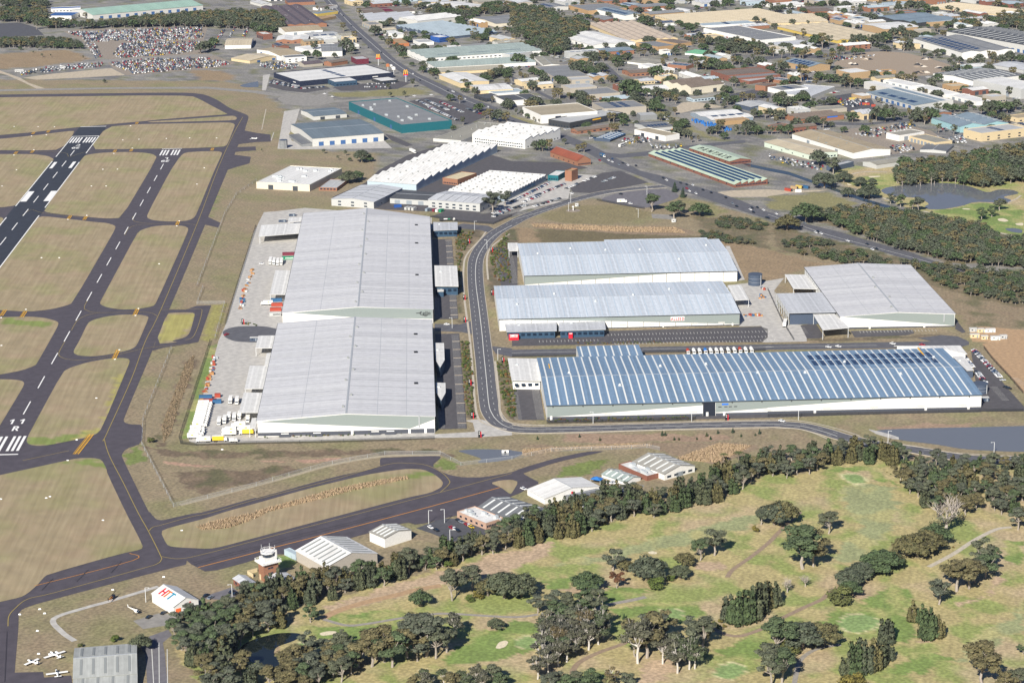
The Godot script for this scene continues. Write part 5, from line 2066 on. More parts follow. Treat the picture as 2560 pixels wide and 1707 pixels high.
func blocked(q: Vector2, margin: float) -> bool:
	if rects.is_empty():
		for b in BUILDINGS:
			rects.append([Vector2(b[2], b[3]), deg_to_rad(b[6]), b[4] / 2.0, b[5] / 2.0])
		for i in range(0, INFILL.size(), 6):
			rects.append([Vector2(INFILL[i], INFILL[i + 1]), deg_to_rad(INFILL[i + 4]), INFILL[i + 2] / 2.0, INFILL[i + 3] / 2.0])
		for s in SHEETS:
			var p := poly2(s[3])
			var bb := Rect2(p[0], Vector2.ZERO)
			for v in p:
				bb = bb.expand(v)
			road_polys.append([bb, p])
	for r in rects:
		var d: Vector2 = q - r[0]
		if d.length_squared() > 60000.0:
			continue
		var u := Vector2(cos(r[1]), -sin(r[1]))
		if absf(d.dot(u)) < r[2] + margin and absf(d.dot(Vector2(-u.y, u.x))) < r[3] + margin:
			return true
	for r in road_polys:
		if (r[0] as Rect2).has_point(q) and Geometry2D.is_point_in_polygon(q, r[1]):
			return true
	return false


# ---------------------------------------------------------------- where things stand (metres)
const BUILDINGS := [
["car_showroom","long navy showroom with a flat white roof beside the roundabout",-112,-2848.6,85.8,134.1,-63.6,5.9,"F",1.0,1,"navy","white","solar=5,1 text=end"],
["showroom_entrance","low white-roofed glass entrance hall on the navy showroom's front",-99.9,-2795.3,33.2,30.6,-68.2,5.6,"F",0.5,1,"glassy","white","win=6"],
["restaurant_block","small dark restaurant with white roof under the tall arch sign",-44,-2805.2,28,24.2,-62.2,3.4,"F",0.6,1,"charcoal","white","win=4"],
["hardware_store","big teal-walled hardware store with grey roof full of air units",-24.1,-2527.3,175.5,61.8,-68.5,9,"F",1.0,1,"teal","grey","ac=14 door=3"],
["grey_warehouse","wide pale warehouse with blue-grey gable roof and front canopy doors",-93.8,-2424,81.8,96.8,17.3,8.8,"G",2.0,1,"palegrey","slate","door=6"],
["grey_warehouse","smaller blue-grey-roofed warehouse behind the wide one by the roundabout",-113.8,-2559.6,41.5,46.8,21,4.7,"G",1.5,1,"palegrey","slate","door=2"],
["lean_to_store","low dark grey lean-to at the left of the two blue-grey warehouses",-130.8,-2395.4,59.7,17,-73.3,3.2,"K",1.0,1,"grey","midgrey",""],
["sawtooth_factory","white sawtooth factory with rows of small roof lights in front",14.6,-2226,54.1,210.4,-24.8,6.2,"S",3.0,11,"paleblue","white","vent=60"],
["sawtooth_hall","white sawtooth hall with striped column front beside the fig trees",107.2,-2375.2,71.1,69.2,-37.6,9.9,"S",3.0,5,"white","white","win=22 vent=24"],
["long_low_store","long low olive-grey flat store behind the striped hall",56.1,-2422,34.7,111.3,-28.2,3.2,"F",0.3,1,"palegrey","olivegrey","vent=10"],
["cream_factory","cream block with white flat roof crowded with air units",-123.5,-2175.6,57.9,86.1,-20.2,6.4,"F",0.5,1,"creamwhite","white","ac=16 door=2"],
["factory_office","small grey-roofed brick office beside the cream block",-88.3,-2146.6,18.6,40.8,-13.9,2.9,"F",0.4,1,"brick","lightgrey","win=5"],
["panel_warehouse","pale panel warehouse with light roof just behind the tallest grey roof",-52.9,-2079.2,68.1,45,66.4,6.6,"G",2.0,1,"lightgrey","lightroof","win=3 seams=4"],
["link_building","low dark-roofed link between two pale warehouses",-6,-2071.9,39.5,35.4,-20.3,5.2,"G",1.0,1,"lightgrey","darkroof","door=3"],
["panel_warehouse","light grey panel warehouse with lone gum at its right end",39.7,-2045.7,54.3,40.9,-25.7,8,"G",1.5,1,"lightgrey","lightroof","win=7 seams=5"],
["dotted_roof_factory","huge white low sawtooth roof dotted with vents beside the car rows",76.1,-2119.9,62.1,103.4,-25.8,5.2,"S",1.6,14,"bluegrey","white","vent=80 text=side"],
["brick_annex","two-storey brick office with cream roof between the sawtooth factories",39.2,-2158.5,18.1,35.4,-34.4,6,"F",0.5,1,"brick","cream","win=8"],
["entrance_pavilion","glazed entry pavilion at the end of the dotted white roof",138.6,-2164.4,11.1,24.4,-23.1,5.2,"F",0.5,1,"teal","white","win=4"],
["brick_tower_block","square brick block at the end of the dotted white roof",152.7,-2155.4,7.7,13.9,-31.4,9.9,"F",1.0,1,"brick","tan",""],
["terracotta_hall","long brick hall with red terracotta gable roof by the crossroads",158.7,-2256.4,59.8,15.9,-65.1,5.3,"G",5.0,1,"brick","terracotta","win=10"],
["white_wall_store","broad store with tall white wall and beige flat roof above the highway",164.8,-2518,62.1,70.4,-72.3,9.4,"F",0.6,1,"white","beige","text=n"],
["concrete_unit","concrete walled unit with dark curved roof left of the white store",120.6,-2627.5,47.4,41.5,17.9,6.2,"F",0.5,1,"concrete","darkroof",""],
["tyre_shop","long charcoal shop with yellow corner sign and grey roof",193.4,-2485,33.9,90.5,-47.9,6.3,"F",0.8,1,"charcoal","lightgrey","win=14 sign=yellow"],
["concrete_unit","big concrete unit with dark solar panels on its roof",237.7,-2548.4,46.1,52.4,-76,8.3,"F",0.6,1,"concrete","grey","solar=4,2"],
["concrete_unit","mid-height concrete unit with twin roofs above the solar one",221.4,-2667.5,46,43.1,-74.6,5.4,"F",0.6,1,"concrete","grey",""],
["blue_front_unit","concrete unit with a blue front left end",201,-2696.8,29.8,36.6,-71.1,7.5,"F",0.6,1,"concrete","lightgrey",""],
["terrace_units","row of concrete units with stepped grey roofs along the back lane",187.5,-2825.3,101,45.4,-77.4,6.2,"F",0.5,1,"concrete","grey","door=5"],
["terrace_units","last concrete unit in the stepped row, with pale roof",206.8,-2769.5,29.1,28.6,-77.2,5.9,"F",0.5,1,"concrete","lightgrey","door=2"],
["lane_shed","narrow beige-roofed shed at the head of the stepped row",175.3,-2940.7,76,21.2,-83.2,3.2,"G",1.0,1,"white","olivegrey",""],
["pale_blue_unit","pale walled unit with pale blue roof beside the dense wood",132.9,-2998.2,30.3,40.3,-52.1,7.2,"F",0.6,1,"lightgrey","paleblue",""],
["long_white_works","long bright white works with a blue door in its flank",256,-3131.8,124.9,67.6,-68,5.6,"M",2.0,2,"white","white","door=6"],
["beige_sheds","wide pinkish beige multi-span shed roof behind the white works",318.4,-3212.2,195.4,75.8,-77.5,4.7,"M",2.0,6,"cream","pinkbeige",""],
["brick_unit","brick unit with blue-grey roofs behind the lane trees",274.2,-3019.3,47.7,34,16.2,5.5,"G",1.5,1,"brick","bluegrey","door=3"],
["yellow_brick_unit","yellow brick unit with grey roof below the beige spans",338.4,-3065.9,53.5,31.2,-60.8,5.2,"F",0.5,1,"yellowbrick","grey","door=2"],
["yellow_brick_unit","tan brick unit with mottled brown roof near the red doors",368.8,-3099.4,50.7,24.7,-58.6,4,"F",0.4,1,"yellowbrick","brownroof",""],
["green_roof_shed","shed with bright green striped roof",395,-2992.4,37.6,29.4,-40.1,3,"M",1.5,3,"white","green",""],
["grey_roof_shed","low shed with patchy grey roofs left of the white office",314.8,-2921.6,45.1,42.4,-47.3,2.9,"M",1.0,2,"white","olivegrey",""],
["white_office","white flat roofed office among the lane trees",316.7,-2860.8,58.9,17.2,-60.1,4.6,"F",0.5,1,"white","white","win=8"],
["brick_house","brick hall with dark brown roof by the curved street",289.3,-2828.6,34.3,30.3,17.3,4.6,"G",2.0,1,"brick","brownroof","win=5"],
["brick_unit","small brick unit with solar roof right of the white office",351.1,-2878.2,28.5,20,-37,4.4,"F",0.4,1,"brick","bluegrey","solar=3,1"],
["brown_roof_factory","cream walled factory with broad weathered brown corrugated roof",345.6,-2697.9,51.7,57.3,30.4,9,"M",2.5,3,"creamwhite","brownroof","door=2"],
["white_house","white gabled building beside the dark figs at the canal",294.5,-2688.6,29.7,27.3,16.1,5.5,"G",2.0,1,"white","white","win=4"],
["site_hut","long low blue-grey hut in the vacant lot",351.4,-2622.3,46.1,15,25,4,"G",1.0,1,"paleblue","olivegrey","win=9"],
["red_brick_works","long red brick works with grey-brown roof and pink parapet",422.4,-2793.2,45.5,70.7,-70.2,6.5,"F",0.8,1,"redbrick","brownroof","win=6"],
["red_brick_works","lower red brick range along the front of the pink-parapet works",432.4,-2763.9,20.1,67.3,-68.3,5.6,"F",0.5,1,"redbrick","grey","win=7"],
["red_brick_works","low brick annexe nearest the dark car park on the right",436,-2752.2,17.8,49.1,-54.1,3.6,"F",0.4,1,"redbrick","lightgrey",""],
["brick_house","orange brick block at the edge of the dark yard",435.7,-2687.3,15.6,24.4,-43.2,6.3,"F",0.5,1,"brick","brownroof",""],
["distant_works","brick and white works with grey roofs at the top middle",290.1,-3486.4,77.2,67.4,-70.3,5.9,"F",0.5,1,"yellowbrick","grey",""],
["distant_works","white and blue walled hall behind the stone yard",318.6,-3412.9,93.9,32.7,-65.6,7.4,"G",2.0,1,"white","bluegrey","solar=8,1"],
["sawtooth_sheds","vast cream sawtooth roof along the upper right",475.9,-3366.3,183.9,102.9,20,2.6,"S",2.0,18,"cream","creamroof",""],
["grey_plant","large grey flat-roofed plant right of the dense street trees",485.7,-3158.8,149.8,61.4,-64.5,5.6,"F",0.8,1,"white","grey","vent=12"],
["solar_canopy_shed","long pale blue shed with dark panels behind the grey plant",470.4,-3292.8,32.9,84.7,-76.8,2.3,"F",0.3,1,"white","paleblue","solar=9,1"],
["drum_recycler","white-roofed workshop above the yard of blue drums",352.9,-2492.4,54,55.8,18.4,4.1,"M",1.5,2,"bluegrey","white","solar=4,1"],
["tan_brick_shop","tan brick front building of the blue drum yard",359.8,-2459.1,20.4,35.5,-70.6,4.3,"F",0.5,1,"yellowbrick","tan",""],
["dark_wall_shed","grey roofed shed with dark blue end wall",401.7,-2555.1,32.1,35.5,-62.8,5.2,"G",1.5,1,"navygrey","lightgrey","door=2"],
["solar_unit","grey unit with ribbed solar roof behind the tyre shop",267.1,-2437.2,31.8,34.9,20.5,3.7,"G",1.5,1,"lightgrey","midgrey","solar=6,1"],
["tall_grey_unit","narrow tall grey unit right of the tyre shop",265.7,-2498.3,18.8,20.1,-82.1,5.4,"F",0.5,1,"grey","lightgrey",""],
["brick_shop_row","row of brick shops with brown roofs above the caravan yard",198.3,-2426.7,55.7,13.4,29.4,3.7,"G",2.0,1,"brick","brownroof","win=6"],
["beige_warehouse","beige-roofed warehouse with white front by the yellow crates",264.6,-2381,52.8,20.9,-55.3,5.6,"F",0.6,1,"white","beige","door=2"],
["blue_roof_shop","steel-blue roof with white strips beside the caravan yard",211.8,-2378.9,41.5,19.3,60,2.4,"G",1.5,1,"navygrey","steelblue","sky=6"],
["green_works","long brick works with pale green sawtooth roof strips and dark glass",295.1,-2192.6,183.6,38.1,-68.4,3.3,"S",2.6,5,"redbrick","palegreen","win=20 text=strips"],
["lettered_roof_block","brick block with lettered pale green roof beside the canal",318.3,-2259.3,84.9,25.7,-67.5,3.9,"G",2.0,1,"redbrick","palegreen","win=14 text=roof"],
["beige_spans","beige many-ridged roof over yellow walls at the upper right",610.8,-3169.6,169.9,86.8,-69.2,4.1,"M",1.8,5,"yellowwall","creamroof",""],
["sawtooth_sheds","cream sawtooth roof left of the container stacks",576.8,-3319.4,89.8,80.7,6.6,3.6,"S",2.0,9,"cream","creamroof",""],
["brick_unit","brick factory with mottled roof at the top right of centre",631,-3422,35.4,64.4,11.8,5.1,"G",1.5,1,"brick","brownroof","win=5"],
["tan_warehouse","tan walled warehouse with white roof by the container yard",702.4,-3188.8,61.7,61.3,19.5,8.6,"G",1.5,1,"tan","white",""],
["dark_hall","dark hall with broad blue-grey roof behind the container yard",761,-3287.3,83.9,92.6,28.4,6.2,"M",2.0,2,"charcoal","bluegrey",""],
["white_unit","white-roofed unit amid the upper right trees",803.1,-3257.3,23.7,81.6,-69.9,5.9,"F",0.5,1,"tan","paleblue",""],
["distant_works","very wide cream roofs at the far top right corner",887,-3413.4,137.5,65.5,-52.3,2,"M",2.0,8,"cream","creamroof",""],
["open_bay_plant","long plant with dark open loading bays at the right edge",842.7,-3035.5,176.9,90.5,-63.5,11.7,"G",3.0,1,"palegrey","darkroof","door=14 sky=14"],
["solar_plant","white walled plant with rows of dark panels on a ridged roof",759,-2982.1,148.2,78.7,-76.5,9.8,"M",2.0,3,"white","grey","solar=10,4 door=3"],
["ribbed_hall","broad grey ribbed hall with low white wall at the right",716.4,-2737.2,81.3,75.2,28.3,6.3,"G",2.0,1,"white","midgrey","sky=8"],
["ribbed_hall","pale hall tucked behind the broad grey ribbed one",792.8,-2812.3,57.4,43.4,-61.2,4.3,"G",2.0,1,"lightgrey","lightroof",""],
["tall_pale_unit","tall pale grey unit at the right edge with a lone gum",731.3,-2629.1,85.4,46.1,-62.4,11.7,"F",0.8,1,"lightgrey","white","door=2"],
["blue_door_depot","grey-roofed depot with blue roller doors and panels",587.8,-2577.2,106.6,42.7,-69.4,5.5,"K",3.0,1,"lightgrey","bluegrey","door=8 solar=4,1"],
["depot_back_wall","long narrow pale block backing the blue-door depot",597.6,-2608,166,16.6,-68.1,8.1,"F",0.5,1,"palegrey","white",""],
["loading_store","white-roofed loading store, farthest of three in a row",612,-2694,56.2,21.1,-63.5,4.4,"F",0.5,1,"white","white","door=4"],
["loading_store","white-roofed loading store, middle of three in a row",640.1,-2635,70.2,19.7,-69.4,4.3,"F",0.5,1,"white","white","door=4"],
["loading_store","white-roofed loading store, nearest of three in a row",666.2,-2571.9,57.9,20.8,-70.1,4.2,"F",0.5,1,"white","white","door=4"],
["navy_front_shop","tall white-roofed shop with one navy and one tan wall",563.1,-2771.4,31.6,31.3,-66.1,8.4,"F",0.5,1,"tan","white",""],
["curved_hall","tan hall with curved blue-grey roof and panels by the street",516.9,-2851.9,57.3,32.8,-62.9,7.2,"G",3.0,1,"tan","bluegrey","solar=5,2 door=1"],
["concrete_unit","pale concrete unit above the brick range",484.8,-2523,20.5,37.4,-72.4,4.1,"F",0.5,1,"concrete","olivegrey",""],
["brick_range","long brick range with brown roof and bright blue awnings",458.7,-2472.7,59.7,32.8,22.5,5.3,"M",1.5,3,"brick","brownroof","sign=blue"],
["tan_roof_works","long white works with tan roof and grey roller door",455.7,-2300.4,124.8,46,-68.6,6.5,"G",2.5,1,"white","tanroof","door=2 vent=10"],
["cream_roof_shop","cream-roofed shop front with green trim facing the truck yard",408.4,-2279.3,86.4,34.5,-64.9,5.4,"G",1.5,1,"greenwhite","creamroof","win=8 text=shop"],
["white_workshop","white workshop wing behind the truck yard",536.7,-2345,20.6,37.7,-58.7,6.1,"F",0.5,1,"white","olivegrey","door=2"],
["cream_workshop","cream workshop with a row of open bays",556.6,-2309.7,45,22.9,-64.5,5.5,"F",0.5,1,"cream","olivegrey","door=7"],
["blue_grey_works","blue-grey works with striped double roof and aqua band",624.7,-2409.4,64,61.8,-73.4,6.9,"M",3.0,2,"aqua","bluegrey","sky=10"],
["cream_block","cream fronted block with pale blue wall right of the works",636.1,-2341.6,30.7,63.2,-65.1,8.9,"F",0.6,1,"cream","lightgrey","solar=4,1 win=4"],
["canal_shed","low pale roofed shed among the trees by the canal",484.6,-2198.5,46,21.2,29.4,4.6,"G",1.5,1,"lightgrey","olivegrey",""],
["low_grey_shed","long low grey shed above the right hand wood",556.1,-2276.7,40.2,28,64.8,2.6,"G",1.0,1,"lightgrey","midgrey",""],
["street_shed","pale flat shed at the left of the street trees",532.5,-3066.2,37.5,55.5,-67,3.1,"F",0.3,1,"lightgrey","lightroof",""],
["brick_unit","brick unit with solar roof on the side street",465.1,-2743.3,30.5,19.7,-52.7,3.6,"F",0.4,1,"brick","lightgrey","solar=3,1"],
["white_unit","white unit with panelled grey roof below the brick one",460.1,-2666.3,29.8,40.2,-63.3,5.4,"F",0.5,1,"white","grey","solar=6,1"],
["white_roof_store","long white-roofed store above the red container yard",482.2,-2651.3,41.5,79.7,-31.9,4,"F",0.5,1,"palegrey","lightroof",""],
["yard_canopy","white open canopy in the red container yard",543.3,-2615.6,21.2,16,-63,3.5,"F",0.2,1,"tan","white",""],
["brick_corner_shop","brick shop with black fascia at the left side street",405.9,-2411.2,10.9,22.1,-55.2,5.2,"F",0.5,1,"brick","brownroof","sign=black"],
["tan_house","cream unit with tan roof at the right edge",693.7,-2442,20.9,29.1,-65,4.5,"F",0.5,1,"cream","tanroof","win=4"],
["brown_roof_shop","small shop with brown roof beside the grass verge",525.3,-2769.1,14.4,17.2,-45.2,3.7,"G",1.5,1,"white","brownroof",""],
["blue_grey_shop","blue-grey shop at the corner by the canal palms",433.3,-2185,8.4,34.8,-48.4,4.8,"F",0.5,1,"navygrey","lightgrey",""],
["brick_terrace","long brick terrace with dark brown roof left of the highway",-197.2,-3462.8,241.2,65.3,102.4,5,"M",2.0,4,"brick","purpleroof","vent=10"],
["brick_terrace","orange brick block at the top left of the highway",-195.1,-3644,45.1,41.1,10.7,4.5,"F",0.5,1,"brick","purpleroof",""],
["tan_gable_shed","white walled shed with tan gable roof near the highway",-178.4,-3290.6,57.7,56.3,16.8,6.2,"G",3.0,1,"white","tanroof","door=2"],
["pale_roof_shed","pale roofed shed with a few panels by the street trees",-142.8,-3243.6,45.4,51.1,15,3.2,"G",1.5,1,"white","lightgrey","solar=3,1"],
["white_roof_shops","white-roofed shops with brick end wall",-183.8,-3198.3,48.8,45.7,89.7,4.8,"M",2.0,2,"brick","white","win=4"],
["white_roof_store","white low-roofed store behind the large street gum",-139.5,-3102.7,40.7,60.3,-59,4.6,"F",0.5,1,"white","white",""],
["grey_roof_store","white walled store with grey roof right of the street gum",-122.6,-3074.2,28.9,71,3.2,7.3,"G",1.5,1,"white","grey",""],
["white_barn","white barn with tan and white striped roof at the car yard",-195.3,-3048.7,32.6,76.8,28.7,6.8,"G",2.5,1,"white","tanroof","door=3"],
["white_barn","white fronted office end of the striped barn",-171.2,-2997.9,22.1,29.7,-73.1,7.2,"F",0.5,1,"white","midgrey","win=3"],
["brown_roof_house","low building with dark brown roof behind the showroom",-148,-2959.1,27.7,23.5,26.9,3.9,"G",2.5,1,"concrete","purpleroof",""],
["red_roof_house","terracotta-roofed row behind the showroom",-112.9,-2962.6,29.8,15.6,43.9,4.8,"G",2.0,1,"brick","brownroof",""],
["maroon_shop","shop with maroon side wall beside the highway",-80.2,-2975.8,27.4,17.4,-72.8,6.6,"F",0.5,1,"maroon","lightgrey",""],
["lettered_shed","white shed with reddish lettered roof at the highway's right",-50.7,-3516.1,83.3,66.2,14.2,3.8,"G",1.5,1,"white","brownroof","text=roofred win=8"],
["white_saw_shed","white sawtooth shed in front of the lettered one",-43.5,-3431.7,88.9,78.3,-80,3.7,"S",1.5,4,"lightgrey","lightroof","win=8"],
["vaulted_store","grey-white vaulted store with tall blank parapet",20.9,-3380.8,84.8,51.1,34,8.3,"M",1.5,4,"palegrey","white",""],
["blue_saw_works","wide pale blue sawtooth works right of the highway",43.3,-3275,85.1,147.6,32.8,3.5,"S",2.0,12,"navygrey","paleblue","door=4"],
["white_cube_shop","white cube shop left of the blue sawtooth works",-33,-3231.2,42.8,17.7,-62.5,4.8,"F",0.4,1,"white","white",""],
["blue_showroom","bright blue two-storey showroom in front of the works",32.2,-3170,22.6,17.5,-56.3,7,"F",0.6,1,"brightblue","white","win=8"],
["striped_front_works","white works with black and yellow striped front and long windows",78.3,-3019.7,169.5,84.5,18,8.1,"M",1.5,4,"white","greengrey","win=24 solar=3,1"],
["ribbed_white_shed","long white shed with pale green ribbed roof below the striped works",84.5,-2930.7,141.2,51.5,13.5,5,"M",1.0,5,"white","greengrey",""],
["tan_ribbed_shed","long tan-walled shed with grey ribbed roof",68,-2879.5,96.4,29.8,12.9,3.8,"M",1.0,6,"cream","olivegrey",""],
["cream_ribbed_unit","cream unit with bright ribbed roof along the highway",58.5,-2789.4,79.3,38.7,-70.2,6.1,"G",1.5,1,"cream","white",""],
["white_ribbed_unit","white-roofed unit with painted marks by the highway trees",91.4,-2718.8,46.3,44.3,10.9,4.7,"G",1.5,1,"cream","white","text=marks"],
["dark_office","dark glassy office with white canopy posts at the highway",85.6,-2653.9,33,23.6,-65.2,4,"F",0.5,1,"charcoal","darkroof","win=6"],
["white_side_unit","white unit with grey roof beside the dark office",110.8,-2625,43.7,27.7,-71.8,6,"F",0.5,1,"white","grey",""],
["pale_blue_unit","small pale blue roofed unit behind the dark office",109.2,-2694.8,27.4,41,-71.7,3,"F",0.4,1,"white","paleblue",""],
["white_hall","big white roofed hall at the top of the highway's right side",64.5,-3553.5,79.7,63.7,-52.4,4.5,"G",2.0,1,"white","white",""],
["tan_hall","tan hall with grey roof behind the row of street trees",131.7,-3361.2,62.5,81.5,23.8,5.3,"G",2.0,1,"creamwhite","grey",""],
["orange_sign_shop","tan-roofed shop with orange front near the highway",-26,-3147.4,47.3,16.8,-77.1,4.1,"F",0.4,1,"orange","tan",""],
["white_parts_shop","white parts shop beside the blue showroom",8.2,-3147.4,30.7,21.9,-72.2,4.1,"F",0.4,1,"white","lightgrey",""],
["roadside_shop","yellow and blue roadside shop left of the highway",-150.5,-3496.2,21.3,43.9,-46.8,3.8,"F",0.4,1,"yellowwall","bluegrey",""],
["roadside_shop","tan roadside shop with white awning left of the highway",-147.7,-3432.8,18.6,43.7,-32.3,3.7,"F",0.4,1,"tan","tan","sign=blue"],
["roadside_shop","white roadside shop topmost left of the highway",-150.1,-3571.9,18,42.8,-35.7,3.5,"F",0.4,1,"white","brownroof",""],
["blue_roof_office","white office with bright blue panelled roof by the sports ground",-566.7,-3511.4,39.4,46.9,-7.8,6.2,"F",0.5,1,"white","solarblue","win=8"],
["blue_roof_office","rear white office with blue roof behind the first",-577,-3602.1,47.8,20.6,9.1,5.3,"F",0.5,1,"white","solarblue","win=8"],
["mint_roof_warehouse","enormous warehouse with mint green roof at the top left",-455.6,-3570.1,194.3,84.7,31.5,7.5,"G",5.0,1,"palegrey","mint","door=12"],
["cream_roof_barn","cream-roofed open barn beside the lines of parked trucks",-259.9,-3167.5,37.4,71.7,1.1,5.3,"G",2.5,1,"white","creamroof","door=3"],
["cream_roof_barn","cream-roofed open shed nearest the excavated field",-224.6,-3020.9,39.9,58.6,-46.1,3.9,"G",2.5,1,"cream","creamroof","door=2"],
["hangar","white hangar with striped grey gable roof at the end of the apron",146.4,-1266.5,30,24.9,-55.6,4,"G",3.0,1,"white","warmgrey","sky=5 win=4 door=1"],
["hangar_annex","low brick annexe with white flat roof against the striped hangar",130.3,-1261.2,28.3,9.6,-57.6,2.7,"F",0.6,1,"redbrick","white","ac=4"],
["small_hangar","small pale green-grey shed between the two white hangars",118.5,-1252,20.8,13,-50.3,2,"G",1.8,1,"white","greengrey","sky=4 vent=6"],
["hangar","plain white gable hangar with dark annexe",81.2,-1228.5,19.4,39,-60.7,3.6,"G",3.0,1,"white","white","text=mark"],
["hangar_annex","dark grey-roofed annexe in front of the plain white hangar",92.8,-1219.5,22.5,10,27.4,2.3,"G",1.2,1,"grey","midgrey","win=4"],
["apron_office","pinkish brick office with white flat roof by the car park",29.8,-1185.5,26.5,13.4,-52.3,3.5,"F",0.6,1,"pinkbrick","white","win=10 ac=5"],
["striped_hangar","blue-grey hangar with white roof strips behind the brick office",50.9,-1198.7,38,25.6,-46.2,1.6,"G",3.0,1,"grey","midgrey","sky=6"],
["brick_shed","brick and white shed with grey skylit roof on the apron",-22.2,-1158.2,14,19.2,-51.6,5.8,"G",2.0,1,"white","warmgrey","sky=4"],
["hangar","large beige-walled hangar with white ridged roof behind the she-oaks",-51.8,-1126.8,31.7,33.2,-56.3,6.2,"G",4.5,1,"beigegrey","white","sky=7g"],
["brick_office","long low brick office with white roof left of the control tower",-98.4,-1091.6,21,7.1,-59,3.6,"G",1.2,1,"redbrick","lightroof","win=9"],
["tower_annex","single-storey annexe with pale roof at the control tower's foot",-80.8,-1098.5,12.9,12.3,-58.8,2.6,"G",1.2,1,"tan","lightroof","win=3"],
["helicopter_hangar","white hangar with big coloured roof lettering and orange door",-135.4,-1071.8,23.4,14.8,-54.8,5,"G",3.2,1,"white","white","text=htt"],
["apron_store","pale blue windowless store beside the large beige hangar",-76.8,-1136.9,11.4,3.7,-53.1,3.1,"F",0.3,1,"paleblue","paleblue",""],
["corner_hangar","old pale metal hangar with grey roof strips at the lower left corner",-161.5,-993.7,30.3,35.9,7.1,4.3,"G",2.5,1,"lightgrey","oldroof","sky=5g"],
["corner_hangar","lower ribbed wing of the old hangar at the very bottom left",-158.6,-970.8,30.2,14.6,6.4,2.6,"K",1.5,1,"lightgrey","oldroof","sky=4g"],
]

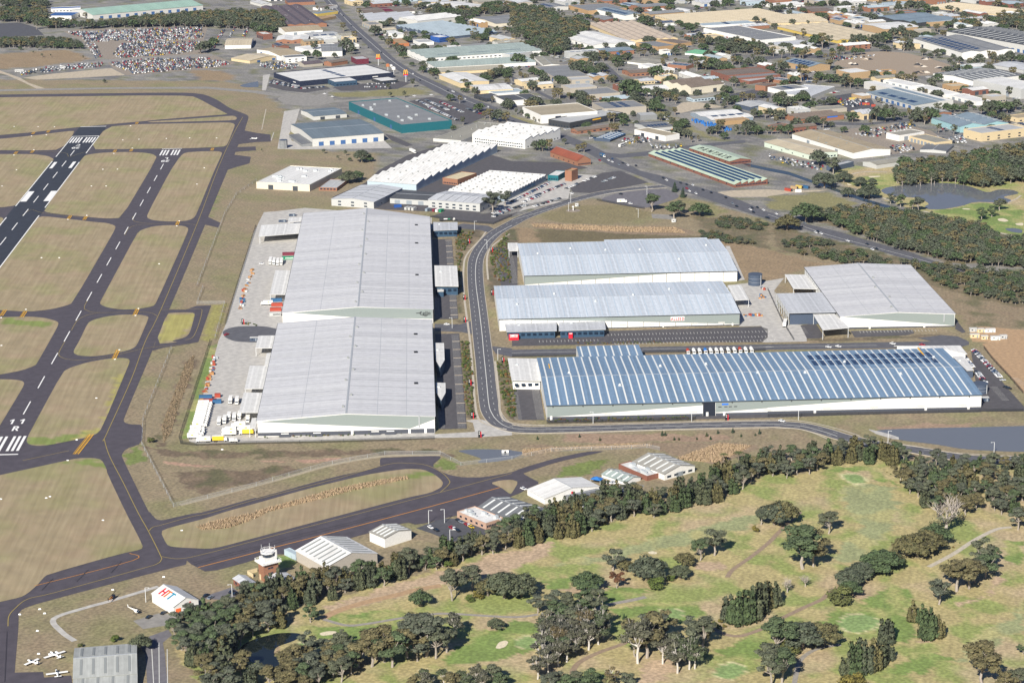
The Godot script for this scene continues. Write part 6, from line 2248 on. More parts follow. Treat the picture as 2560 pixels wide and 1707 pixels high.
const SHEETS := [
["airfield_pavement","asphalt",4,[-573.5,-2763,-532,-2761.5,-421.3,-2757,-324.4,-2752.5,-289.4,-2746.7,-270.1,-2731,-251.5,-2690.1,-230.1,-2624.1,-211.5,-2587.5,-204.5,-2571.7,-202.8,-2553,-201.9,-2491.6,-201.3,-2474.1,-201.8,-2390.1,-202.3,-2358.1,-201.7,-2342.3,-202.1,-2272.4,-202.3,-2239.8,-202.7,-2027.1,-202.5,-1985.1,-203.4,-1680.2,-204.3,-1668.6,-203.9,-1587.9,-204.1,-1582.8,-203.4,-1562.1,-204,-1397.5,-202.7,-1390.3,-198.1,-1385.3,-189.3,-1384.1,-185.3,-1344.4,-194.5,-1334.2,-195.8,-1322.3,-193.7,-1313.6,-166.1,-1215.3,-165.2,-1215.6,-160.6,-1200.6,-155.5,-1182.4,-149.7,-1161.2,-144.5,-1155.7,-133.5,-1130.9,-144.3,-1124.4,-209.2,-1079.8,-216.1,-1072.9,-217.1,-1067.2,-213.9,-1048.4,-206.6,-995.5,-202.9,-971.3,-217.2,-972.3,-294.4,-1383.8,-406.9,-1957.7,-509.9,-2436.5],1],
["taxiway","asphalt",6,[-163.8,-1211.8,-160.6,-1203.3,-156.8,-1200.7,-152.1,-1203.6,-140,-1210.9,-133.2,-1212.8,-103.9,-1236,-103.8,-1234.1,-59.2,-1268.9,-29.8,-1284.9,-30.4,-1302.8,-25.9,-1303.5,7.3,-1304.7,8.6,-1300.7,2.3,-1285.5,8.2,-1273.7,13.5,-1267.2,21.5,-1261.9,34.9,-1261.5,52.1,-1269.2,57.8,-1275.9,80.8,-1293.9,101,-1305.1,113.6,-1305.6,106.2,-1300.4,80.2,-1285.6,60.9,-1268.5,58.7,-1266.7,61.8,-1260.4,68.8,-1247.9,60.7,-1239.7,54.3,-1229.5,20,-1197.6,16.1,-1195.7,-6.9,-1181.3,-13.3,-1187.2,-34.5,-1171.1,-47.4,-1162,-55,-1149,-72.9,-1138.6,-83.5,-1141.9,-97.3,-1139.6,-96.9,-1133.9,-122.6,-1116.7,-130.1,-1126.6,-133.5,-1130.9,-144.5,-1155.7,-149.7,-1161.2,-155.4,-1178.9,-161.1,-1193.4],1],
["taxiway","asphalt",7,[-205.2,-1680.3,-190.3,-1679,-182.7,-1690.1,-171,-1690.7,-171.2,-1585.1,-171.4,-1583,-184.9,-1574.6,-195.8,-1570.2,-203.4,-1562.1],0],
["taxiway","asphalt",7,[-203.6,-2020.1,-201.7,-2016.1,-188.9,-1991.6,-189.2,-1971.5,-200.3,-1983,-203.5,-1985.2],0],
["taxiway","asphalt",7,[-203,-2474,-187,-2455,-170,-2443,-167,-2399,-183,-2398,-203,-2387],0],
["taxiway","asphalt",7,[-204,-2370,-182,-2372,-180,-2349,-203,-2342],0],
["taxiway","asphalt",7,[-204,-2328,-183,-2312,-182,-2276,-193,-2260,-203,-2243],0],
["apron","asphalt",5,[-218.3,-992.5,-192.2,-992.1,-190.6,-985.4,-177.6,-987,-173.9,-969.3,-214.6,-972.2],0],
["yard_concrete","concrete",4,[-151,-2033.9,-154.6,-1951.2,-155,-1772.6,-154.6,-1628.7,-156.3,-1583.8,-156.2,-1583.2,-155.7,-1539.3,-155.2,-1430,-156.7,-1354.4,-154.9,-1346.4,-149.7,-1340.9,-111,-1340.7,-68.7,-1340.1,-26.3,-1340.1,4.9,-1340.2,33.3,-1339.5,55.4,-1341.8,55.8,-1350.8,47.4,-1356.1,40.8,-1372.8,35.1,-1377.5,25.6,-1375.3,30.6,-1370.2,31.5,-1351,5,-1348.1,6.7,-1620.8,9.2,-1994.5,-112.4,-2049.5,-137.7,-2037.4],0],
["access_road","road",6,[7.9,-1619.1,27.3,-1615.8,37.7,-1626.1,36.6,-1587,27.6,-1593.9,7.7,-1598.8],0],
["access_road","road",6,[31.8,-1960,38,-1966.3,60.9,-1955,67.4,-1938.6,60.9,-1926,53.3,-1937.8,33.5,-1946.4],0],
["turning_circle","road",7,[-155.6,-1610,-152.6,-1619,-146.3,-1624.8,-130.4,-1625,-121.8,-1622.6,-111.1,-1612.3,-109.7,-1587.6,-122.4,-1580.2,-127.2,-1577.7,-143.9,-1582.1,-152.2,-1594.3],2],
["estate_road","road",4,[48.7,-1553.6,64.6,-1545.7,64.4,-1542,112.1,-1540.8,161.6,-1540.9,255.1,-1540.1,255.1,-1540.1,344.6,-1538.3,377.2,-1537.5,369.6,-1547.4,389.3,-1553.8,400.6,-1549.2,405.2,-1534.5,403,-1525.9,393.3,-1519.4,333.2,-1522.6,252.8,-1525.7,252.7,-1524.9,160.2,-1527.1,111,-1525,63.6,-1523.9,63.6,-1522.8,52,-1532.9],0],
["warehouse_forecourt","carpark",4,[62.8,-1870.2,78.9,-1862.4,83.6,-1859.9,77.6,-1733,73,-1731.3,64,-1730.7],0],
["allied_car_park","carpark",5,[65.8,-1572.3,110.3,-1571.5,138.9,-1587.3,257.9,-1589.3,261.9,-1582.7,258.1,-1558.6,252,-1546.3,187.3,-1551.9,162.7,-1551.1,113.7,-1550.9,64.9,-1551.6],0],
["loading_concrete","concrete",5,[250.9,-1717.2,285.2,-1728.6,300.1,-1736.4,285.4,-1696.3,278,-1619.3,281,-1596.7,292.4,-1589.4,285.3,-1544.9,255.9,-1545.1,251.2,-1546.4,259.5,-1567.6,258.2,-1590.8,241.4,-1590.7],0],
["side_concrete","concrete",4,[267.6,-1854.9,271.4,-1854.6,266.9,-1733.9,261,-1730.8],0],
["warehouse_car_park","carpark",6,[288.2,-1589.7,301,-1594.9,300.9,-1557.9,296.5,-1552.3,286.8,-1553.1],0],
["warehouse_car_park","carpark",6,[323.3,-1571.2,370.6,-1570.1,370.2,-1560.9,363.2,-1555.5,323,-1553],0],
["side_road","carpark",4,[403.4,-1570.3,410.5,-1594.7,409.2,-1560.6,406,-1557.8],0],
["end_car_park","carpark",5,[400.3,-1508.7,406.3,-1506.8,404.6,-1466.4,402.8,-1424.1,402.8,-1374.1,400.2,-1364.7,371.3,-1367.1,388.3,-1451.6],0],
["unit_car_park","carpark",5,[61.2,-1452.7,79.5,-1451.2,78.6,-1372.1,61.2,-1373.5],0],
["lane_road","carpark",4,[79.4,-1373.2,129.8,-1375,181.1,-1375.1,228.8,-1375.2,228.9,-1375.9,302.3,-1374.7,372.5,-1371.8,370.9,-1365.2,300.7,-1366.9,227.1,-1364.7,227.1,-1364.7,129,-1366.1,80.5,-1367.3],0],
["highway","road",5,[-162.7,-3734.7,-136.9,-3527.4,-105.1,-3327.6,-76.8,-3159.6,-43.1,-2965.9,-17.5,-2857.5,17.3,-2729.4,47,-2635.6,84,-2546.7,107.3,-2489.3,121.2,-2462.9,146,-2398.6,167.8,-2343.9,182.4,-2286,198.1,-2224.7,212.4,-2195.6,234.7,-2140.6,252.2,-2101.5,273.9,-2059.2,293.9,-2012.6,321.8,-1957.9,343.7,-1925.3,364.3,-1879.5,389.6,-1839.2,414,-1796.5,431.1,-1768.4,451.8,-1739.1,458.2,-1753.6,437.9,-1781.7,423.7,-1818.8,402.3,-1853.8,381,-1894.3,349.6,-1941.9,326.7,-1988.8,308.6,-2041.2,292.5,-2078.2,270.5,-2117.1,248.3,-2162.8,227,-2194.1,216.2,-2234.5,199.7,-2296.4,185,-2348.4,164.8,-2403.2,137.4,-2461.1,108.9,-2525.4,92.4,-2597.4,61.4,-2672.6,29,-2778,1.2,-2862.6,-28.3,-2982,-56,-3143.5,-92.6,-3360.8,-119.2,-3522.2,-144,-3732],0],
["cross_road","road",6,[187,-2282,213,-2264,249,-2276,276,-2304,314,-2319,358,-2336,359,-2352,316,-2337,272,-2317,250,-2300,215,-2286,200,-2296],0],
["roundabout_road","concrete_dark",4,[-178,-2690,-170,-2709,-150,-2720,-128,-2714,-110,-2702,-105,-2673,-108,-2645,-125,-2632,-146,-2632,-165,-2648],2],
["roundabout_road","concrete_dark",5,[-207,-2756,-178,-2727,-147,-2717,-163,-2700,-184,-2711,-206,-2732],0],
["roundabout_road","concrete_dark",6,[-115,-2666,-67,-2677,1,-2690,20,-2696,19,-2679,-13,-2671,-80,-2662,-115,-2646],0],
["roundabout_road","concrete_dark",6,[-128,-2713,-113,-2745,-105,-2757,-115,-2728,-115,-2703],0],
["perimeter_road","concrete_dark",4,[-567,-2803,-400,-2803,-273,-2793,-207,-2754,-193,-2741,-192,-2729,-206,-2734,-271,-2776,-398,-2789,-564,-2787],0],
["field_track","pale",4,[-573,-2972,-556,-2941,-530,-2896,-512,-2853,-481,-2801,-493,-2802,-522,-2863,-552,-2922,-568,-2945],0],
["field_track","concrete_dark",5,[-568,-2962,-528,-2984,-474,-3024,-433,-3049,-374,-3068,-293,-3087,-289,-3063,-371,-3042,-443,-3015,-525,-2966,-557,-2949],0],
["sports_court","midasphalt",4,[-682,-3452,-630,-3466,-594,-3405,-566,-3313,-652,-3291],0],
["auction_yard","gravel",3,[-542,-3349,-526,-3373,-325,-3382,-319,-3265,-311,-3102,-293,-3081,-252,-2992,-272,-2953,-390,-2901,-416,-2966,-432,-3022,-433,-3049,-462,-3098,-496,-3236],0],
["fill_pad","pale",4,[-527,-2896,-496,-2925,-419,-2967,-392,-2903,-454,-2887,-506,-2878],0],
["store_car_park","carpark",4,[-13,-2650,14,-2680,66,-2602,84,-2547,58,-2488,42,-2507,26,-2553],0],
["showroom_car_park","carpark",4,[-195,-2829,-191,-2851,-153,-2780,-120,-2780,-113,-2758,-144,-2731,-173,-2752,-194,-2789],0],
["showroom_apron","concrete",4,[-207,-2880,-198,-2889,-195,-2754,-200,-2755],0],
["restaurant_car_park","carpark",5,[-111,-2770,-75,-2792,-24,-2808,-10,-2793,-27,-2747,-68,-2739,-99,-2739],0],
["warehouse_concrete","concrete",3,[-163,-2597,-145,-2611,-145,-2528,-149,-2444,-144,-2404,-121,-2365,-40,-2392,-31,-2346,-136,-2350,-157,-2356],0],
["service_lane","carpark",4,[-40,-2434,-30,-2418,-8,-2363,-15,-2354,-32,-2391],0],
["factory_yard","carpark",3,[-87.7,-2097,-56.9,-2162.3,-43.4,-2226.7,-12.8,-2306.7,23.2,-2359.4,-3.2,-2381.7,47,-2350.4,96.9,-2258.8,153.9,-2246.9,174.5,-2215.6,130.3,-2181.6,89.2,-2089.5,54.5,-2008.9,21.6,-2016.9,-35.5,-2034.6,-86.6,-2066.7],0],
["gallery_car_park","concrete",4,[74.8,-2050.6,128.3,-2148.8,162.9,-2182.7,182.5,-2175.1,148.5,-2114.7,142.3,-2057.8,101.8,-2023.4,85.4,-2004.9,64.2,-1989.1],0],
["bitumen_car_park","carpark",5,[148.3,-2120,186.9,-2188.1,206.8,-2196.2,229.1,-2134.2,205.9,-2116.8,166.6,-2089.4,149.9,-2096.2],0],
["oval_lot","oldasphalt",4,[170.4,-2057,197,-2091.5,230.7,-2103.2,246.4,-2098.4,253.1,-2067.9,246.9,-2052.3,212.4,-2011.5,191.5,-2033],2],
["entry_car_park","carpark",4,[8,-1999.3,23.7,-2021.5,59.6,-2006,86.6,-2032.2,97.9,-2048.3,96.8,-2026.4,84.9,-1994.1,66.2,-1962.2,33.2,-1978.2],0],
["hut_yard","concrete_dark",5,[216.4,-1990.6,236.3,-1983.9,234.9,-1963.1,215.4,-1972],0],
["drum_yard","concrete_dark",4,[302,-2522,322,-2535,340,-2467,338,-2425,322,-2406,312,-2456],0],
["vacant_lot","pale",4,[308,-2571,320,-2604,338,-2606,356,-2584,366,-2564,332,-2556,316,-2535,300,-2526],2],
["dark_yard","midasphalt",4,[375,-2646,422,-2690,438,-2663,433,-2631,385,-2605],0],
["demolition_site","rubble",4,[556,-2882,585,-2948,632,-2994,675,-2978,698,-2914,713,-2853,703,-2817,666,-2775,636,-2770,616,-2809,591,-2830,567,-2852],2],
["container_yard","midasphalt",4,[491,-2616,541,-2651,553,-2609,545,-2540,512,-2506,499,-2545],0],
["truck_yard","gravel",3,[371,-2266,411,-2226,444,-2258,471,-2237,537,-2273,578,-2300,575,-2385,549,-2437,488,-2408,467,-2377,484,-2316,410,-2286],0],
["street","road",4,[245,-2921,256,-2924,263,-2824,270,-2751,261,-2744,255,-2815,248,-2863],0],
["street","road",4,[123,-2831,135,-2794,157,-2688,186,-2588,179,-2574,161,-2646,139,-2732,121,-2795],0],
["street","road",4,[424,-2443,509,-2427,564,-2449,619,-2464,715,-2513,718,-2524,622,-2479,568,-2463,512,-2441,440,-2463],0],
["street","road",4,[461,-2923,511,-2957,552,-2932,572,-2960,632,-2994,635,-3014,558,-2962,517,-2987,466,-2953],0],
["ramp_bridge_lot","pale",4,[289.5,-2079.6,306.9,-2088.2,342.8,-2089.7,358,-2083,402,-2081.1,391.1,-2074.5,361.2,-2069.8,337.6,-2056.8,337.2,-2054.3,300.4,-2058],0],
["canal_water","canal",5,[332.4,-2234,359.8,-2196.2,377.7,-2174,395.1,-2126.9,409.9,-2088.2,422.5,-2053.4,429.7,-2036,448.2,-1998.8,461.3,-1973.6,457.8,-1962.2,443.9,-1988.6,425.4,-2025.5,418.4,-2043.7,405.8,-2078.1,391.1,-2116.5,375.8,-2156.3,357.3,-2180.5,341.7,-2203.9],0],
["lake","water",6,[451.9,-2073.5,462,-2088.1,486.2,-2098.8,509.4,-2104.5,530.2,-2099.7,543.1,-2085.1,547.7,-2069,551.8,-2055.6,557.1,-2055.1,567.7,-2066.9,580.7,-2063,583.6,-2049.9,579.5,-2042.6,561.7,-2031.8,568.1,-2016.2,558.1,-2002.4,548,-2008.3,530.2,-2012.6,513.1,-1994.8,491.4,-1982.5,478.2,-1983.8,478.4,-1998.2,485.7,-2007.2,482.5,-2034.7,463.3,-2044.2,452.9,-2055.4],1],
["pond","water",6,[291.2,-1331.7,303.3,-1311.7,326.3,-1301.1,340.5,-1290.2,367.4,-1283.8,383.7,-1282.1,398.3,-1334.4,391,-1333.9,362.1,-1333.9,340.7,-1334.5,301.1,-1334.3],2],
["pond","water",5,[17.9,-1313.9,33.3,-1315.9,54,-1312.1,54,-1311,61.5,-1307.2,59.1,-1301,53.3,-1295.1,53.3,-1295.1,42.7,-1289.6,30.4,-1288.5,34.7,-1296.5,26,-1305.7],2],
["pond","darkwater",5,[-89.6,-1025.5,-78.8,-1031.6,-68.8,-1030.9,-65.3,-1027.2,-71,-1020.1,-78.9,-1013.9,-79.8,-1006,-75.2,-996.4,-73.3,-982.1,-75.7,-977.3,-81.8,-990.4,-87.5,-995.4,-87.5,-994.7,-96,-1000.5,-98.3,-1009.9,-94.7,-1020.4],2],
["pond","water",5,[528.3,-1898.5,537.6,-1899.8,543.7,-1892.6,539.6,-1877.7,530.7,-1885.1],2],
["pond","water",5,[-234,-2798,-212,-2828,-210,-2830,-206,-2781,-209,-2782,-223,-2781],2],
["bunker","sand",7,[-57.9,-1029.4,-53.8,-1031.9,-49,-1031.5,-48.7,-1028.7,-51.9,-1026.9,-56.3,-1026.1],2],
["bunker","sand",7,[31.6,-1004.6,33.8,-1011.8,37.2,-1013.9,38.8,-1011.5,36.9,-1005.6,33.5,-1003.4],2],
["bunker","sand",7,[121.7,-1129,124.7,-1130.7,127.2,-1128.5,126.6,-1125.6,122.9,-1125.9],2],
["bunker","sand",7,[453.6,-2142.7,466.2,-2144.2,466.2,-2138.7,454.2,-2134.4],2],
["bunker","sand",7,[480.2,-2126.3,487.5,-2129.4,498.2,-2122.8,494,-2114.1,479.4,-2112.9],2],
["bunker","sand",7,[425.8,-2114.1,430,-2101.9,425,-2098.7],2],
["bunker","sand",7,[532.9,-1938.6,539.4,-1940.3,541.4,-1928.6,536.2,-1924.6,531.5,-1929.6],2],
["bunker","sand",7,[543.3,-1917.1,552.4,-1920.7,548.8,-1907.6,543.5,-1910.4],2],
["bunker","sand",7,[510.8,-1985.4,517.9,-1984.7,517.9,-1978.4,511.7,-1980.5],2],
["concrete_spillway","concrete",8,[289.1,-1335.3,293.3,-1331.6,300.4,-1324.2,304.9,-1317.2,303.9,-1312.8,300.3,-1314.2,291.9,-1324.9,288.8,-1333.7],0],
["golf_road","oldasphalt",4,[-144.4,-1032.2,-135.8,-1039.9,-133.1,-1032.8,-136.8,-1023.5,-134.3,-1009.9,-128,-966.1,-138,-966.8,-144.1,-1010.6,-147.7,-1017.5],0],
["hangar_car_park","oldasphalt",4,[-124,-1081,-107.2,-1095,-101.1,-1083.8,-100.9,-1066,-104.1,-1063.3,-108.7,-1076.9],0],
["hangar_car_park","concrete_dark",4,[-155.3,-1052.6,-143.3,-1061.8,-133.4,-1059.6,-131.4,-1056.6,-136.5,-1045.6,-148.9,-1041.6],0],
["office_car_park","midasphalt",5,[-7.6,-1176.4,7.1,-1191.4,16.6,-1190.3,33.8,-1169.7,26.1,-1144.5,19,-1153.5,11.6,-1154.1,1.8,-1166.9],0],
["shed_yard","concrete_dark",4,[102.5,-1239.3,117.4,-1242.1,124.2,-1243.5,131.7,-1239,125.5,-1224,115.7,-1224.7,105,-1229.4],0],
["dirt_site","dirt",4,[413.3,-1527.9,430.7,-1538.2,460.5,-1541.6,411.6,-1368.6,410.4,-1404.4,411.3,-1441.7,411,-1490.8],0],
["compound","dirt",3,[414.7,-1572.4,427.7,-1574.4,461.3,-1559.1,450.6,-1521.1,407.6,-1534.3],0],
]

const ISLANDS := [
[-568,-2735,-528,-2740,-432,-2736,-350,-2733,-287,-2723,-274,-2697,-253,-2642,-234,-2594,-229,-2582,-253,-2575,-303,-2557,-335,-2542,-376,-2525,-411,-2508,-445,-2487,-480,-2474,-515,-2460],
[-323,-2542,-277,-2554,-233,-2569,-221,-2572,-216,-2554,-218,-2540,-263,-2538,-314,-2536],
[-510,-2437,-476,-2449,-442,-2466,-406,-2490,-397,-2490,-396,-2376,-426,-2374,-463,-2380,-500,-2385],
[-365,-2513,-333,-2527,-274,-2526,-224,-2528,-216,-2515,-215,-2497,-214,-2385,-218,-2373,-259,-2369,-295,-2371,-331,-2372,-365,-2374],
[-494.6,-2357.8,-459.1,-2357.2,-423,-2353.3,-405.9,-2342.2,-395.8,-2322.7,-395,-2310.5,-395.4,-2258.7,-395.6,-2089.9,-399.6,-2085.4,-409.1,-2079.9,-440.5,-2079.6],
[-365.4,-2322.6,-364.5,-2340.9,-351.9,-2352,-328.7,-2355.8,-304.3,-2350.1,-291.2,-2339.3,-285.3,-2323.3,-285,-2305,-284.3,-2248.3,-285,-2022.4,-296,-2019.7,-312.2,-2026,-340.1,-2040.6,-359.5,-2052.1,-364.8,-2062.3,-365.4,-2255.6],
[-259.9,-2326.7,-256.4,-2345,-239.1,-2349.4,-223.6,-2349,-217.2,-2343.9,-215.6,-2331.3,-216.1,-2241.2,-214.9,-2030.7,-216.2,-2011.9,-222.4,-2002.2,-237.5,-2000.9,-253.7,-2008.5,-259.9,-2018.5,-262.1,-2032.9,-262.4,-2244.9],
[-365.9,-2031.2,-360.1,-2036.8,-337.5,-2023.7,-309.6,-2007,-295.5,-2001,-288.1,-1991.1,-285.2,-1984,-284.4,-1954.8,-284.3,-1707.7,-288.3,-1699.5,-299.7,-1688.7,-316.1,-1683.5,-338.9,-1690.6,-352.4,-1693.4,-366.7,-1769.9,-365.4,-1837.7],
[-422.8,-2041.6,-401.4,-2037.1,-396.9,-2029.6,-395.8,-2006.2,-393.7,-1888.5],
[-262.2,-1952.7,-260.1,-1968,-250.8,-1982.9,-235,-1986.9,-221.3,-1981,-216.2,-1970.5,-215.7,-1935,-216.2,-1701.6,-217.7,-1691.5,-229.7,-1683.5,-242.7,-1683.7,-254.1,-1691.4,-260.6,-1700.5,-262.2,-1707.4,-262.2,-1731.8],
[-347.7,-1668.2,-335,-1668.7,-313.7,-1669.1,-300,-1664,-290.1,-1655,-286,-1648.2,-285.1,-1633.8,-284.8,-1594.9,-284.6,-1538.9,-284.8,-1530.5,-292.2,-1518.7,-306.2,-1509.5,-317.2,-1505.8],
[-263.1,-1644.6,-260.2,-1654,-252.1,-1663,-239.1,-1668.4,-225.1,-1666.5,-218.6,-1661.7,-216.9,-1656.6,-216.7,-1589,-217.3,-1573.6,-221.1,-1565.1,-234.3,-1554.6,-245.7,-1550.4,-256.6,-1553.6,-261.1,-1559.8,-262.6,-1567.2,-262.2,-1592.4],
[-203.9,-1668.6,-198.1,-1670.4,-189.5,-1670.6,-182.4,-1668.3,-181.2,-1660,-180.1,-1609,-182.2,-1596.9,-192.7,-1586.9,-185.8,-1584.3,-203.3,-1579.8],
[-315.9,-1498.9,-304.1,-1497.4,-296.2,-1496.5,-288.7,-1493.2,-285.2,-1487,-284.6,-1473.9,-285.1,-1392.4,-285.8,-1338.2],
[-262.2,-1512,-258.4,-1522.7,-247.6,-1535.8,-232.9,-1544.4,-223.4,-1545,-218.2,-1541.7,-216.7,-1534.5,-216.4,-1508.1,-215.8,-1377.4,-217.8,-1366.1,-222.6,-1359.7,-232.3,-1353.8,-245.2,-1345.9,-252.7,-1344.3,-258.9,-1348.1,-261.8,-1355,-262.5,-1369.7],
[-275.4,-1282.8,-266.5,-1289.2,-248.3,-1301.2,-232.9,-1311.5,-223.5,-1317.7,-213.2,-1317.7,-207.1,-1313.6,-201.6,-1295.4,-200.1,-1287.1,-179.8,-1216.3,-162.9,-1160.5,-163.1,-1154.6,-174.3,-1148.7,-210.6,-1120.6,-212.1,-1115.2,-213.9,-1104.4,-217.2,-1093.2,-220,-1088.8,-229.4,-1083.5,-237.2,-1078.9],
[-155.5,-1182.4,-151.1,-1188.2,-130.3,-1202.8,-120.9,-1212.1,-103.2,-1225.5,-71.8,-1250,-39,-1271.3,-22.2,-1278.2,-12.1,-1280.8,-2.6,-1278.7,4.1,-1268.9,8,-1258.6,9.2,-1252.5,7.8,-1244.8,1.1,-1235.6,-12,-1228.9,-45.4,-1206,-99.3,-1168.5,-116.9,-1156.2,-124.6,-1152.5,-138.4,-1155.3,-146.6,-1157.6,-149.7,-1161.2],
[37.9,-1250.3,44.1,-1254.8,51.5,-1255.6,55.3,-1250.9,50.4,-1231.7,49,-1229.9,44.2,-1241.9],
]

const STRIPS := [
["cart_path","pathgrey",6,2.6,[-56.1,-1047.5,-44.5,-1038.9,-34.4,-1039.6,-15.9,-1046,-0.5,-1049.9,10.8,-1049.8,41.9,-1043.2,55.7,-1045.8]],
["dirt_track","dirt",5,5,[-57.2,-1048.3,-51.8,-1055.1,-46.3,-1060.5,-35,-1068.5,-17.7,-1077.7,-9,-1083.1,5.7,-1088.9]],
["cart_path","pathgrey",6,3.5,[86,-1047.9,91.2,-1054.8,106.2,-1061.1,114.1,-1065]],
["dirt_track","dirtpath",6,2.8,[161.1,-1089,165.6,-1099.7,178.6,-1118.1,190.8,-1137.1,199.7,-1153.6,208.8,-1170.5,217.9,-1186.1]],
["dirt_track","dirtpath",6,3,[68.4,-969.6,68.7,-974.6,72.7,-984.6,83.3,-995.6,95,-1004.1,98.2,-1007.9]],
["dirt_track","dirtpath",6,3,[142.3,-1023.9,148.8,-1013.8,155.6,-1010.5,162.8,-1014.1,172.4,-1021.8,180.7,-1031,196.3,-1045.7,206.7,-1055.2,215.8,-1069.6]],
["cart_path","pathpale",6,3,[273,-1095.7,290.4,-1113,307.8,-1133.4,324.4,-1149.3,334,-1152.1]],
["cart_path","pathgrey",6,2.5,[173.5,-949.7,178.3,-968.1,181.9,-979.4,189.1,-989.3,196.5,-994.1,205.2,-996.1]],
["helicopter_path","concrete",7,3.2,[-147.4,-1098.7,-171.3,-1080,-182.8,-1072,-197.3,-1058.5,-190.6,-1041.1,-182.1,-1028.8]],
["footpath","pathpale",8,1.6,[52.3,-1353.4,44,-1360.9,35.1,-1375.7,33.3,-1414.4,33.7,-1481.6,34,-1566.7,32.7,-1701.6,34.4,-1792.9,38.5,-1843.8,52.2,-1900.8,58.1,-1930.7]],
["footpath","pathpale",8,1.6,[77.8,-1360,56.5,-1367.3,50,-1383.9,50.2,-1428,50.7,-1480.1,50.8,-1513.1]],
["footpath","pathpale",8,1.6,[54,-1753.5,55.7,-1830.1,62,-1874.4,79.5,-1919.8]],
["golf_track","pathpale",6,2.5,[440,-2155,450,-2163,467,-2165,477,-2161]],
["golf_track","pathpale",6,3,[427,-2076,434,-2057.3,445.6,-2040.9,455.4,-2017.6]],
["golf_track","pathpale",6,3,[472.5,-1977.2,480.9,-1959.9,487.2,-1947.7]],
["golf_track","pathpale",6,3,[507.9,-1904.9,514.4,-1891,524.9,-1874.8,535.9,-1860.9]],
["golf_track","pathpale",6,2,[558.1,-2002.4,572.5,-2020.7,582.3,-2037.3]],
["kerb_line","pathpale",9,1.2,[55.5,-1344.5,98.2,-1342.1,141.2,-1343.9,223.5,-1342.2,223.5,-1341.8,241.2,-1340.3,251.6,-1330.4,259,-1316.4]],
["kerb_line","pathpale",9,1.2,[56.3,-1362.3,85.1,-1361.1,143,-1361,179.3,-1361.1,226.3,-1359.6,226.4,-1360.5,247.6,-1356.4,266.4,-1340.6,280.6,-1321.8]],
["kerb_line","pathpale",9,1.0,[292.2,-1306,304.6,-1301.3,320.2,-1292.9,332.1,-1284.5,367.8,-1274.9]],
["kerb_line","pathpale",9,1.0,[328.4,-1269,333.8,-1263.4,353.6,-1260.1]],
["fence_track","paleverge",4,4,[-148.6,-1226.2,-105.4,-1257.5,-86.2,-1272,-60,-1292.5,-27.3,-1306.3,8,-1305.4]],
["drain","pathpale",6,1.0,[-186,-2615,-182,-2475]],
["drain","concrete",6,1.0,[-167,-2456,-167,-2406]],
]

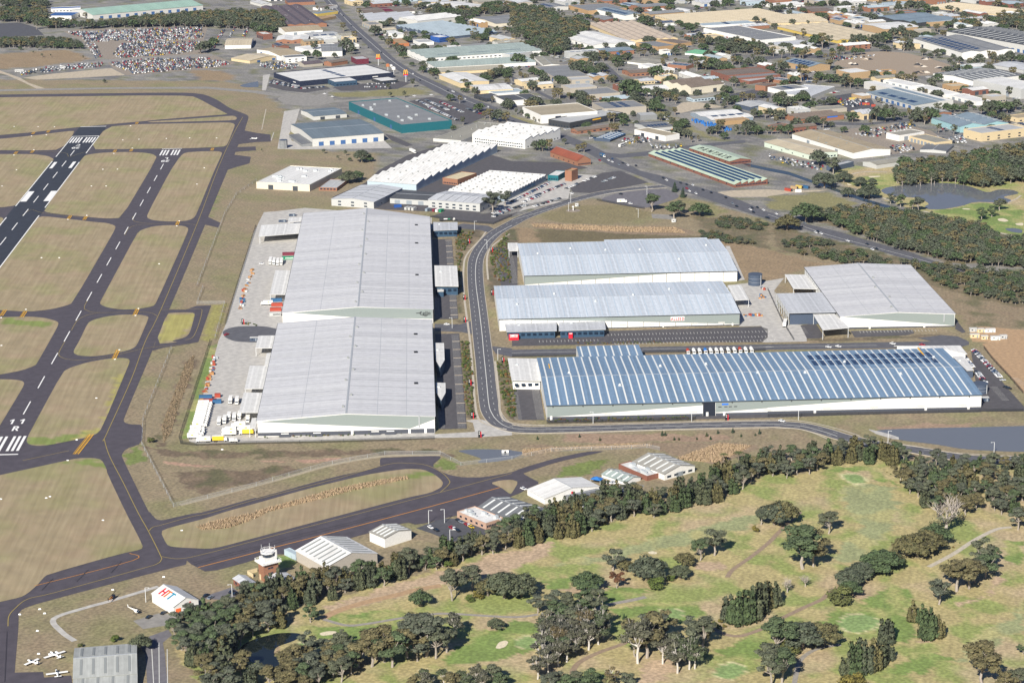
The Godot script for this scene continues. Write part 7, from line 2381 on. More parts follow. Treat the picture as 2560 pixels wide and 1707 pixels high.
const LINES := [
[.5,"tar",[-132.4,-1131.9,-118.7,-1141.2,-98.3,-1153.6,-80.6,-1167.6,-50,-1186.4,-24.8,-1203.3]],
[.5,"tar",[-131.5,-1128.6,-118.5,-1137.9,-98,-1150.2,-80.4,-1163.6,-49.9,-1182.8,-21,-1201.7]],
[.6,"tar",[-209.9,-1097.9,-206.6,-1114.4]],
[.6,"tar",[-192.8,-1109,-189,-1125.8]],
[.6,"tar",[-175.7,-1120.4,-172.2,-1137]],
[.5,"tar",[-201.6,-1300.6,-192,-1303]],
[.5,"tar",[-209,-981.7,-218.8,-1043.1]],
[.45,"taxi",[-210.2,-2561.2,-212.8,-2437.7,-213.2,-2240.9,-210.4,-1988.1,-210.1,-1682.4,-211.7,-1588.6,-210.1,-1488.7,-211.1,-1361,-210.9,-1354.3,-203.2,-1320.8,-187.6,-1267.9,-172.6,-1215.8,-162.4,-1182.9,-151.3,-1144.5,-150.2,-1137.9,-151.7,-1132.2,-159.4,-1125.5,-202.3,-1094.3,-215.5,-1086.2,-220.2,-1073.2,-221.5,-1063.2,-219.6,-1050.2]],
[.4,"taxi",[-162.4,-1182.9,-160.7,-1189.9,-156,-1193.1,-140.1,-1205.4,-127.9,-1212,-103.6,-1232.2,-59,-1263.8,-25.7,-1289.8,-12.1,-1291.2,-1.1,-1286.8,8.2,-1272.7,12.7,-1258.2,12.6,-1250.3,7.1,-1236.1]],
[.4,"taxi",[-150.5,-1142.8,-139.7,-1138.7,-125.2,-1145.9,-99,-1163.9,-37.7,-1205.7,7.1,-1236.1,52,-1267.2]],
[.7,"orange",[-128.4,-1124.8,-97.7,-1145.1,-90.1,-1150.8,-62,-1169.2,-12,-1202.8,43.6,-1242]],
[.5,"orange",[-215,-1104.5,-165.7,-1138.2,-169.2,-1149.2]],
[.35,"taxi",[-274.4,-2027.9,-273.7,-2017.5,-268.3,-2003,-252.1,-1994.5,-228.9,-1993.2,-216,-1988.7,-210.4,-1983.6]],
[.35,"taxi",[-272.7,-1949.3,-272.1,-1975.9,-266.6,-1989,-251.8,-1992.2]],
[.35,"taxi",[-273.1,-1727.5,-272.9,-1694.8,-268.5,-1682.6,-258.9,-1675.8,-229.1,-1674.8,-217.1,-1671.4,-210.8,-1661]],
[.35,"taxi",[-272.8,-1624.9,-272.2,-1655,-266.6,-1669.2,-258.9,-1675.1]],
[.35,"taxi",[-273,-1593.3,-272.7,-1562.2,-268.9,-1550.4,-261.6,-1544,-248.5,-1542.1,-229.2,-1552.7,-208.7,-1569.9,-180.3,-1577.8]],
[.4,"taxi",[-257.3,-1316.1,-230.7,-1333.3]],
[.35,"taxi",[-381.7,-2042.3,-377.4,-2066,-364.8,-2052.6,-339.7,-2038.2,-319.5,-2026.7]],
[.35,"taxi",[-209.5,-1680.7,-181.8,-1679.9,-176.5,-1669.4,-176.1,-1602.5,-181.4,-1589.3]],
[.35,"taxi",[-382,-2334,-387,-2353,-401,-2364,-425,-2368,-444,-2365]],
[.35,"taxi",[-380,-2333,-365,-2360,-335,-2362,-317,-2361]],
[.5,"roadwhite",[83.1,-1955.1,66.6,-1918.9,55.4,-1879.2,47.8,-1834.8,44.6,-1792,43.4,-1736.2,43.6,-1666.5,43.6,-1586.4,43.2,-1536.5,43,-1480.8,42.6,-1413.7,43.7,-1391.6,47.3,-1372.3,54.7,-1357.8,70.2,-1352.4,98.8,-1351.2,142,-1351.8,185.4,-1352.2,225,-1351.3,235.4,-1348.8,247.6,-1344.4,259.1,-1332.1,265.8,-1322.5]],
[.5,"roadwhite",[84,-1975.6,117,-2014.7,151.2,-2055.4,180.1,-2082.9,208.6,-2099.2,231,-2106.3]],
[.5,"roadwhite",[324.9,-1977.6,345.2,-1934.1,365.9,-1887.9,391.2,-1847.3,416.1,-1806.2,433.1,-1777.1]],
[.6,"roadwhite",[-152,-3703,-126,-3526,-99,-3345,-67,-3158,-36,-2985,-9,-2866,22,-2763,54,-2659,89,-2573]],
[.4,"roadwhite",[64,-1533.3,111.6,-1533]],
[.4,"roadwhite",[161,-1534.5,253.9,-1532.3,254.1,-1533.5,334.8,-1530.3]],
[.4,"roadwhite",[-138.8,-1023.6,-132.2,-966.4]],
[.4,"roadwhite",[-141.5,-1015.7,-134.8,-966.5]],
[.4,"roadwhite",[-133.7,-1015.1,-128.2,-966.1]],
]

const REGIONS := [
["dry",0,[-733,-2916,-263,-2837,-209,-2782,-173,-2645,-103,-2335,-48,-2323,-36,-2042,85,-1987,141,-2056,250,-2081,321,-1952,343,-1903,437,-1756,522,-1725,356,-1151,301,-905,-234,-943,-488,-1881]],
["golf",2,[-132,-1018,-122,-993,-112,-965,-84,-944,301,-905,390,-1243,370,-1256,339,-1257,313,-1263,282,-1276,251,-1276,233,-1255,209,-1251,189,-1233,173,-1211,145,-1196,122,-1192,112,-1182,91,-1164,66,-1155,53,-1143,46,-1141,21,-1127,-12,-1103,-35,-1088,-75,-1064,-86,-1053]],
["golf",2,[428,-2196,472,-2186,664,-2183,559,-1823,535,-1859,511,-1896,486,-1939,465,-1983,455,-2008,442,-2044,425,-2087,420,-2130]],
["scrub",3,[354,-1965,392,-1898,444,-1782,528,-1747,559,-1857,507,-1923,467,-1968,424,-2006,380,-1996]],
["scrub",3,[321,-1950,343,-1903,388,-1831,430,-1764,469,-1734,517,-1711,488,-1610,440,-1655,415,-1706,407,-1766,368,-1777,336,-1808,311,-1830]],
["scrub",3,[254,-1985,320,-1946,302,-1831,271,-1855,255,-1912]],
["dirtgrass",3,[416,-1709,422,-1691,440,-1655,490,-1617,474,-1561,415,-1572,415,-1623]],
["brownfield",1,[-655,-3103,-549,-3143,-522,-3156,-501,-3142,-480,-3102,-458,-3058,-476,-3034,-529,-2991,-628,-2969]],
["brownfield",1,[63,-1944,103,-1942,104,-1885,80,-1887]],
["brownfield",2,[-309,-2930,-293,-2938,-263,-2925,-246,-2876,-249,-2844,-284,-2839,-298,-2891]],
["brownfield",1,[303,-1839,331,-1792,351,-1781,327,-1777,322,-1766,303,-1749,300,-1736,285,-1729,267,-1734,265,-1876,290,-1853]],
["darkgrass",2,[104,-1940,171,-1920,248,-1895,265,-1876,266,-1883,168,-1885,103,-1883]],
["reed",2,[102,-1967,144,-1954,183,-1941,233,-1936,250,-1912,238,-1896,180,-1912,132,-1932,103,-1944]],
["mown",1,[114,-1998,139,-2029,171,-2036,196,-2029,217,-1993,211,-1975,174,-1951,134,-1959,115,-1975]],
["reddirt",1,[-172,-1312,-164,-1307,-153,-1302,-132,-1295,-142,-1295,-159,-1299]],
["reddirt",1,[-84,-1302,-67,-1305,-53,-1305,-60,-1299,-81,-1298]],
["reddirt",1,[-106,-1304,-96,-1301,-86,-1301,-93,-1299,-104,-1301]],
["brown",3,[-176,-1379,-175,-1527,-170,-1555,-167,-1512,-169,-1421,-169,-1362,-171,-1340,-176,-1340]],
["brown",3,[-181,-1339,-155,-1326,-110,-1322,-110,-1324,-54,-1322,-5,-1316,16,-1310,16,-1303,-40,-1310,-74,-1308,-109,-1305,-109,-1311,-140,-1311,-168,-1318]],
["brown",3,[-158,-1286,-131,-1288,-107,-1288,-107,-1288,-87,-1293,-80,-1288,-93,-1275,-106,-1266,-106,-1264,-134,-1248,-149,-1259]],
["pinksoil",2,[91,-1342,120,-1341,155,-1336,176,-1334,197,-1330,195,-1320,153,-1322,118,-1320,90,-1326]],
["pinksoil",2,[295,-1341,332,-1342,361,-1343,355,-1333,315,-1334,294,-1334]],
["reed",2,[54,-1320,96,-1316,131,-1318,167,-1319,201,-1314,214,-1307,206,-1297,182,-1275,169,-1281,156,-1290,148,-1306,117,-1312,75,-1309]],
["green",3,[-263,-1363,-244,-1361,-218,-1368,-233,-1356,-249,-1345,-259,-1347]],
["green",3,[-225,-1317,-212,-1317,-206,-1313,-201,-1291,-215,-1305,-229,-1310,-239,-1305]],
["green",2,[-195,-1322,-186,-1343,-179,-1312,-188,-1301]],
["yellowgreen",3,[-218,-1387,-219,-1517,-216,-1530,-218,-1542,-214,-1401,-218,-1366,-229,-1356]],
["green",3,[-303,-1654,-290,-1652,-295,-1631,-313,-1643,-332,-1651,-335,-1667]],
["yellowgreen",2,[-203,-1665,-182,-1667,-180,-1637,-189,-1586,-202,-1587]],
["yellowgreen",2,[-170,-1689,-160,-1693,-160,-1635,-160,-1583,-169,-1593]],
["green",2,[-207,-2130,-199,-2078,-199,-2020,-194,-2005,-202,-2025]],
["lawn",1,[-163,-1566,-159,-1577,-157,-1577,-156,-1559,-155,-1517,-157,-1466,-156,-1396,-155,-1352,-160,-1352,-161,-1382,-161,-1458,-162,-1540]],
["green",3,[81,-1271,101,-1286,114,-1293,106,-1269,92,-1254,82,-1261]],
["green",3,[-15,-1270,-9,-1278,-1,-1275,3,-1268,-9,-1267]],
["green",2,[4,-1285,10,-1300,21,-1284,12,-1274]],
["lawn",2,[-90,-1140,-84,-1142,-75,-1129,-81,-1116,-84,-1128]],
["mulch",1,[33,-1942,55,-1940,53,-1914,42,-1876,35,-1848,31,-1793,28,-1619,25,-1619,29,-1899]],
["mulch",1,[27,-1567,34,-1567,34,-1482,32,-1381,26,-1381,26,-1482]],
["mulch",1,[78,-1938,88,-1941,77,-1737,68,-1615,63,-1585,60,-1616,54,-1707,55,-1791]],
["mulch",1,[50,-1513,63,-1515,65,-1452,61,-1369,55,-1379,52,-1428]],
["mulch",1,[81,-1377,130,-1375,180,-1375,178,-1360,129,-1362,80,-1363]],
["mulch",1,[286,-1553,297,-1554,323,-1553,365,-1555,399,-1558,380,-1551,354,-1546,289,-1545]],
["verge",2,[-109,-2727,-68,-2731,-13,-2759,14,-2730,1,-2698,-81,-2687,-103,-2693]],
["verge",2,[-159,-2679,-149,-2695,-130,-2692,-119,-2675,-128,-2656,-147,-2656]],
["verge",2,[-2,-2856,22,-2807,49,-2726,29,-2762]],
["verge",2,[251,-2669,276,-2641,299,-2500,331,-2359,318,-2367,289,-2465,271,-2594]],
["verge",2,[110,-2544,138,-2475,131,-2455,108,-2514]],
["verge",2,[206,-2185,232,-2133,228,-2125,201,-2197]],
["verge",2,[253,-2063,284,-2015,291,-1990,267,-1969,258,-2018]],
["verge",2,[339,-2064,371,-2066,401,-2073,404,-2048,421,-2016,401,-1999,379,-1991,353,-1989,329,-2001]],
["lawn",2,[431,-2118,465,-2153,497,-2149,543,-2150,532,-2110,511,-2110,477,-2105,451,-2079,436,-2096]],
["lawn",2,[481,-1981,515,-1992,530,-2010,547,-2004,567,-1973,538,-1867,518,-1886,509,-1927,489,-1952]],
["lawn",2,[-54,-1048,-43,-1053,-29,-1057,-20,-1053,-16,-1047,-34,-1042,-46,-1042]],
["lawn",3,[-68,-1038,-34,-1037,-15,-1042,-23,-1022,-34,-1008,-51,-1024,-62,-1021,-66,-1028]],
["lawn",3,[4,-984,10,-1006,21,-1019,42,-1041,55,-1037,56,-1016,54,-1002,40,-997,37,-991,21,-990]],
["lawn",3,[58,-1090,76,-1097,76,-1080,73,-1082,61,-1082]],
["lawn",3,[94,-1082,114,-1079,116,-1071,94,-1058,91,-1070]],
["fairway",3,[68,-1113,101,-1131,134,-1152,175,-1178,198,-1191,193,-1173,165,-1151,145,-1139,129,-1133,106,-1125,87,-1112,70,-1109]],
["lawn",3,[94,-1052,117,-1054,140,-1051,144,-1038,134,-1032,115,-1032,97,-1026,96,-1037]],
["lawn",3,[141,-997,156,-1006,171,-1015,167,-988,155,-979,141,-975]],
["lawn",3,[198,-1027,213,-1043,228,-1045,230,-1056,241,-1066,259,-1069,246,-1038,245,-1012,235,-997,225,-1004,209,-1005,199,-1013]],
["fairway",3,[250,-1226,266,-1232,281,-1225,279,-1202,274,-1181,274,-1182,259,-1139,241,-1112,228,-1106,223,-1113,233,-1132,247,-1157,251,-1183,247,-1183]],
["fairway",3,[257,-975,280,-1003,309,-1036,303,-1012,276,-987,262,-975]],
["lawn",3,[226,-971,248,-985,258,-978,244,-967,229,-958,214,-951]],
["lawn",3,[325,-1129,336,-1133,325,-1096,318,-1103]],
["lawn",3,[244,-1258,259,-1265,275,-1260,288,-1225,282,-1231,271,-1242,270,-1254,258,-1260,246,-1242]],
["drydirt",3,[-57,-1069,-32,-1083,-12,-1099,6,-1110,21,-1120,46,-1138,55,-1139,65,-1147,71,-1139,57,-1119,35,-1098,6,-1090,-35,-1069,-52,-1057]],
["drydirt",3,[107,-989,118,-987,118,-969,107,-958,99,-959]],
["drydirt",3,[144,-1111,160,-1118,165,-1108,155,-1100,146,-1103]],
["drydirt",2,[58,-1134,68,-1137,66,-1128,61,-1126]],
["drydirt",3,[222,-1059,231,-1062,228,-1054]],
["drydirt",3,[242,-1006,253,-1006,252,-995,245,-997]],
["drydirt",3,[272,-1036,294,-1056,310,-1084,310,-1075,285,-1042]],
["drydirt",2,[69,-1082,84,-1082,76,-1072]],
["ring",0,[41,-1011,44,-1017,49,-1020,55,-1016,56,-1010,54,-1003,48,-1001,43,-1004]],
["greenin",0,[42,-1011,45,-1016,49,-1018,54,-1015,56,-1010,53,-1004,48,-1002,43,-1005]],
["ring",0,[119,-1048,125,-1050,131,-1047,133,-1041,130,-1035,123,-1032,119,-1034]],
["greenin",0,[120,-1047,124,-1049,130,-1046,132,-1041,129,-1036,123,-1033,120,-1035]],
["ring",0,[136,-967,140,-975,146,-981,152,-978,155,-972,151,-964,145,-959,139,-960]],
["greenin",0,[137,-967,140,-974,146,-978,151,-977,154,-972,151,-965,145,-960,139,-962]],
["ring",0,[209,-1023,211,-1030,217,-1035,224,-1035,229,-1031,232,-1024,229,-1016,223,-1013,217,-1009,211,-1012,209,-1018]],
["greenin",0,[210,-1023,212,-1029,217,-1033,224,-1034,229,-1030,231,-1024,228,-1017,223,-1014,217,-1011,212,-1013,210,-1019]],
["ring",0,[253,-1250,259,-1253,267,-1249,268,-1235,264,-1230,259,-1229,255,-1235]],
["greenin",0,[255,-1248,260,-1250,266,-1247,267,-1236,264,-1233,259,-1232,256,-1237]],
["ring",0,[-70,-1016,-67,-1020,-61,-1023,-55,-1020,-54,-1015,-58,-1009,-64,-1008,-68,-1010]],
["greenin",0,[-69,-1016,-67,-1019,-61,-1021,-56,-1019,-55,-1015,-58,-1010,-64,-1010,-68,-1012]],
["tan",2,[-80,-1006,-79,-1014,-77,-1017,-76,-1007,-73,-1000,-75,-999]],
]

const TREES := [
["gum","tall pale gum in the close clump right of the fairway bunker pond","",[-29.9,-986.7,20.9,-19.9,-985.4,19.5,-23.7,-991.5,19.8,-12.4,-995.9,19.3,-7.5,-991.6,14.6,-3.2,-996.5,24,1.7,-994.2,18.4,7.2,-1001,14.7,-28.1,-995.7,17,0.2,-1006.9,17.7,-9.1,-1002.2,21.2]],
["whitegum","leaning white-trunked gum standing alone above its long shadow","",[11.7,-1018.9,14.9]],
["gum","small gum alone by the sandy shore of the dark pond","",[-62.7,-1043.7,10]],
["shade","round spreading tree alone on the bare slope below the she-oaks","",[-5.6,-1061.2,10.2]],
["shade","low twin-crowned tree right of the white-trunked gum","",[32.8,-1027.7,6.9]],
["gum","tall gum at the left of the group on the dirt track","",[11.2,-1067.4,18.3]],
["gum","gum right of the tall one on the dirt track","",[22.6,-1082.3,13.8]],
["shade","round dark tree in the group right of the dirt track","",[30.4,-1072.7,10.6]],
["shade","broad tree at the right end of the dirt track group","",[39,-1069,16.1]],
["shade","broad tree hanging over the track end at the course middle","",[48.3,-1069.8,14.9]],
["bush","olive bush at the foot of the dirt track group","",[20.4,-1065.2,4,25.1,-1068.6,5]],
["bush","yellow wattle in the she-oak belt","",[10,-1114.5,4.5]],
["shade","leaning tree with pale foliage above the big dead gum clump","",[83.6,-1075.5,12.2]],
["redtree","small red-leaved tree beside the olive bushes","",[99.9,-1078.1,10.7]],
["gum","slender gum behind the red-leaved tree","",[100.1,-1103,13.4]],
["shade","dark round tree right of the slender gum","",[106.6,-1101.7,8]],
["shade","large dark tree by the white bunker","",[118.4,-1086,16.4]],
["bush","olive round bush in front of the large dark tree","",[120.4,-1074.8,7.6]],
["bush","small olive bush left of the dark bushy tree","",[129.9,-1086.3,3.9]],
["shade","bushy green and dark tree right of the olive bush","",[135.2,-1088.6,8.5]],
["shade","dark tree below the tall twin gums","",[140.1,-1106.4,9]],
["gum","left of the two tall gums on the bare rise","",[149.6,-1114.6,13.2]],
["gum","right of the two tall gums on the bare rise","",[158.4,-1121.2,17.1]],
["cypress","small dark conifer on the green","",[99.8,-1036.2,3.3]],
["sheoak","she-oak in the short row at the edge of the track","",[154.3,-1028.7,15.1,157.8,-1025.9,17.4,162.2,-1028.8,17.2,166.2,-1032.8,17.3,170.6,-1038.9,17.1,175,-1045.1,15,177,-1047.1,13.5,180.6,-1048.3,13.5]],
["bush","small round bush in the bark bed by the track","",[145.5,-1024.4,2.7,148.8,-1027.7,2.4,147,-1020.8,2.4,150.2,-1022,1.8]],
["whitegum","dead-limbed tall white gum in the right hand grove","",[101.3,-981.2,25.5,113.5,-979.7,16.6,119.5,-968.5,17.3,125.8,-972.4,18.2,128.6,-972.9,14.5]],
["gum","dark gum in the right hand grove","",[106.5,-987.4,25.7,111.2,-1000.2,20.4,114.2,-1008.1,16.6,125.7,-984.7,17.5,135.5,-997.1,17.1,133.2,-1005.4,14.2,139.1,-1003.6,9.5,100.7,-989.1,13.5,118.3,-990.4,11.2]],
["gum","gum at the right edge of the bare circular bed","",[191.7,-1166.5,12]],
["bush","grey bush in the bare circular bed","",[186.8,-1155.5,4]],
["gum","big round-headed gum beside the winding fairway","",[203.7,-1097.6,25.7,210.3,-1101.1,21]],
["gum","reddish gum by the path bend","",[227.8,-1149.7,13.9]],
["shade","dark tree at the top of the winding track","",[203.2,-1167.4,15.4,199.2,-1165.9,14.7]],
["baretree","small bare grey tree on the dry slope","",[189.9,-1065.7,8,200.8,-1072.9,6.6]],
["bush","bright green round tree at the lower end of the diagonal clump","",[214.1,-1047.3,10.1]],
["shade","tree in the diagonal clump above the kidney green","",[222.3,-1057.8,9.6,223.6,-1070.5,11.3,232.1,-1080.6,10.7,237.4,-1083.3,9.5,247.4,-1091.2,13.7,242.8,-1089.2,13.9,253.6,-1097.9,9.9]],
["shade","tree in the dark clump under the bare gum","",[264.9,-1113.2,12.9,269.7,-1110.4,15.5,276.8,-1117.3,14.2,283.9,-1126.7,14.7]],
["baretree","large bare grey gum above the dark clump","",[294.2,-1143.8,22.7]],
["gum","gum in the long clump right of the kidney green","",[266.3,-1043.5,16.6,279.7,-1060.3,21.4,287.2,-1063.5,17.1,292.2,-1071.5,14.4,299.5,-1077.2,16.4,301.2,-1092.8,16.9,309.1,-1095.4,10.9]],
["sheoak","she-oak in the trio right of the kidney green","",[247.7,-1023.3,11.2,252.2,-1020.9,10,251.4,-1000.2,16.9,255.7,-1002,11.9]],
["sheoak","she-oak in the tall row below the kidney green","",[202.1,-960.7,11.8,206.3,-960.4,16.4,209.8,-962,17.2,214.9,-966.1,15.9,220.2,-970.8,13,225,-975.6,9,228.9,-996.4,13,227.1,-1000.6,7.4]],
["shade","dark round tree left of the kidney green","",[185.2,-992,15.7,196.8,-995.7,13.5,192.1,-997.1,11.2]],
["gum","tall gum at the lower left of the right quarter","",[171.7,-986.6,20.2,162.6,-950.5,18.8,168.4,-953.7,18.2,163.4,-965.3,16.1]],
["bush","olive shrub tucked beside the tall gum","",[178,-986.8,8.5]],
["gum","large gum alone near the lower right corner","",[263.8,-944.5,23]],
["gum","gum cut by the lower right corner of the view","",[278.9,-936.2,12.4,272.8,-933,13.5,292.8,-977.9,5.6]],
["bush","tuft of shrub at the lower edge below the she-oak row","",[198.8,-946.7,7.4,204.8,-947.5,6.8]],
["gum","gum at the right edge beside the pale path head","",[336.6,-1147.5,14.9,341,-1149.8,15.3]],
["shade","dark rounded tree beside the lower corner hangar","",[-146.8,-1014.7,8.9]],
["bush","bright green bush behind the lower corner hangar","",[-161.4,-1026.6,4.2,-178,-1021,2.4]],
["bush","round dark bush alone in the dry ditch","",[-179.4,-1345,4.5]],
["cypress","small young conifer on the pink embankment","",[99,-1333.8,2.6,111.7,-1326.1,2.6,71.5,-1331.5,2.6,152.9,-1332.8,3.7,155,-1332.6,3,159.6,-1323.3,2.6,162.7,-1323.1,2.2,181.6,-1329.3,3,183.2,-1322.5,2.6,189.6,-1334.3,3,199.5,-1335.1,3.6,203.6,-1326.4,2.6,216.4,-1331,3.7,213.1,-1327.9,2.2,174.4,-1323.2,2.2]],
["gum","gum standing alone right of the staff car park","",[67,-2010.1,22.7,80.7,-2040.1,17.1]],
["shade","dark fig beside the cream block","",[-73.4,-2161.3,14.6,-64.8,-2174,11.3]],
["gum","gum at the left of the truck hut yard","",[217.9,-2000,17.9]],
["gum","spreading gum at the right of the truck hut yard","",[235.1,-1965.4,20.2,242.7,-1985.7,14.7]],
["cypress","tall dark pine beside the oval lot","",[249.9,-2086.1,10.4,254.8,-2060.1,10.3]],
["shade","dark bushy tree on the slope below the highway","",[260.6,-1976.9,14.1]],
["shade","big dark fig left of the highway bend wood","",[354.4,-1940,20.9,362.5,-1946.1,16.5]],
["shade","round dark tree close to the highway verge","",[332.2,-1910.8,15.9]],
["shade","tree beside the far fairway and canal","",[399.2,-2089.2,17.6,423.4,-2113.2,13.3,435.9,-2093.4,11,433.1,-2037.2,15.6,414.3,-2044.1,11.3,429.4,-2040.1,12.9,449.3,-2099.9,7.7]],
["gum","gum on the canal bank below the lake","",[448.7,-2010.9,11.2,454.8,-1995.7,13.7,466.9,-1975.4,14.7,463.4,-1982.9,10.5]],
["gum","gum on the fairway right of the lake","",[516.7,-1933.3,12.9,529.6,-1945.8,11.9,543.9,-1972.5,13.6]],
["palm","palm tree near the reed field","",[185.4,-1277.2,6.1,194.8,-1276.5,7.2]],
["shade","dark wood tree behind the lake","",[533.4,-2112.7,14.4,546.9,-2100.6,16.6,553.7,-2084,15.4,565.6,-2088.1,16.5,580.4,-2102.5,15.5,591.8,-2104.1,16.1,600.8,-2100.5,17.7]],
["shade","big dark tree beside the grey warehouses at the roundabout","",[-62.5,-2269.6,15.3,-54.4,-2271.7,7.6]],
["gum","grey-green gum in the dense belt behind the apron hangars","boundary belt trees",[-45.9,-1082.3,8.4,37.1,-1143.1,9.4,-25.2,-1090.5,12.1,-56.3,-1086.4,8.1,-39.4,-1101.9,12.2,86.7,-1175.9,8.7,36.7,-1150,11,76.3,-1161.6,8.3,86.4,-1169.4,9.6,-52.2,-1100.4,8.6,-60.3,-1073.9,8.9,29.1,-1131.7,12.9,-54.3,-1079.8,10,6,-1123.8,9.4,96.8,-1169.8,11.8,20,-1137.1,10.1,106,-1178.6,12.7,-85.1,-1069,9.7,18.2,-1123.2,11,44.6,-1153.1,9.2,-62.7,-1093.5,10.6,-11.7,-1106,12.5,-51.8,-1090.9,11.8,-46,-1101.8,8.1,-2.8,-1111.8,8.6,93.4,-1163.5,9.2,119.8,-1185.9,11.7,23.2,-1131.5,9.6,42.5,-1139.6,11.1,-19.2,-1105,8.9,6.7,-1116.4,12.6,106.2,-1186,12.3,81.7,-1173.4,8.5,-8.6,-1120.3,9.9,35.4,-1132.5,9.8,100.5,-1181.4,11.3,-98.3,-1078.2,11.2,3.4,-1111.7,8.4,-33.3,-1103.3,10,49.8,-1148.6,10.2,-0.1,-1124.8,10.2,-13.5,-1117,12.2,57.1,-1157.9,11.1,-70.4,-1080.2,13,113,-1190,9.1,-78.7,-1065.9,11.3]],
["sheoak","dark she-oak in the dense belt behind the apron hangars","boundary belt trees",[-32.7,-1095.7,12.3,-0,-1116.7,10.2,24,-1142.4,11.9,-47.5,-1095,9,-86.7,-1075.3,9.5,-86.9,-1056.7,8.9,-81.6,-1060.6,11.6,80.9,-1167,10,-16.2,-1100.3,12.7,-25.9,-1103.8,8.3,60.4,-1162.6,11,16.7,-1129.3,11.9,-73,-1063,10.9,-9,-1113.5,10.4,-64.1,-1069.1,12.6,94.1,-1180.7,9.7,87,-1160.8,11.9,-70,-1071.9,8.3,-85.3,-1082.3,12.5,-75.2,-1086.4,8.8,-93.4,-1064.2,9.1,62.1,-1154.3,8.8,-22.5,-1098.9,8.3,68.8,-1158.7,12.9,-92.5,-1081.5,8.8,-37.8,-1087.2,12.6,-52.8,-1073.7,8.3,-92.4,-1069.8,11.8,28.5,-1147.1,8.2,111.9,-1181.5,9.8,-76.5,-1078.7,10.3,91.5,-1172,12.2,73.4,-1154.6,9.6,-87.7,-1062.7,9.8,55.9,-1145.4,11.2,-80.4,-1072,8.4,28.6,-1138.5,10.5,76.4,-1170.9,11.9,-65.4,-1085.6,9.6,118.1,-1192.4,9.7,-94.7,-1055.7,10.6,-38.1,-1093.9,10.4,69.2,-1165.1,12.8,-62.4,-1079.2,12.8,50.6,-1156.9,11.3,8.7,-1128.8,12.8,12.6,-1133.8,10.1,49.7,-1141.7,10.5,62.2,-1148.2,9.4,-18.3,-1110.6,10.7,-43.4,-1090.4,8.5,81.1,-1156.4,12.7,-57.4,-1096.6,12.2,55.9,-1151.7,11.2,-81.8,-1087.9,12.8,13.1,-1118.1,8.3,-69.5,-1092.5,11.9,-31.8,-1090.1,12,100.3,-1175.2,10.3]],
["gum","grey-green gum in the thicket around the dark pond","pond thicket trees",[-101.1,-1023,10.4,-85.7,-1043.2,13.1,-112,-998.9,13,-111.1,-1022.8,13.7,-122.7,-1003.4,12.5,-114.9,-1038.3,11.6,-102.8,-984.8,11.2,-125.4,-1021.5,10.9,-100.9,-1060.2,10.1,-124.2,-1049.5,12.1,-106.7,-1055,12,-114,-1053.5,10.1,-102.5,-1048.3,10.1,-120,-1030.4,12.1,-85.5,-973.1,11.9,-105,-1034.5,12.1,-78.6,-964.7,12.4,-95.7,-1037.1,13.5,-76.6,-1045.6,10.1,-93.7,-987.7,11.3,-107.6,-963.2,11.2,-111,-1006.6,13.1,-109.9,-1044.6,13.6,-130.7,-1037.9,11.9,-111.9,-982.7,11.9,-118.7,-1017.3,13.6,-83.9,-1033.6,10.7,-93.9,-979.2,11.2,-105.6,-976.8,10.3,-98.2,-962.9,14,-91.4,-1028,10.4,-91.8,-1063.1,10.2,-95.8,-1053.8,11.1,-81.5,-1053.3,11.1,-110.5,-1029.9,13.3,-124.6,-1041.5,11.1,-132,-1030.4,10.4,-104.3,-1016.4,12,-119.4,-1009.8,10.7,-111.3,-1015.3,11.5,-94,-1045.6,10.7,-108,-1062.1,10.4,-126.1,-1013.3,11.2,-92,-1071.5,12.6,-98.2,-1029.9,10.5,-110.1,-970.5,11.4,-101.9,-1040.9,13.5,-96.9,-1016.8,12.1]],
["sheoak","dark she-oak in the thicket around the dark pond","pond thicket trees",[-117.7,-1046.3,14,-99.7,-971,12.4,-98,-1067.6,11.5,-103.6,-992.9,13.7,-118.4,-994.2,12.8,-88.1,-965.8,10.5,-101.1,-1007.2,13.8,-88.5,-1051.8,11.8,-112.1,-990.4,10.9,-78.3,-1038.5,11.8,-104.2,-1000,12.9,-84.9,-1059.6,13.4]],
["gum","grey-green gum in the thicket below the pond promontory","promontory thicket trees",[-54.9,-1003.3,10,-63.2,-967,12.5,-36.5,-986.2,13.6,-61.9,-976.5,13,-51.6,-985.6,11,-71.4,-981.1,12.9,-70.4,-973,12.3,-62.7,-992.6,11.3,-45.7,-1004.8,13.5,-48.7,-975.4,13.1,-55.5,-964.1,10.7,-69.4,-961.4,13.3,-39.2,-994.1,11.1,-51.4,-996.1,10.1,-67.7,-987.3,13.5,-40,-978.9,12.6,-44.5,-969.7,13.2,-44.6,-984.7,10.8,-59.4,-983.4,11,-56.3,-971.8,12.6,-61.1,-958.5,10.6,-62.5,-999.8,13.9,-45.8,-991.8,10.3]],
["gum","grey-green gum in the thicket at the bottom edge","bottom edge gums",[8.6,-954.4,10.5,32.6,-956.9,9.6,-9.4,-957,9.1,28.8,-962.8,11.3]],
["whitegum","white-limbed gum in the thicket at the bottom edge","bottom edge gums",[23.3,-953.9,10.8,-3.9,-962.8,9.8,21,-963.2,10.8,5.2,-962.9,9.4,14.4,-959.9,9.7,-3.6,-952.5,11.9,15.8,-952.4,10.4]],
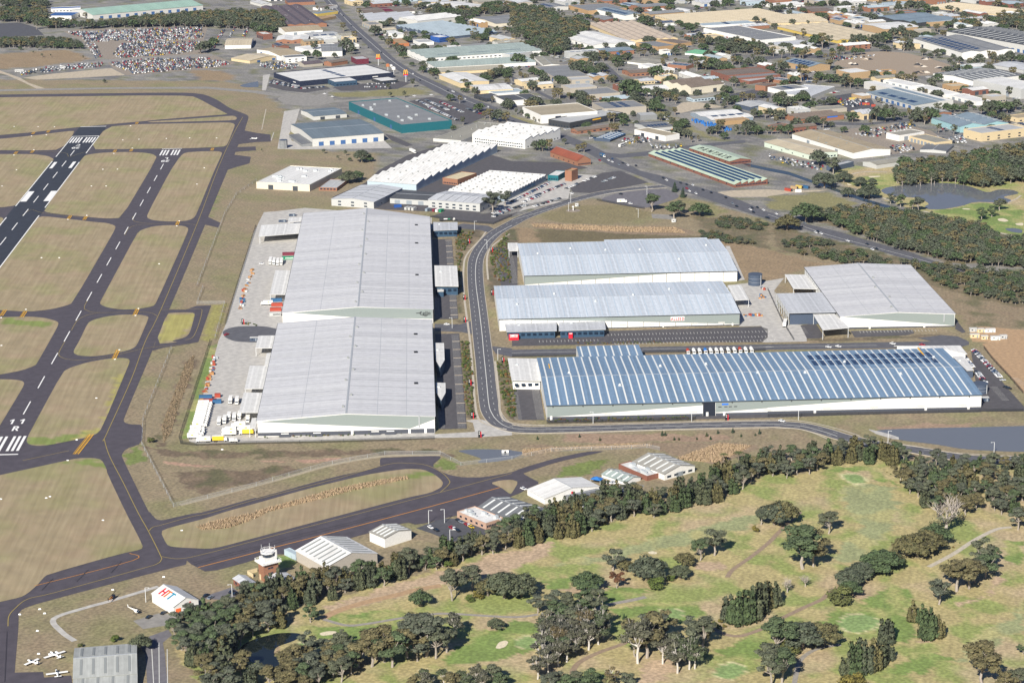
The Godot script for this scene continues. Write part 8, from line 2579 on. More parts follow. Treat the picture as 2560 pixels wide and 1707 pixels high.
["whitegum","white-limbed gum in the big grey clump in the course middle","big grey clump gums",[66.4,-985.3,13.4,71.6,-1010.6,13.4,59.2,-1007.2,15,78.6,-1017.1,14.6,55.2,-980.6,16.8,62.6,-998,13.8,77,-1006.1,12.2,65.7,-1004.8,14.9,71.5,-997,14,86.9,-1011.9,13.2,51,-966.4,13.4,55.7,-999.7,14.7,60.5,-1019.9,15,64.7,-1012.9,14.2,56.5,-972.2,13.6,76.4,-1026.2,14.3,78.4,-999,16.9,57.6,-990.4,12.4,86.6,-1020,16.4,61.9,-980.5,14.3,83.8,-1005.3,15.4,57.3,-1014,13.4]],
["gum","grey-green gum in the big grey clump in the course middle","big grey clump gums",[66.2,-1028.3,13.4,71.5,-1021.4,14.6,66,-992.3,12.6]],
["gum","grey-green gum at the head of the big grey clump","grey clump head gums",[84.4,-1053,13.1,64,-1047.9,13.2,78.8,-1047.9,11.3,64.4,-1040.4,11.7,71.1,-1045.8,12.2,55.6,-1047.3,11.6,85.5,-1045.8,13.9]],
["gum","grey-green gum in the thicket at the bottom below the grey clump","lower middle gums",[93.8,-954,8.4,76.5,-953,11.6,61.7,-955.6,10.1,63.8,-948.4,11.2,84.3,-948.8,8.7,68.9,-956.7,8.5,94.4,-944.7,9,72.5,-946.7,11.1,55.8,-949.5,11.3]],
["whitegum","white-limbed gum in the thicket at the bottom below the grey clump","lower middle gums",[85.9,-956,10.6]],
["sheoak","dark she-oak in the wood below the bending road","road bend wood trees",[255.8,-1268.4,11.9,252.2,-1282.8,11.9,211.2,-1256.8,12.3,269.7,-1283.1,12.5,289,-1264.1,12.9,286.5,-1273.7,11.2,220.2,-1273,11.5,264.5,-1269.9,10.1,240.1,-1276.9,11,270.8,-1275.1,10.3,217.9,-1261.5,12.1,285.8,-1282.9,11,275.5,-1268.4,11.5,248.5,-1273.2,9.2,271.5,-1291,9.8,242.7,-1285.5,10.1,254.3,-1290.6,9]],
["gum","grey-green gum in the wood below the bending road","road bend wood trees",[227.2,-1250.6,10.5,240.6,-1257.3,11.8,262.1,-1286.3,11.6,219.7,-1244.6,9.5,238.8,-1268.2,12.9,245.8,-1264.3,9.5,280.4,-1290.3,12.1,230.5,-1268.5,10.9,228.4,-1277.3,10.6,231.3,-1260.3,10.2,220.4,-1254.2,9.8,258.5,-1278,10.1,211.8,-1249.2,9.9,279.1,-1275.8,10.8,297.1,-1268.5,10.7,212.4,-1271.7,12.4,234.7,-1251,12.1,293.6,-1276.2,11.5]],
["sheoak","dark she-oak in the wood at the right edge below the road","right edge wood trees",[357.3,-1222.5,12.5,304.2,-1254.8,11.5,333,-1196.2,9.4,309.2,-1196.3,12.2,341.1,-1172.3,10.7,297.1,-1221.4,11.7,351,-1233.8,9.7,309.4,-1238.4,10.4,344,-1208,9.9,328.1,-1231.7,11,293.4,-1245.1,11.2,319.9,-1211.8,11.8,369.4,-1246.7,11.8,340.5,-1248.1,10.6,316.8,-1232,12.4,292.6,-1189.1,10,355.9,-1202.2,10.1,362.6,-1251.5,9.6,311.9,-1188.6,9,306.8,-1226.2,11.3,324.3,-1252.1,9.8,327.5,-1212.9,11.3]],
["gum","grey-green gum in the wood at the right edge below the road","right edge wood trees",[346.5,-1200.9,11.6,337.7,-1224.5,11.3,349.5,-1164.9,11.5,365.2,-1220.4,11.7,350.6,-1212,10.3,331.5,-1179.6,9.2,315.3,-1256.5,12.6,296.2,-1212.5,12,324.9,-1238.8,11.2,353.1,-1186.9,11.6,330.6,-1247.5,12.5,361,-1241.5,12.6,347.1,-1226.2,9.4,293,-1229.2,13,333.4,-1208.2,9.9,317,-1247.4,10.8,307.9,-1180.3,12.2,337.3,-1217,9.2,312.9,-1173.9,12.1,309.9,-1218.5,12.7,370.1,-1254.3,9.8,363.7,-1232.4,9.8,333.4,-1238.4,11.1,339.8,-1233.8,12.1,302.3,-1235,9.3,344.2,-1186.7,10.8,307.1,-1204.5,10.7,296.1,-1198.3,11.5,292.2,-1205,10.2,354,-1178.4,9.6,302.1,-1190.9,10.8,359.7,-1209.8,12.9,321.3,-1181.3,11,323.5,-1219.6,12.6,317.7,-1203.3,9.3,355.8,-1247.6,10.3,319.9,-1193.1,9.6,332.3,-1187.3,11.9,369.6,-1237.6,9.8,341.7,-1162.1,9.3,325.8,-1203.2,11.2,345.3,-1240.9,10.9,289.2,-1221.6,12.3,305.1,-1245.9,10.7,288.6,-1212.2,10.6,360.7,-1193.3,9.7,288.2,-1236.3,11.6,370.7,-1229.1,12.6,352.1,-1194.5,10.1,316.9,-1224.1,11.9,298.1,-1180.9,10,339.7,-1180.4,10.1,348.2,-1250.9,12,333.6,-1172.4,10.3,376.7,-1250.1,10.5,346.2,-1218.4,11.8,339,-1201.2,11.2,304.5,-1212.8,10.7,342.4,-1194.1,10.6,312.2,-1210.8,12.4,317.2,-1239.9,9.1]],
["sheoak","dark she-oak in the belt between striped hangar and fairway","hangar belt trees",[197.3,-1262,10.7,162.5,-1203.5,12.4,182.6,-1219.9,9.3,146,-1207.9,11.2,162.9,-1224.3,10.5,134.1,-1198.1,10.9,183.3,-1234,13,136,-1189.1,9.3,150.4,-1219.5,11.8,143.1,-1200.6,9,209.2,-1262.9,11.9,207.4,-1270.3,10.5,176.8,-1241.1,12.7,161.5,-1211.2,9.1,182.9,-1250,12.1,150.6,-1199.3,11.9,174.3,-1233.6,12.8,154.2,-1206.3,11.9,212.4,-1277.5,9.4,172,-1208.1,12.8,157.9,-1218,12.1,165.5,-1232.9,9.2,132.8,-1207.4,9.6,194.6,-1254.8,11,128.1,-1190.7,12.4,186.9,-1240.9,10.8,144.3,-1192.2,9.8,167.9,-1217.3,9.3]],
["gum","grey-green gum in the belt between striped hangar and fairway","hangar belt trees",[131.3,-1183,9.1,190.5,-1248.3,10.9,196.6,-1238.4,9.7,175.4,-1216.8,10.7,201.8,-1245.3,11.8,139.2,-1213.1,9.3,190,-1227.4,12.9,172.2,-1225.6,10.3,204.2,-1256,11.5,126.1,-1199.6,9.6]],
["gum","grey-green gum in the belt in front of the plain white hangar","white hangar belt trees",[123.6,-1211.1,12.1,110.7,-1212.7,10.9,120.7,-1220.3,10.3,79.9,-1185.1,10.4,57.2,-1183,9.4,97.9,-1202.9,9.4,100.9,-1209.7,9,43.3,-1158.5,12.7,50,-1163.6,12.1,63.4,-1179.2,11.4,49.6,-1171.8,9.6,94.6,-1189.2,11.7,80,-1177.3,9]],
["sheoak","dark she-oak in the belt in front of the plain white hangar","white hangar belt trees",[79.9,-1196.7,9.6,104.9,-1217.2,11.7,93.8,-1196.2,9.7,56.8,-1172.2,9.8,87.3,-1187,11.1,110.3,-1196.9,12.2,70.6,-1186.6,11.2,73.1,-1178.6,10.1,101,-1193.3,11.3,119.1,-1204.3,12.8,90.9,-1206.2,9.9,117.7,-1196.8,11.8,64.2,-1171.4,10.3,85.8,-1201.4,10.5,109,-1204.7,9.5,125.7,-1199.7,11,112.8,-1220,10.5,73.7,-1193.1,10.3]],
]

const STREET_TREES := [-231.9,-3259.9,19.5,-245.1,-3358.6,25.1,-166.4,-3287,8.2,-146.3,-3081.3,18.6,-155.8,-3020.1,13.7,-140.2,-3008,16.7,-116.5,-3020.3,9.1,-112.4,-3291.9,14.8,-101.3,-3075.6,23.2,-93.1,-3053.5,15.4,-93.5,-3195.6,14.4,-81.5,-3393.6,6.8,-85.9,-3400.6,6.8,-50.4,-3345.1,8.4,-42,-3344,10,-63.8,-3238,17.8,-59.1,-3249.1,14.6,-40.3,-3154.9,9.5,-43,-3111.2,14.1,-30.3,-3066.7,15.4,-22.5,-3034.3,16.8,-20.8,-3003.3,12.1,-8.8,-2932.2,7.4,5.6,-2873.3,11.6,10.2,-2901,10.3,35.8,-3397.1,8.5,-36.1,-2681.5,8.2,-18.5,-2679.4,9.6,38.5,-2644.5,10.8,49.5,-2627.4,10.7,70.9,-2563.2,13.1,82.4,-2502.8,15.4,91,-2494.7,16.6,76.6,-2518,10.3,100.5,-2479.3,15.3,50,-2477.8,11.5,38,-2444.3,7.5,-7.5,-2758,12.6,-39.4,-2744.6,8.4,109.6,-2860.7,11.6,92,-2853.5,5.8,59.2,-2750.1,11.2,55.2,-2759.2,9.8,89.6,-2630.7,8.1,106.6,-2620.8,8,107.2,-2574.2,9.2,-80.9,-2307.8,7.2,-104.9,-2322.6,6,-88.3,-2284.3,5.9,-75.4,-2276.9,4.7,-173.3,-2342.4,3.6,76.1,-3243.2,9.8,85.9,-3242,9.8,104.9,-3227.7,13,118.3,-3237.7,13,129.7,-3236.2,11.4,138.3,-3247,9.8,-146.3,-3542.5,8.8,-162.3,-3544.7,8.8,135.8,-2924.2,19.2,155.6,-2961.2,7.5,161.2,-2755.4,18.2,161.2,-2826.7,8.6,142.3,-2714.7,15.2,145.9,-2705.8,15.2,167.2,-2590.4,10.6,162.5,-2598.8,9.3,196.6,-2594.9,13.3,203.8,-2586.3,8,208,-2839.5,18.7,215.2,-2838.6,11.5,226.6,-2837.2,13,235.9,-2845.4,11.6,237,-2911.8,17.7,237.2,-2826.7,8.6,267.7,-2908,14.7,280.9,-2986,10.6,259.7,-2968.4,12,306.3,-2982.8,15.1,286,-2960,10.5,264.8,-2860.6,13.1,258.4,-2659.5,24.4,267,-2650.4,17.6,266.7,-2675,20.5,250.1,-2762.3,8.4,234,-2755.5,8.4,281.7,-2648.7,13.6,291.9,-2631.3,17.5,302.1,-2638.2,13.5,313.7,-2645,8.1,309.5,-2790.8,19.9,305.8,-2809.3,12.9,343.2,-2823.1,8.6,329.8,-2806.4,8.6,354.5,-2821.8,7.2,369.4,-2847.8,18.8,392.1,-2854.5,18.9,382,-2855.7,14.5,397.9,-2844.4,14.5,423.2,-2888.9,13.2,431.9,-2887.8,11.8,442,-2876.9,13.2,461,-2923.3,19.3,477.6,-2981.9,18.1,374.8,-2801,5.7,356.8,-2986.8,13.6,371.5,-2995.2,13.7,406.1,-3211.7,14.6,415.6,-3222.3,13,387.8,-3167.5,9.6,405.9,-3108.6,17.3,418.3,-3107,12.6,379.6,-3429.1,15.5,404.8,-3452.6,15.6,305.2,-3335.2,8.4,344.2,-3304.9,16.6,337.6,-3356.3,13.5,354.1,-3303.5,14.9,480.8,-3511.2,10.6,492.7,-3481.6,10.5,518.6,-3306.5,11.7,371.8,-2606.1,13.4,344.7,-2562.5,6.6,132.2,-2309.8,15.5,139.3,-2309,14.3,125.5,-2316.7,12,158.3,-2344.9,8.5,169.3,-2299.6,9.5,176.4,-2298.9,11.9,189.3,-2387.2,8.6,354,-2382.6,13.6,364.9,-2381.4,14.8,375.7,-2380.2,13.6,337.1,-2357.9,9.8,298.8,-2342.6,7.3,306.7,-2348.2,7.3,396.4,-2489.4,10.3,402.8,-2481.5,11.5,333.2,-2391.5,7.4,114.9,-2543.2,7.8,121,-2535.1,7.8,126.2,-2512.4,7.7,132.7,-2490,6.4,138.6,-2482.2,5.1,597.3,-3453.3,12.1,668.3,-3376.3,13.6,684.2,-3387.3,13.6,696,-3385.7,11.9,662.4,-3390.3,10.2,760.3,-3403.6,15.4,773.8,-3401.7,17.1,790.6,-3399.4,18.8,801,-3384.6,17.1,814.4,-3382.8,11.9,818.4,-3355.8,6.8,844.7,-3365.3,11.9,549.6,-3135,7.9,560.5,-3133.6,6.3,561.7,-3034.2,23.1,568.9,-3022.6,24.5,583.8,-3052.9,17,621.4,-3069.9,15.6,628.5,-3058,17.1,640.9,-3034.8,20,650,-3033.7,21.5,667.3,-3064,20.2,687.3,-3105.8,18.9,706.9,-3137.4,17.5,725.4,-3169.7,12.8,741.2,-3167.7,11.2,677.1,-2987.8,19.7,686.9,-2997.1,15.2,762.9,-3212.3,8.1,766.3,-3164.4,14.4,791.5,-3208.5,13,808.4,-3230.5,13.1,824.1,-3240.7,14.8,843.2,-3250.4,14.8,862.4,-3260.3,14.8,872.3,-3234.2,14.7,489.3,-2960,15,497.8,-2938.7,14.9,514.6,-2967,15.1,523.1,-2945.6,16.5,535.1,-2954.2,16.5,549.6,-2942.3,12,574.7,-2980,9.1,589.1,-2967.9,12.1,602,-2956,13.5,612.8,-2964.9,10.6,490.6,-2742.5,23.8,481.8,-2824.8,15.8,500.8,-2698,12.4,523.3,-2729.8,14,531.6,-2728.8,8.4,537.3,-2693.6,19.3,542.5,-2684.6,15.1,553.6,-2691.7,13.8,431.1,-2560.3,14.5,440.2,-2551.6,15.8,450.5,-2573.6,11.9,459.4,-2541.8,7.9,475.1,-2570.7,9.3,409,-2488,12.8,414.2,-2473,14,420.4,-2472.3,12.8,411.8,-2376.2,14.8,404.5,-2383.7,12.3,427.1,-2415.2,13.7,457.7,-2411.9,13.7,498.7,-2449.2,13.9,527.3,-2453.2,19,535.7,-2445.1,19,547.1,-2451,17.7,475.7,-2382.7,8.7,495.9,-2367.1,13.5,516.8,-2433.1,6.3,562.9,-2470.8,7.7,571.5,-2441.1,19,577,-2426.4,21.4,585.9,-2432.5,21.4,608.2,-2494.9,14.2,619.5,-2493.7,14.2,630.1,-2499.9,11.6,640.2,-2498.7,10.3,656.4,-2511.8,6.5,654.8,-2475,12.8,663.5,-2474,19.2,674.1,-2480.1,19.2,688.5,-2485.9,16.7,704.4,-2506.4,14.3,710.1,-2815.7,7.2,731,-2841.5,10.2,739.5,-2840.4,13.1,749.5,-2839.2,11.6,772.4,-2865.2,14.6,779.9,-2854.6,14.6,797.8,-2871.8,13.2,721.1,-2597.7,14.7,702.3,-2607.9,8.1,593.9,-2356.4,13.5,414.4,-2202.1,18.4,420.5,-2156,20.3,497.7,-2170.5,17.1,-588.4,-3379.3,15.1,-616.2,-3465.5,8.6,-530.5,-3500,10.4,-308.9,-3091.2,17,-303.6,-3101.2,18.6,-298.3,-3111.2,17.1,-296.8,-3165.5,14.3,-575.2,-3157,6.3,-549.7,-3153.8,7.9,-530.9,-3173.3,7.9,-469.6,-3054,6.1,-531.8,-3082.4,6.2,-520.2,-3086.2,4.6,-550.6,-3121.6,3.9,-411.3,-2841,5.7]

const WOODS := [
[7.0,[8,11],[373.2,-1954.2,380.3,-1921.7,388.9,-1894.4,393.5,-1868.1,409.4,-1841.5,423.4,-1817.6,440.4,-1792.1,456,-1771.1,475,-1757.8,504.7,-1747.4,527.3,-1745.3,551.1,-1828,516.6,-1843.7,503.1,-1905.4,480.7,-1916.5,471.1,-1940.1,458.2,-1950.5,427.5,-1974.6,397.6,-1979.9,378.7,-1967.6]],
[6.5,[4,7],[320.1,-1827.4,331.4,-1810.2,351.5,-1780.8,385.2,-1771.9,411.8,-1765.6,416.6,-1725.7,417.4,-1702.1,429.7,-1686,440.9,-1659.6,472.7,-1630.8,492.9,-1625.7,518.4,-1714.5,479.7,-1740.3,455,-1752,430,-1763.9,405.1,-1777.7,390.2,-1786.9,380,-1815.7,361.5,-1823.5,338.9,-1825.6]],
[5.0,[2.5,4.5],[249.2,-1907.9,264.5,-1910.8,276.8,-1892.2,296.9,-1862.6,290.5,-1852.7,272.6,-1862.8,255,-1877.1]],
[5.5,[3,5],[273.1,-1959.4,286.8,-1962.7,319.1,-1941.2,313.9,-1908.2,290.3,-1917.1,271.8,-1927.8]],
[5.5,[3,6],[317.9,-1854.3,338.4,-1877.7,360.4,-1858.6,361.9,-1846,331.3,-1836.5,316.5,-1846.1]],
[9.0,[11,15],[-522,-3373,-476,-3374,-392,-3376,-324,-3367,-246,-3322,-257,-3490,-302,-3509,-369,-3478,-434,-3448,-480,-3409,-513,-3401]],
[8.0,[9,12],[-640,-3187,-576,-3179,-526,-3164,-487,-3151,-492,-3190,-521,-3234,-571,-3246,-650,-3239]],
[11.0,[11,15],[-696,-3483,-604,-3445,-573,-3377,-551,-3387,-527,-3381,-531,-3409,-578,-3441,-611,-3593,-684,-3603,-717,-3593]],
[11.0,[11,15],[-697,-3676,-612,-3621,-629,-3725,-716,-3783]],
[10.0,[12,15],[142,-3247,162,-3163,168,-3084,176,-3004,204,-3011,213,-3100,244,-3221,261,-3267,246,-3331,220,-3321,216,-3386,205,-3480,152,-3487]],
[9.0,[11,15],[-243,-3273,-203,-3304,-210,-3392,-222,-3471,-259,-3517]],
[9.0,[10,14],[478.5,-2139,499.7,-2159,530.7,-2195.7,562.8,-2209.8,589.6,-2224.7,612.7,-2246.3,644.4,-2255.2,661.6,-2253.4,620.5,-2108.1,472.5,-2085.9]],
[9.0,[10,13],[531.9,-2129.2,537.7,-2085.7,556.4,-2073.3,600.4,-2095.2,628.6,-2097.6,640.7,-2140,543.8,-2155.6]],
[10.0,[11,15],[866,-3211,879,-3197,898,-3147,937,-3288,908,-3305]],
[14.0,[11,14],[21,-3492,72,-3431,152,-3474,154,-3529,74,-3498,22,-3547]],
[16.0,[10,14],[421,-3010,455,-2985,481,-3023,463,-3090,432,-3094]],
]

const CARS := [
["highway traffic",-76.2,[333,-1976.8,0,355.8,-1897.6,0,359.9,-1892.8,0,358.4,-1900.8,1,352.6,-1935.7,2,378.1,-1862,0,392.7,-1847.2,1,393.1,-1828.2,0,397.2,-1829.4,1,322.7,-1960.5,1]],
["highway traffic",-76.2,[246.1,-2153.1,1,248.1,-2142,0,260.7,-2127.2,1,265.7,-2118.7,1,271.4,-2115.4,0,263.5,-2100.4,3,264.6,-2087.2,0,269.5,-2075.4,0,278.6,-2091,1,284.9,-2077.5,1,296,-2053.4,1,298.4,-2025.8,2,300.8,-2013.4,1,311.6,-1997.9,0,314.2,-2004.8,1,319.7,-2006.7,1,312.8,-1985.9,1,323.5,-1994.3,0,321.4,-1961.6,1]],
["highway traffic",-75.1,[189.5,-2252,3,203.4,-2258.3,4,201.9,-2241.8,0,198.7,-2251.1,0,216.7,-2222.7,0,224.9,-2219,1,212.7,-2234.8,1,207.4,-2226.6,2]],
["highway traffic",-82.1,[-138.1,-3562.3,0,-125.2,-3518.9,1,-117.7,-3470.4,1,-101.6,-3351.9,1,-71.2,-3114.8,1,-51.8,-3064.1,1,1.7,-2809.7,1,-7.4,-2865.5,0,36.5,-2722.9,1,41.9,-2718,0,43.8,-2711.9,0,83.1,-2596.2,0,56.9,-2658.5,0]],
["roundabout traffic",-33,[-108.2,-2693.9,0,-118.6,-2715.8,0,-5.6,-2686.1,0,15.5,-2691.9,0]],
["estate traffic",-40.1,[235.1,-1355.8,0,298.5,-1527.6,0,306,-1528.4,0,347.4,-1532.2,0,368.4,-1527.4,3]],
["estate traffic",-45.1,[196,-2080.3,1,201.2,-2035.5,0,148.2,-2087.6,0]],
["estate traffic",54.8,[-151.4,-1601,3]],
["tower car park",58.6,[-106.9,-1087,1,-104.6,-1084.6,1,-120.2,-1083,1,-117.6,-1079.8,2]],
["hangar car park",59,[-147.5,-1056,1,-140.4,-1060.9,1]],
["office car park",-59.8,[16.9,-1186.6,1,18.7,-1183.3,2,21.8,-1179.1,3,23,-1177.2,0,24.2,-1174.9,5,12.9,-1174.5,3,14.4,-1172.4,0,16.2,-1169.8,1,0.6,-1176.1,0,4,-1171.3,1]],
["hangar yard",-50.7,[57.6,-1237.4,0,108.9,-1244.3,0,111.8,-1242.9,0,113.6,-1244.4,0,102.2,-1236.4,1,87.6,-1200.5,0,91.1,-1204,0]],
["clubhouse lawn parking",-38.7,[401.8,-1417.8,1,403,-1415.1,1]],
["carpark corner",-5.3,[17.2,-1615.1,0,-139.3,-1825.3,0]],
]

const CAR_ROWS := [
["warehouse end row",[402.7,-1510,404,-1433.1],2.6,.95],
["warehouse wall row",[391.2,-1455.4,390.3,-1429.1],2.7,.9],
["warehouse wall row",[391.3,-1495.3,390.8,-1466.2],2.7,.8],
["gallery wall row",[87.7,-2056.7,129.5,-2142.2],2.6,.95],
["gallery middle row",[103.1,-2066.7,143.8,-2133.8],2.6,.95],
["gallery middle row",[99.2,-2053.1,121.4,-2088.8],2.6,.6],
["gallery kerb row",[106.4,-2030.3,135.5,-2067],2.8,.75],
["gallery kerb row",[67.8,-2005.2,102.7,-2040.4],2.8,.75],
["gallery drive row",[144.6,-2112.4,179.2,-2169.9],4,.6],
["bitumen lot row",[178.9,-2132.9,198.2,-2163.5],3,.3],
["staff car park row",[66.2,-1988.9,86.3,-2025],2.8,.8],
["hardware car park row",[-2,-2653,20,-2588],2.7,.8],
["hardware car park row",[8,-2658,35,-2579],2.7,.7],
["hardware car park row",[12,-2604,44,-2511],2.7,.8],
["hardware car park row",[27,-2638,52,-2562],2.7,.6],
["hardware car park row",[58,-2587,75,-2544],2.7,.7],
["showroom front row",[-193,-2815,-149,-2762],2.7,.98],
["showroom front row",[-191,-2828,-153,-2780],2.7,.9],
["showroom side row",[-148,-2762,-122,-2772],2.7,.9],
["restaurant row",[-72,-2787,-27,-2791],2.9,.6],
["restaurant row",[-69,-2765,-34,-2761],2.9,.6],
]

const CAR_FIELDS := [
[3.2,[-538,-3342,-333,-3370,-327,-3308,-465,-3290,-514,-3297]],
[3.4,[-507,-3290,-323,-3296,-322,-3248,-413,-3203,-439,-3240,-472,-3227,-491,-3224]],
[3.6,[-433,-3205,-320,-3213,-316,-3135,-331,-3094,-419,-3058,-433,-3096]],
[3.4,[-428,-3018,-386,-3044,-296,-3048,-257,-2987,-275,-2960,-350,-2921,-381,-2911,-419,-2992]],
[4.5,[-489,-3213,-475,-3211,-447,-3077,-452,-3057]],
[4.5,[-507,-2984,-472,-3009,-435,-3014,-433,-2984,-479,-2956,-532,-2920,-541,-2939]],
[3.0,[-301,-3111,-299,-3188,-298,-3329,-295,-3334,-294,-3187,-293,-3100]],
[3.0,[-282,-3153,-284,-3255,-282,-3357,-278,-3357,-279,-3254,-277,-3152]],
[3.0,[-265,-3264,-264,-3367,-257,-3360,-256,-3257]],
[3.2,[-222,-2968,-202,-3006,-162,-2961,-168,-2932,-197,-2926]],
[3.2,[221,-2364,249,-2381,259,-2366,254,-2347,227,-2344]],
[4.2,[517,-2405,555,-2436,567,-2414,537,-2383,504,-2353,483,-2368]],
[4.2,[371,-2254,400,-2233,422,-2190,411,-2175,384,-2205,371,-2236]],
[4.2,[505,-2301,526,-2305,536,-2279,510,-2257]],
[4.5,[573,-2345,601,-2342,598,-2310,579,-2300]],
[4.5,[253,-2335,285,-2331,285,-2315,253,-2309]],
[4.5,[491,-2600,528,-2612,546,-2570,520,-2543,501,-2568]],
[3.4,[561,-2931,573,-2949,615,-2944,634,-2962,629,-2948,569,-2910]],
]

const TRUCKS := [
["box_truck","white box truck in the tight row along the yard's left fence",0,[-152.4,-1422.8,0,-152.3,-1416.9,0,-152.3,-1411.6,0,-152.2,-1406.2,0,-152.1,-1400.9,0,-152,-1395.7,0,-152,-1390.5,0,-151.9,-1385.3,0,-151.9,-1380.6,0,-151.9,-1375.9,0]],
["box_truck","white box truck at the near end of the fence row",0,[-152.6,-1367.7,0,-152.1,-1361.9,0,-152.4,-1357.4,0,-152.9,-1351.8,0]],
["box_truck","white box truck nosing toward the dock canopies",-90,[-134.6,-1429.6,0,-130,-1427.9,0,-125.7,-1394.7,0,-132.7,-1392.9,0,-135,-1386,0,-138.4,-1382.8,0,-129,-1390.9,0,-119.6,-1387.1,0]],
["box_truck","white box truck parked side-on beside the docks",180,[-124,-1373.4,0,-129.4,-1363.5,0,-128.8,-1356.7,0,-119.8,-1365,0]],
["box_truck","yellow-sided box truck behind the garden bed",180,[-117.5,-1357.6,5]],
["box_truck","white box truck nose to tail in the front driveway",180,[-144.4,-1344,0]],
["box_truck","yellow-sided box truck in the front driveway",0,[-136,-1344.7,5]],
["van","white van in the front driveway",0,[-127,-1342.6,0]],
["semi_trailer","white trailer in the row of four before the dock",-90,[-132,-1830.9,0,-128.8,-1828.3,0,-125.4,-1826,0,-122.3,-1826.9,0]],
["semi_trailer","dark trailer with white prime mover by the corner office",0,[22.5,-1978.3,1]],
["box_truck","white prime mover with blue box at the lower dock",180,[-125.1,-1687.6,0]],
["box_truck","white truck parked at the oval lot's edge",0,[192.3,-2041.3,0]],
["box_truck","blue truck waiting at the crossroads",-67.2,[194.1,-2272.5,4]],
["semi_trailer","white trailer on the service lane behind the sawtooth factory",-68.7,[-8.7,-2318.6,0]],
["semi_trailer","white trailer on the concrete drive at the right warehouse",75,[276.6,-1590.8,0]],
["box_truck","white truck in the highway middle lane",-81,[-36.8,-2926,0]],
["coach","long white coach on the field track",-47.5,[-485.8,-2973.1,0]],
["coach","long white coach beside the fill pad",0,[-540.6,-2949,0]],
["coach","white motorhome in the caravan yard",57.1,[220.4,-2328.6,0]],
]

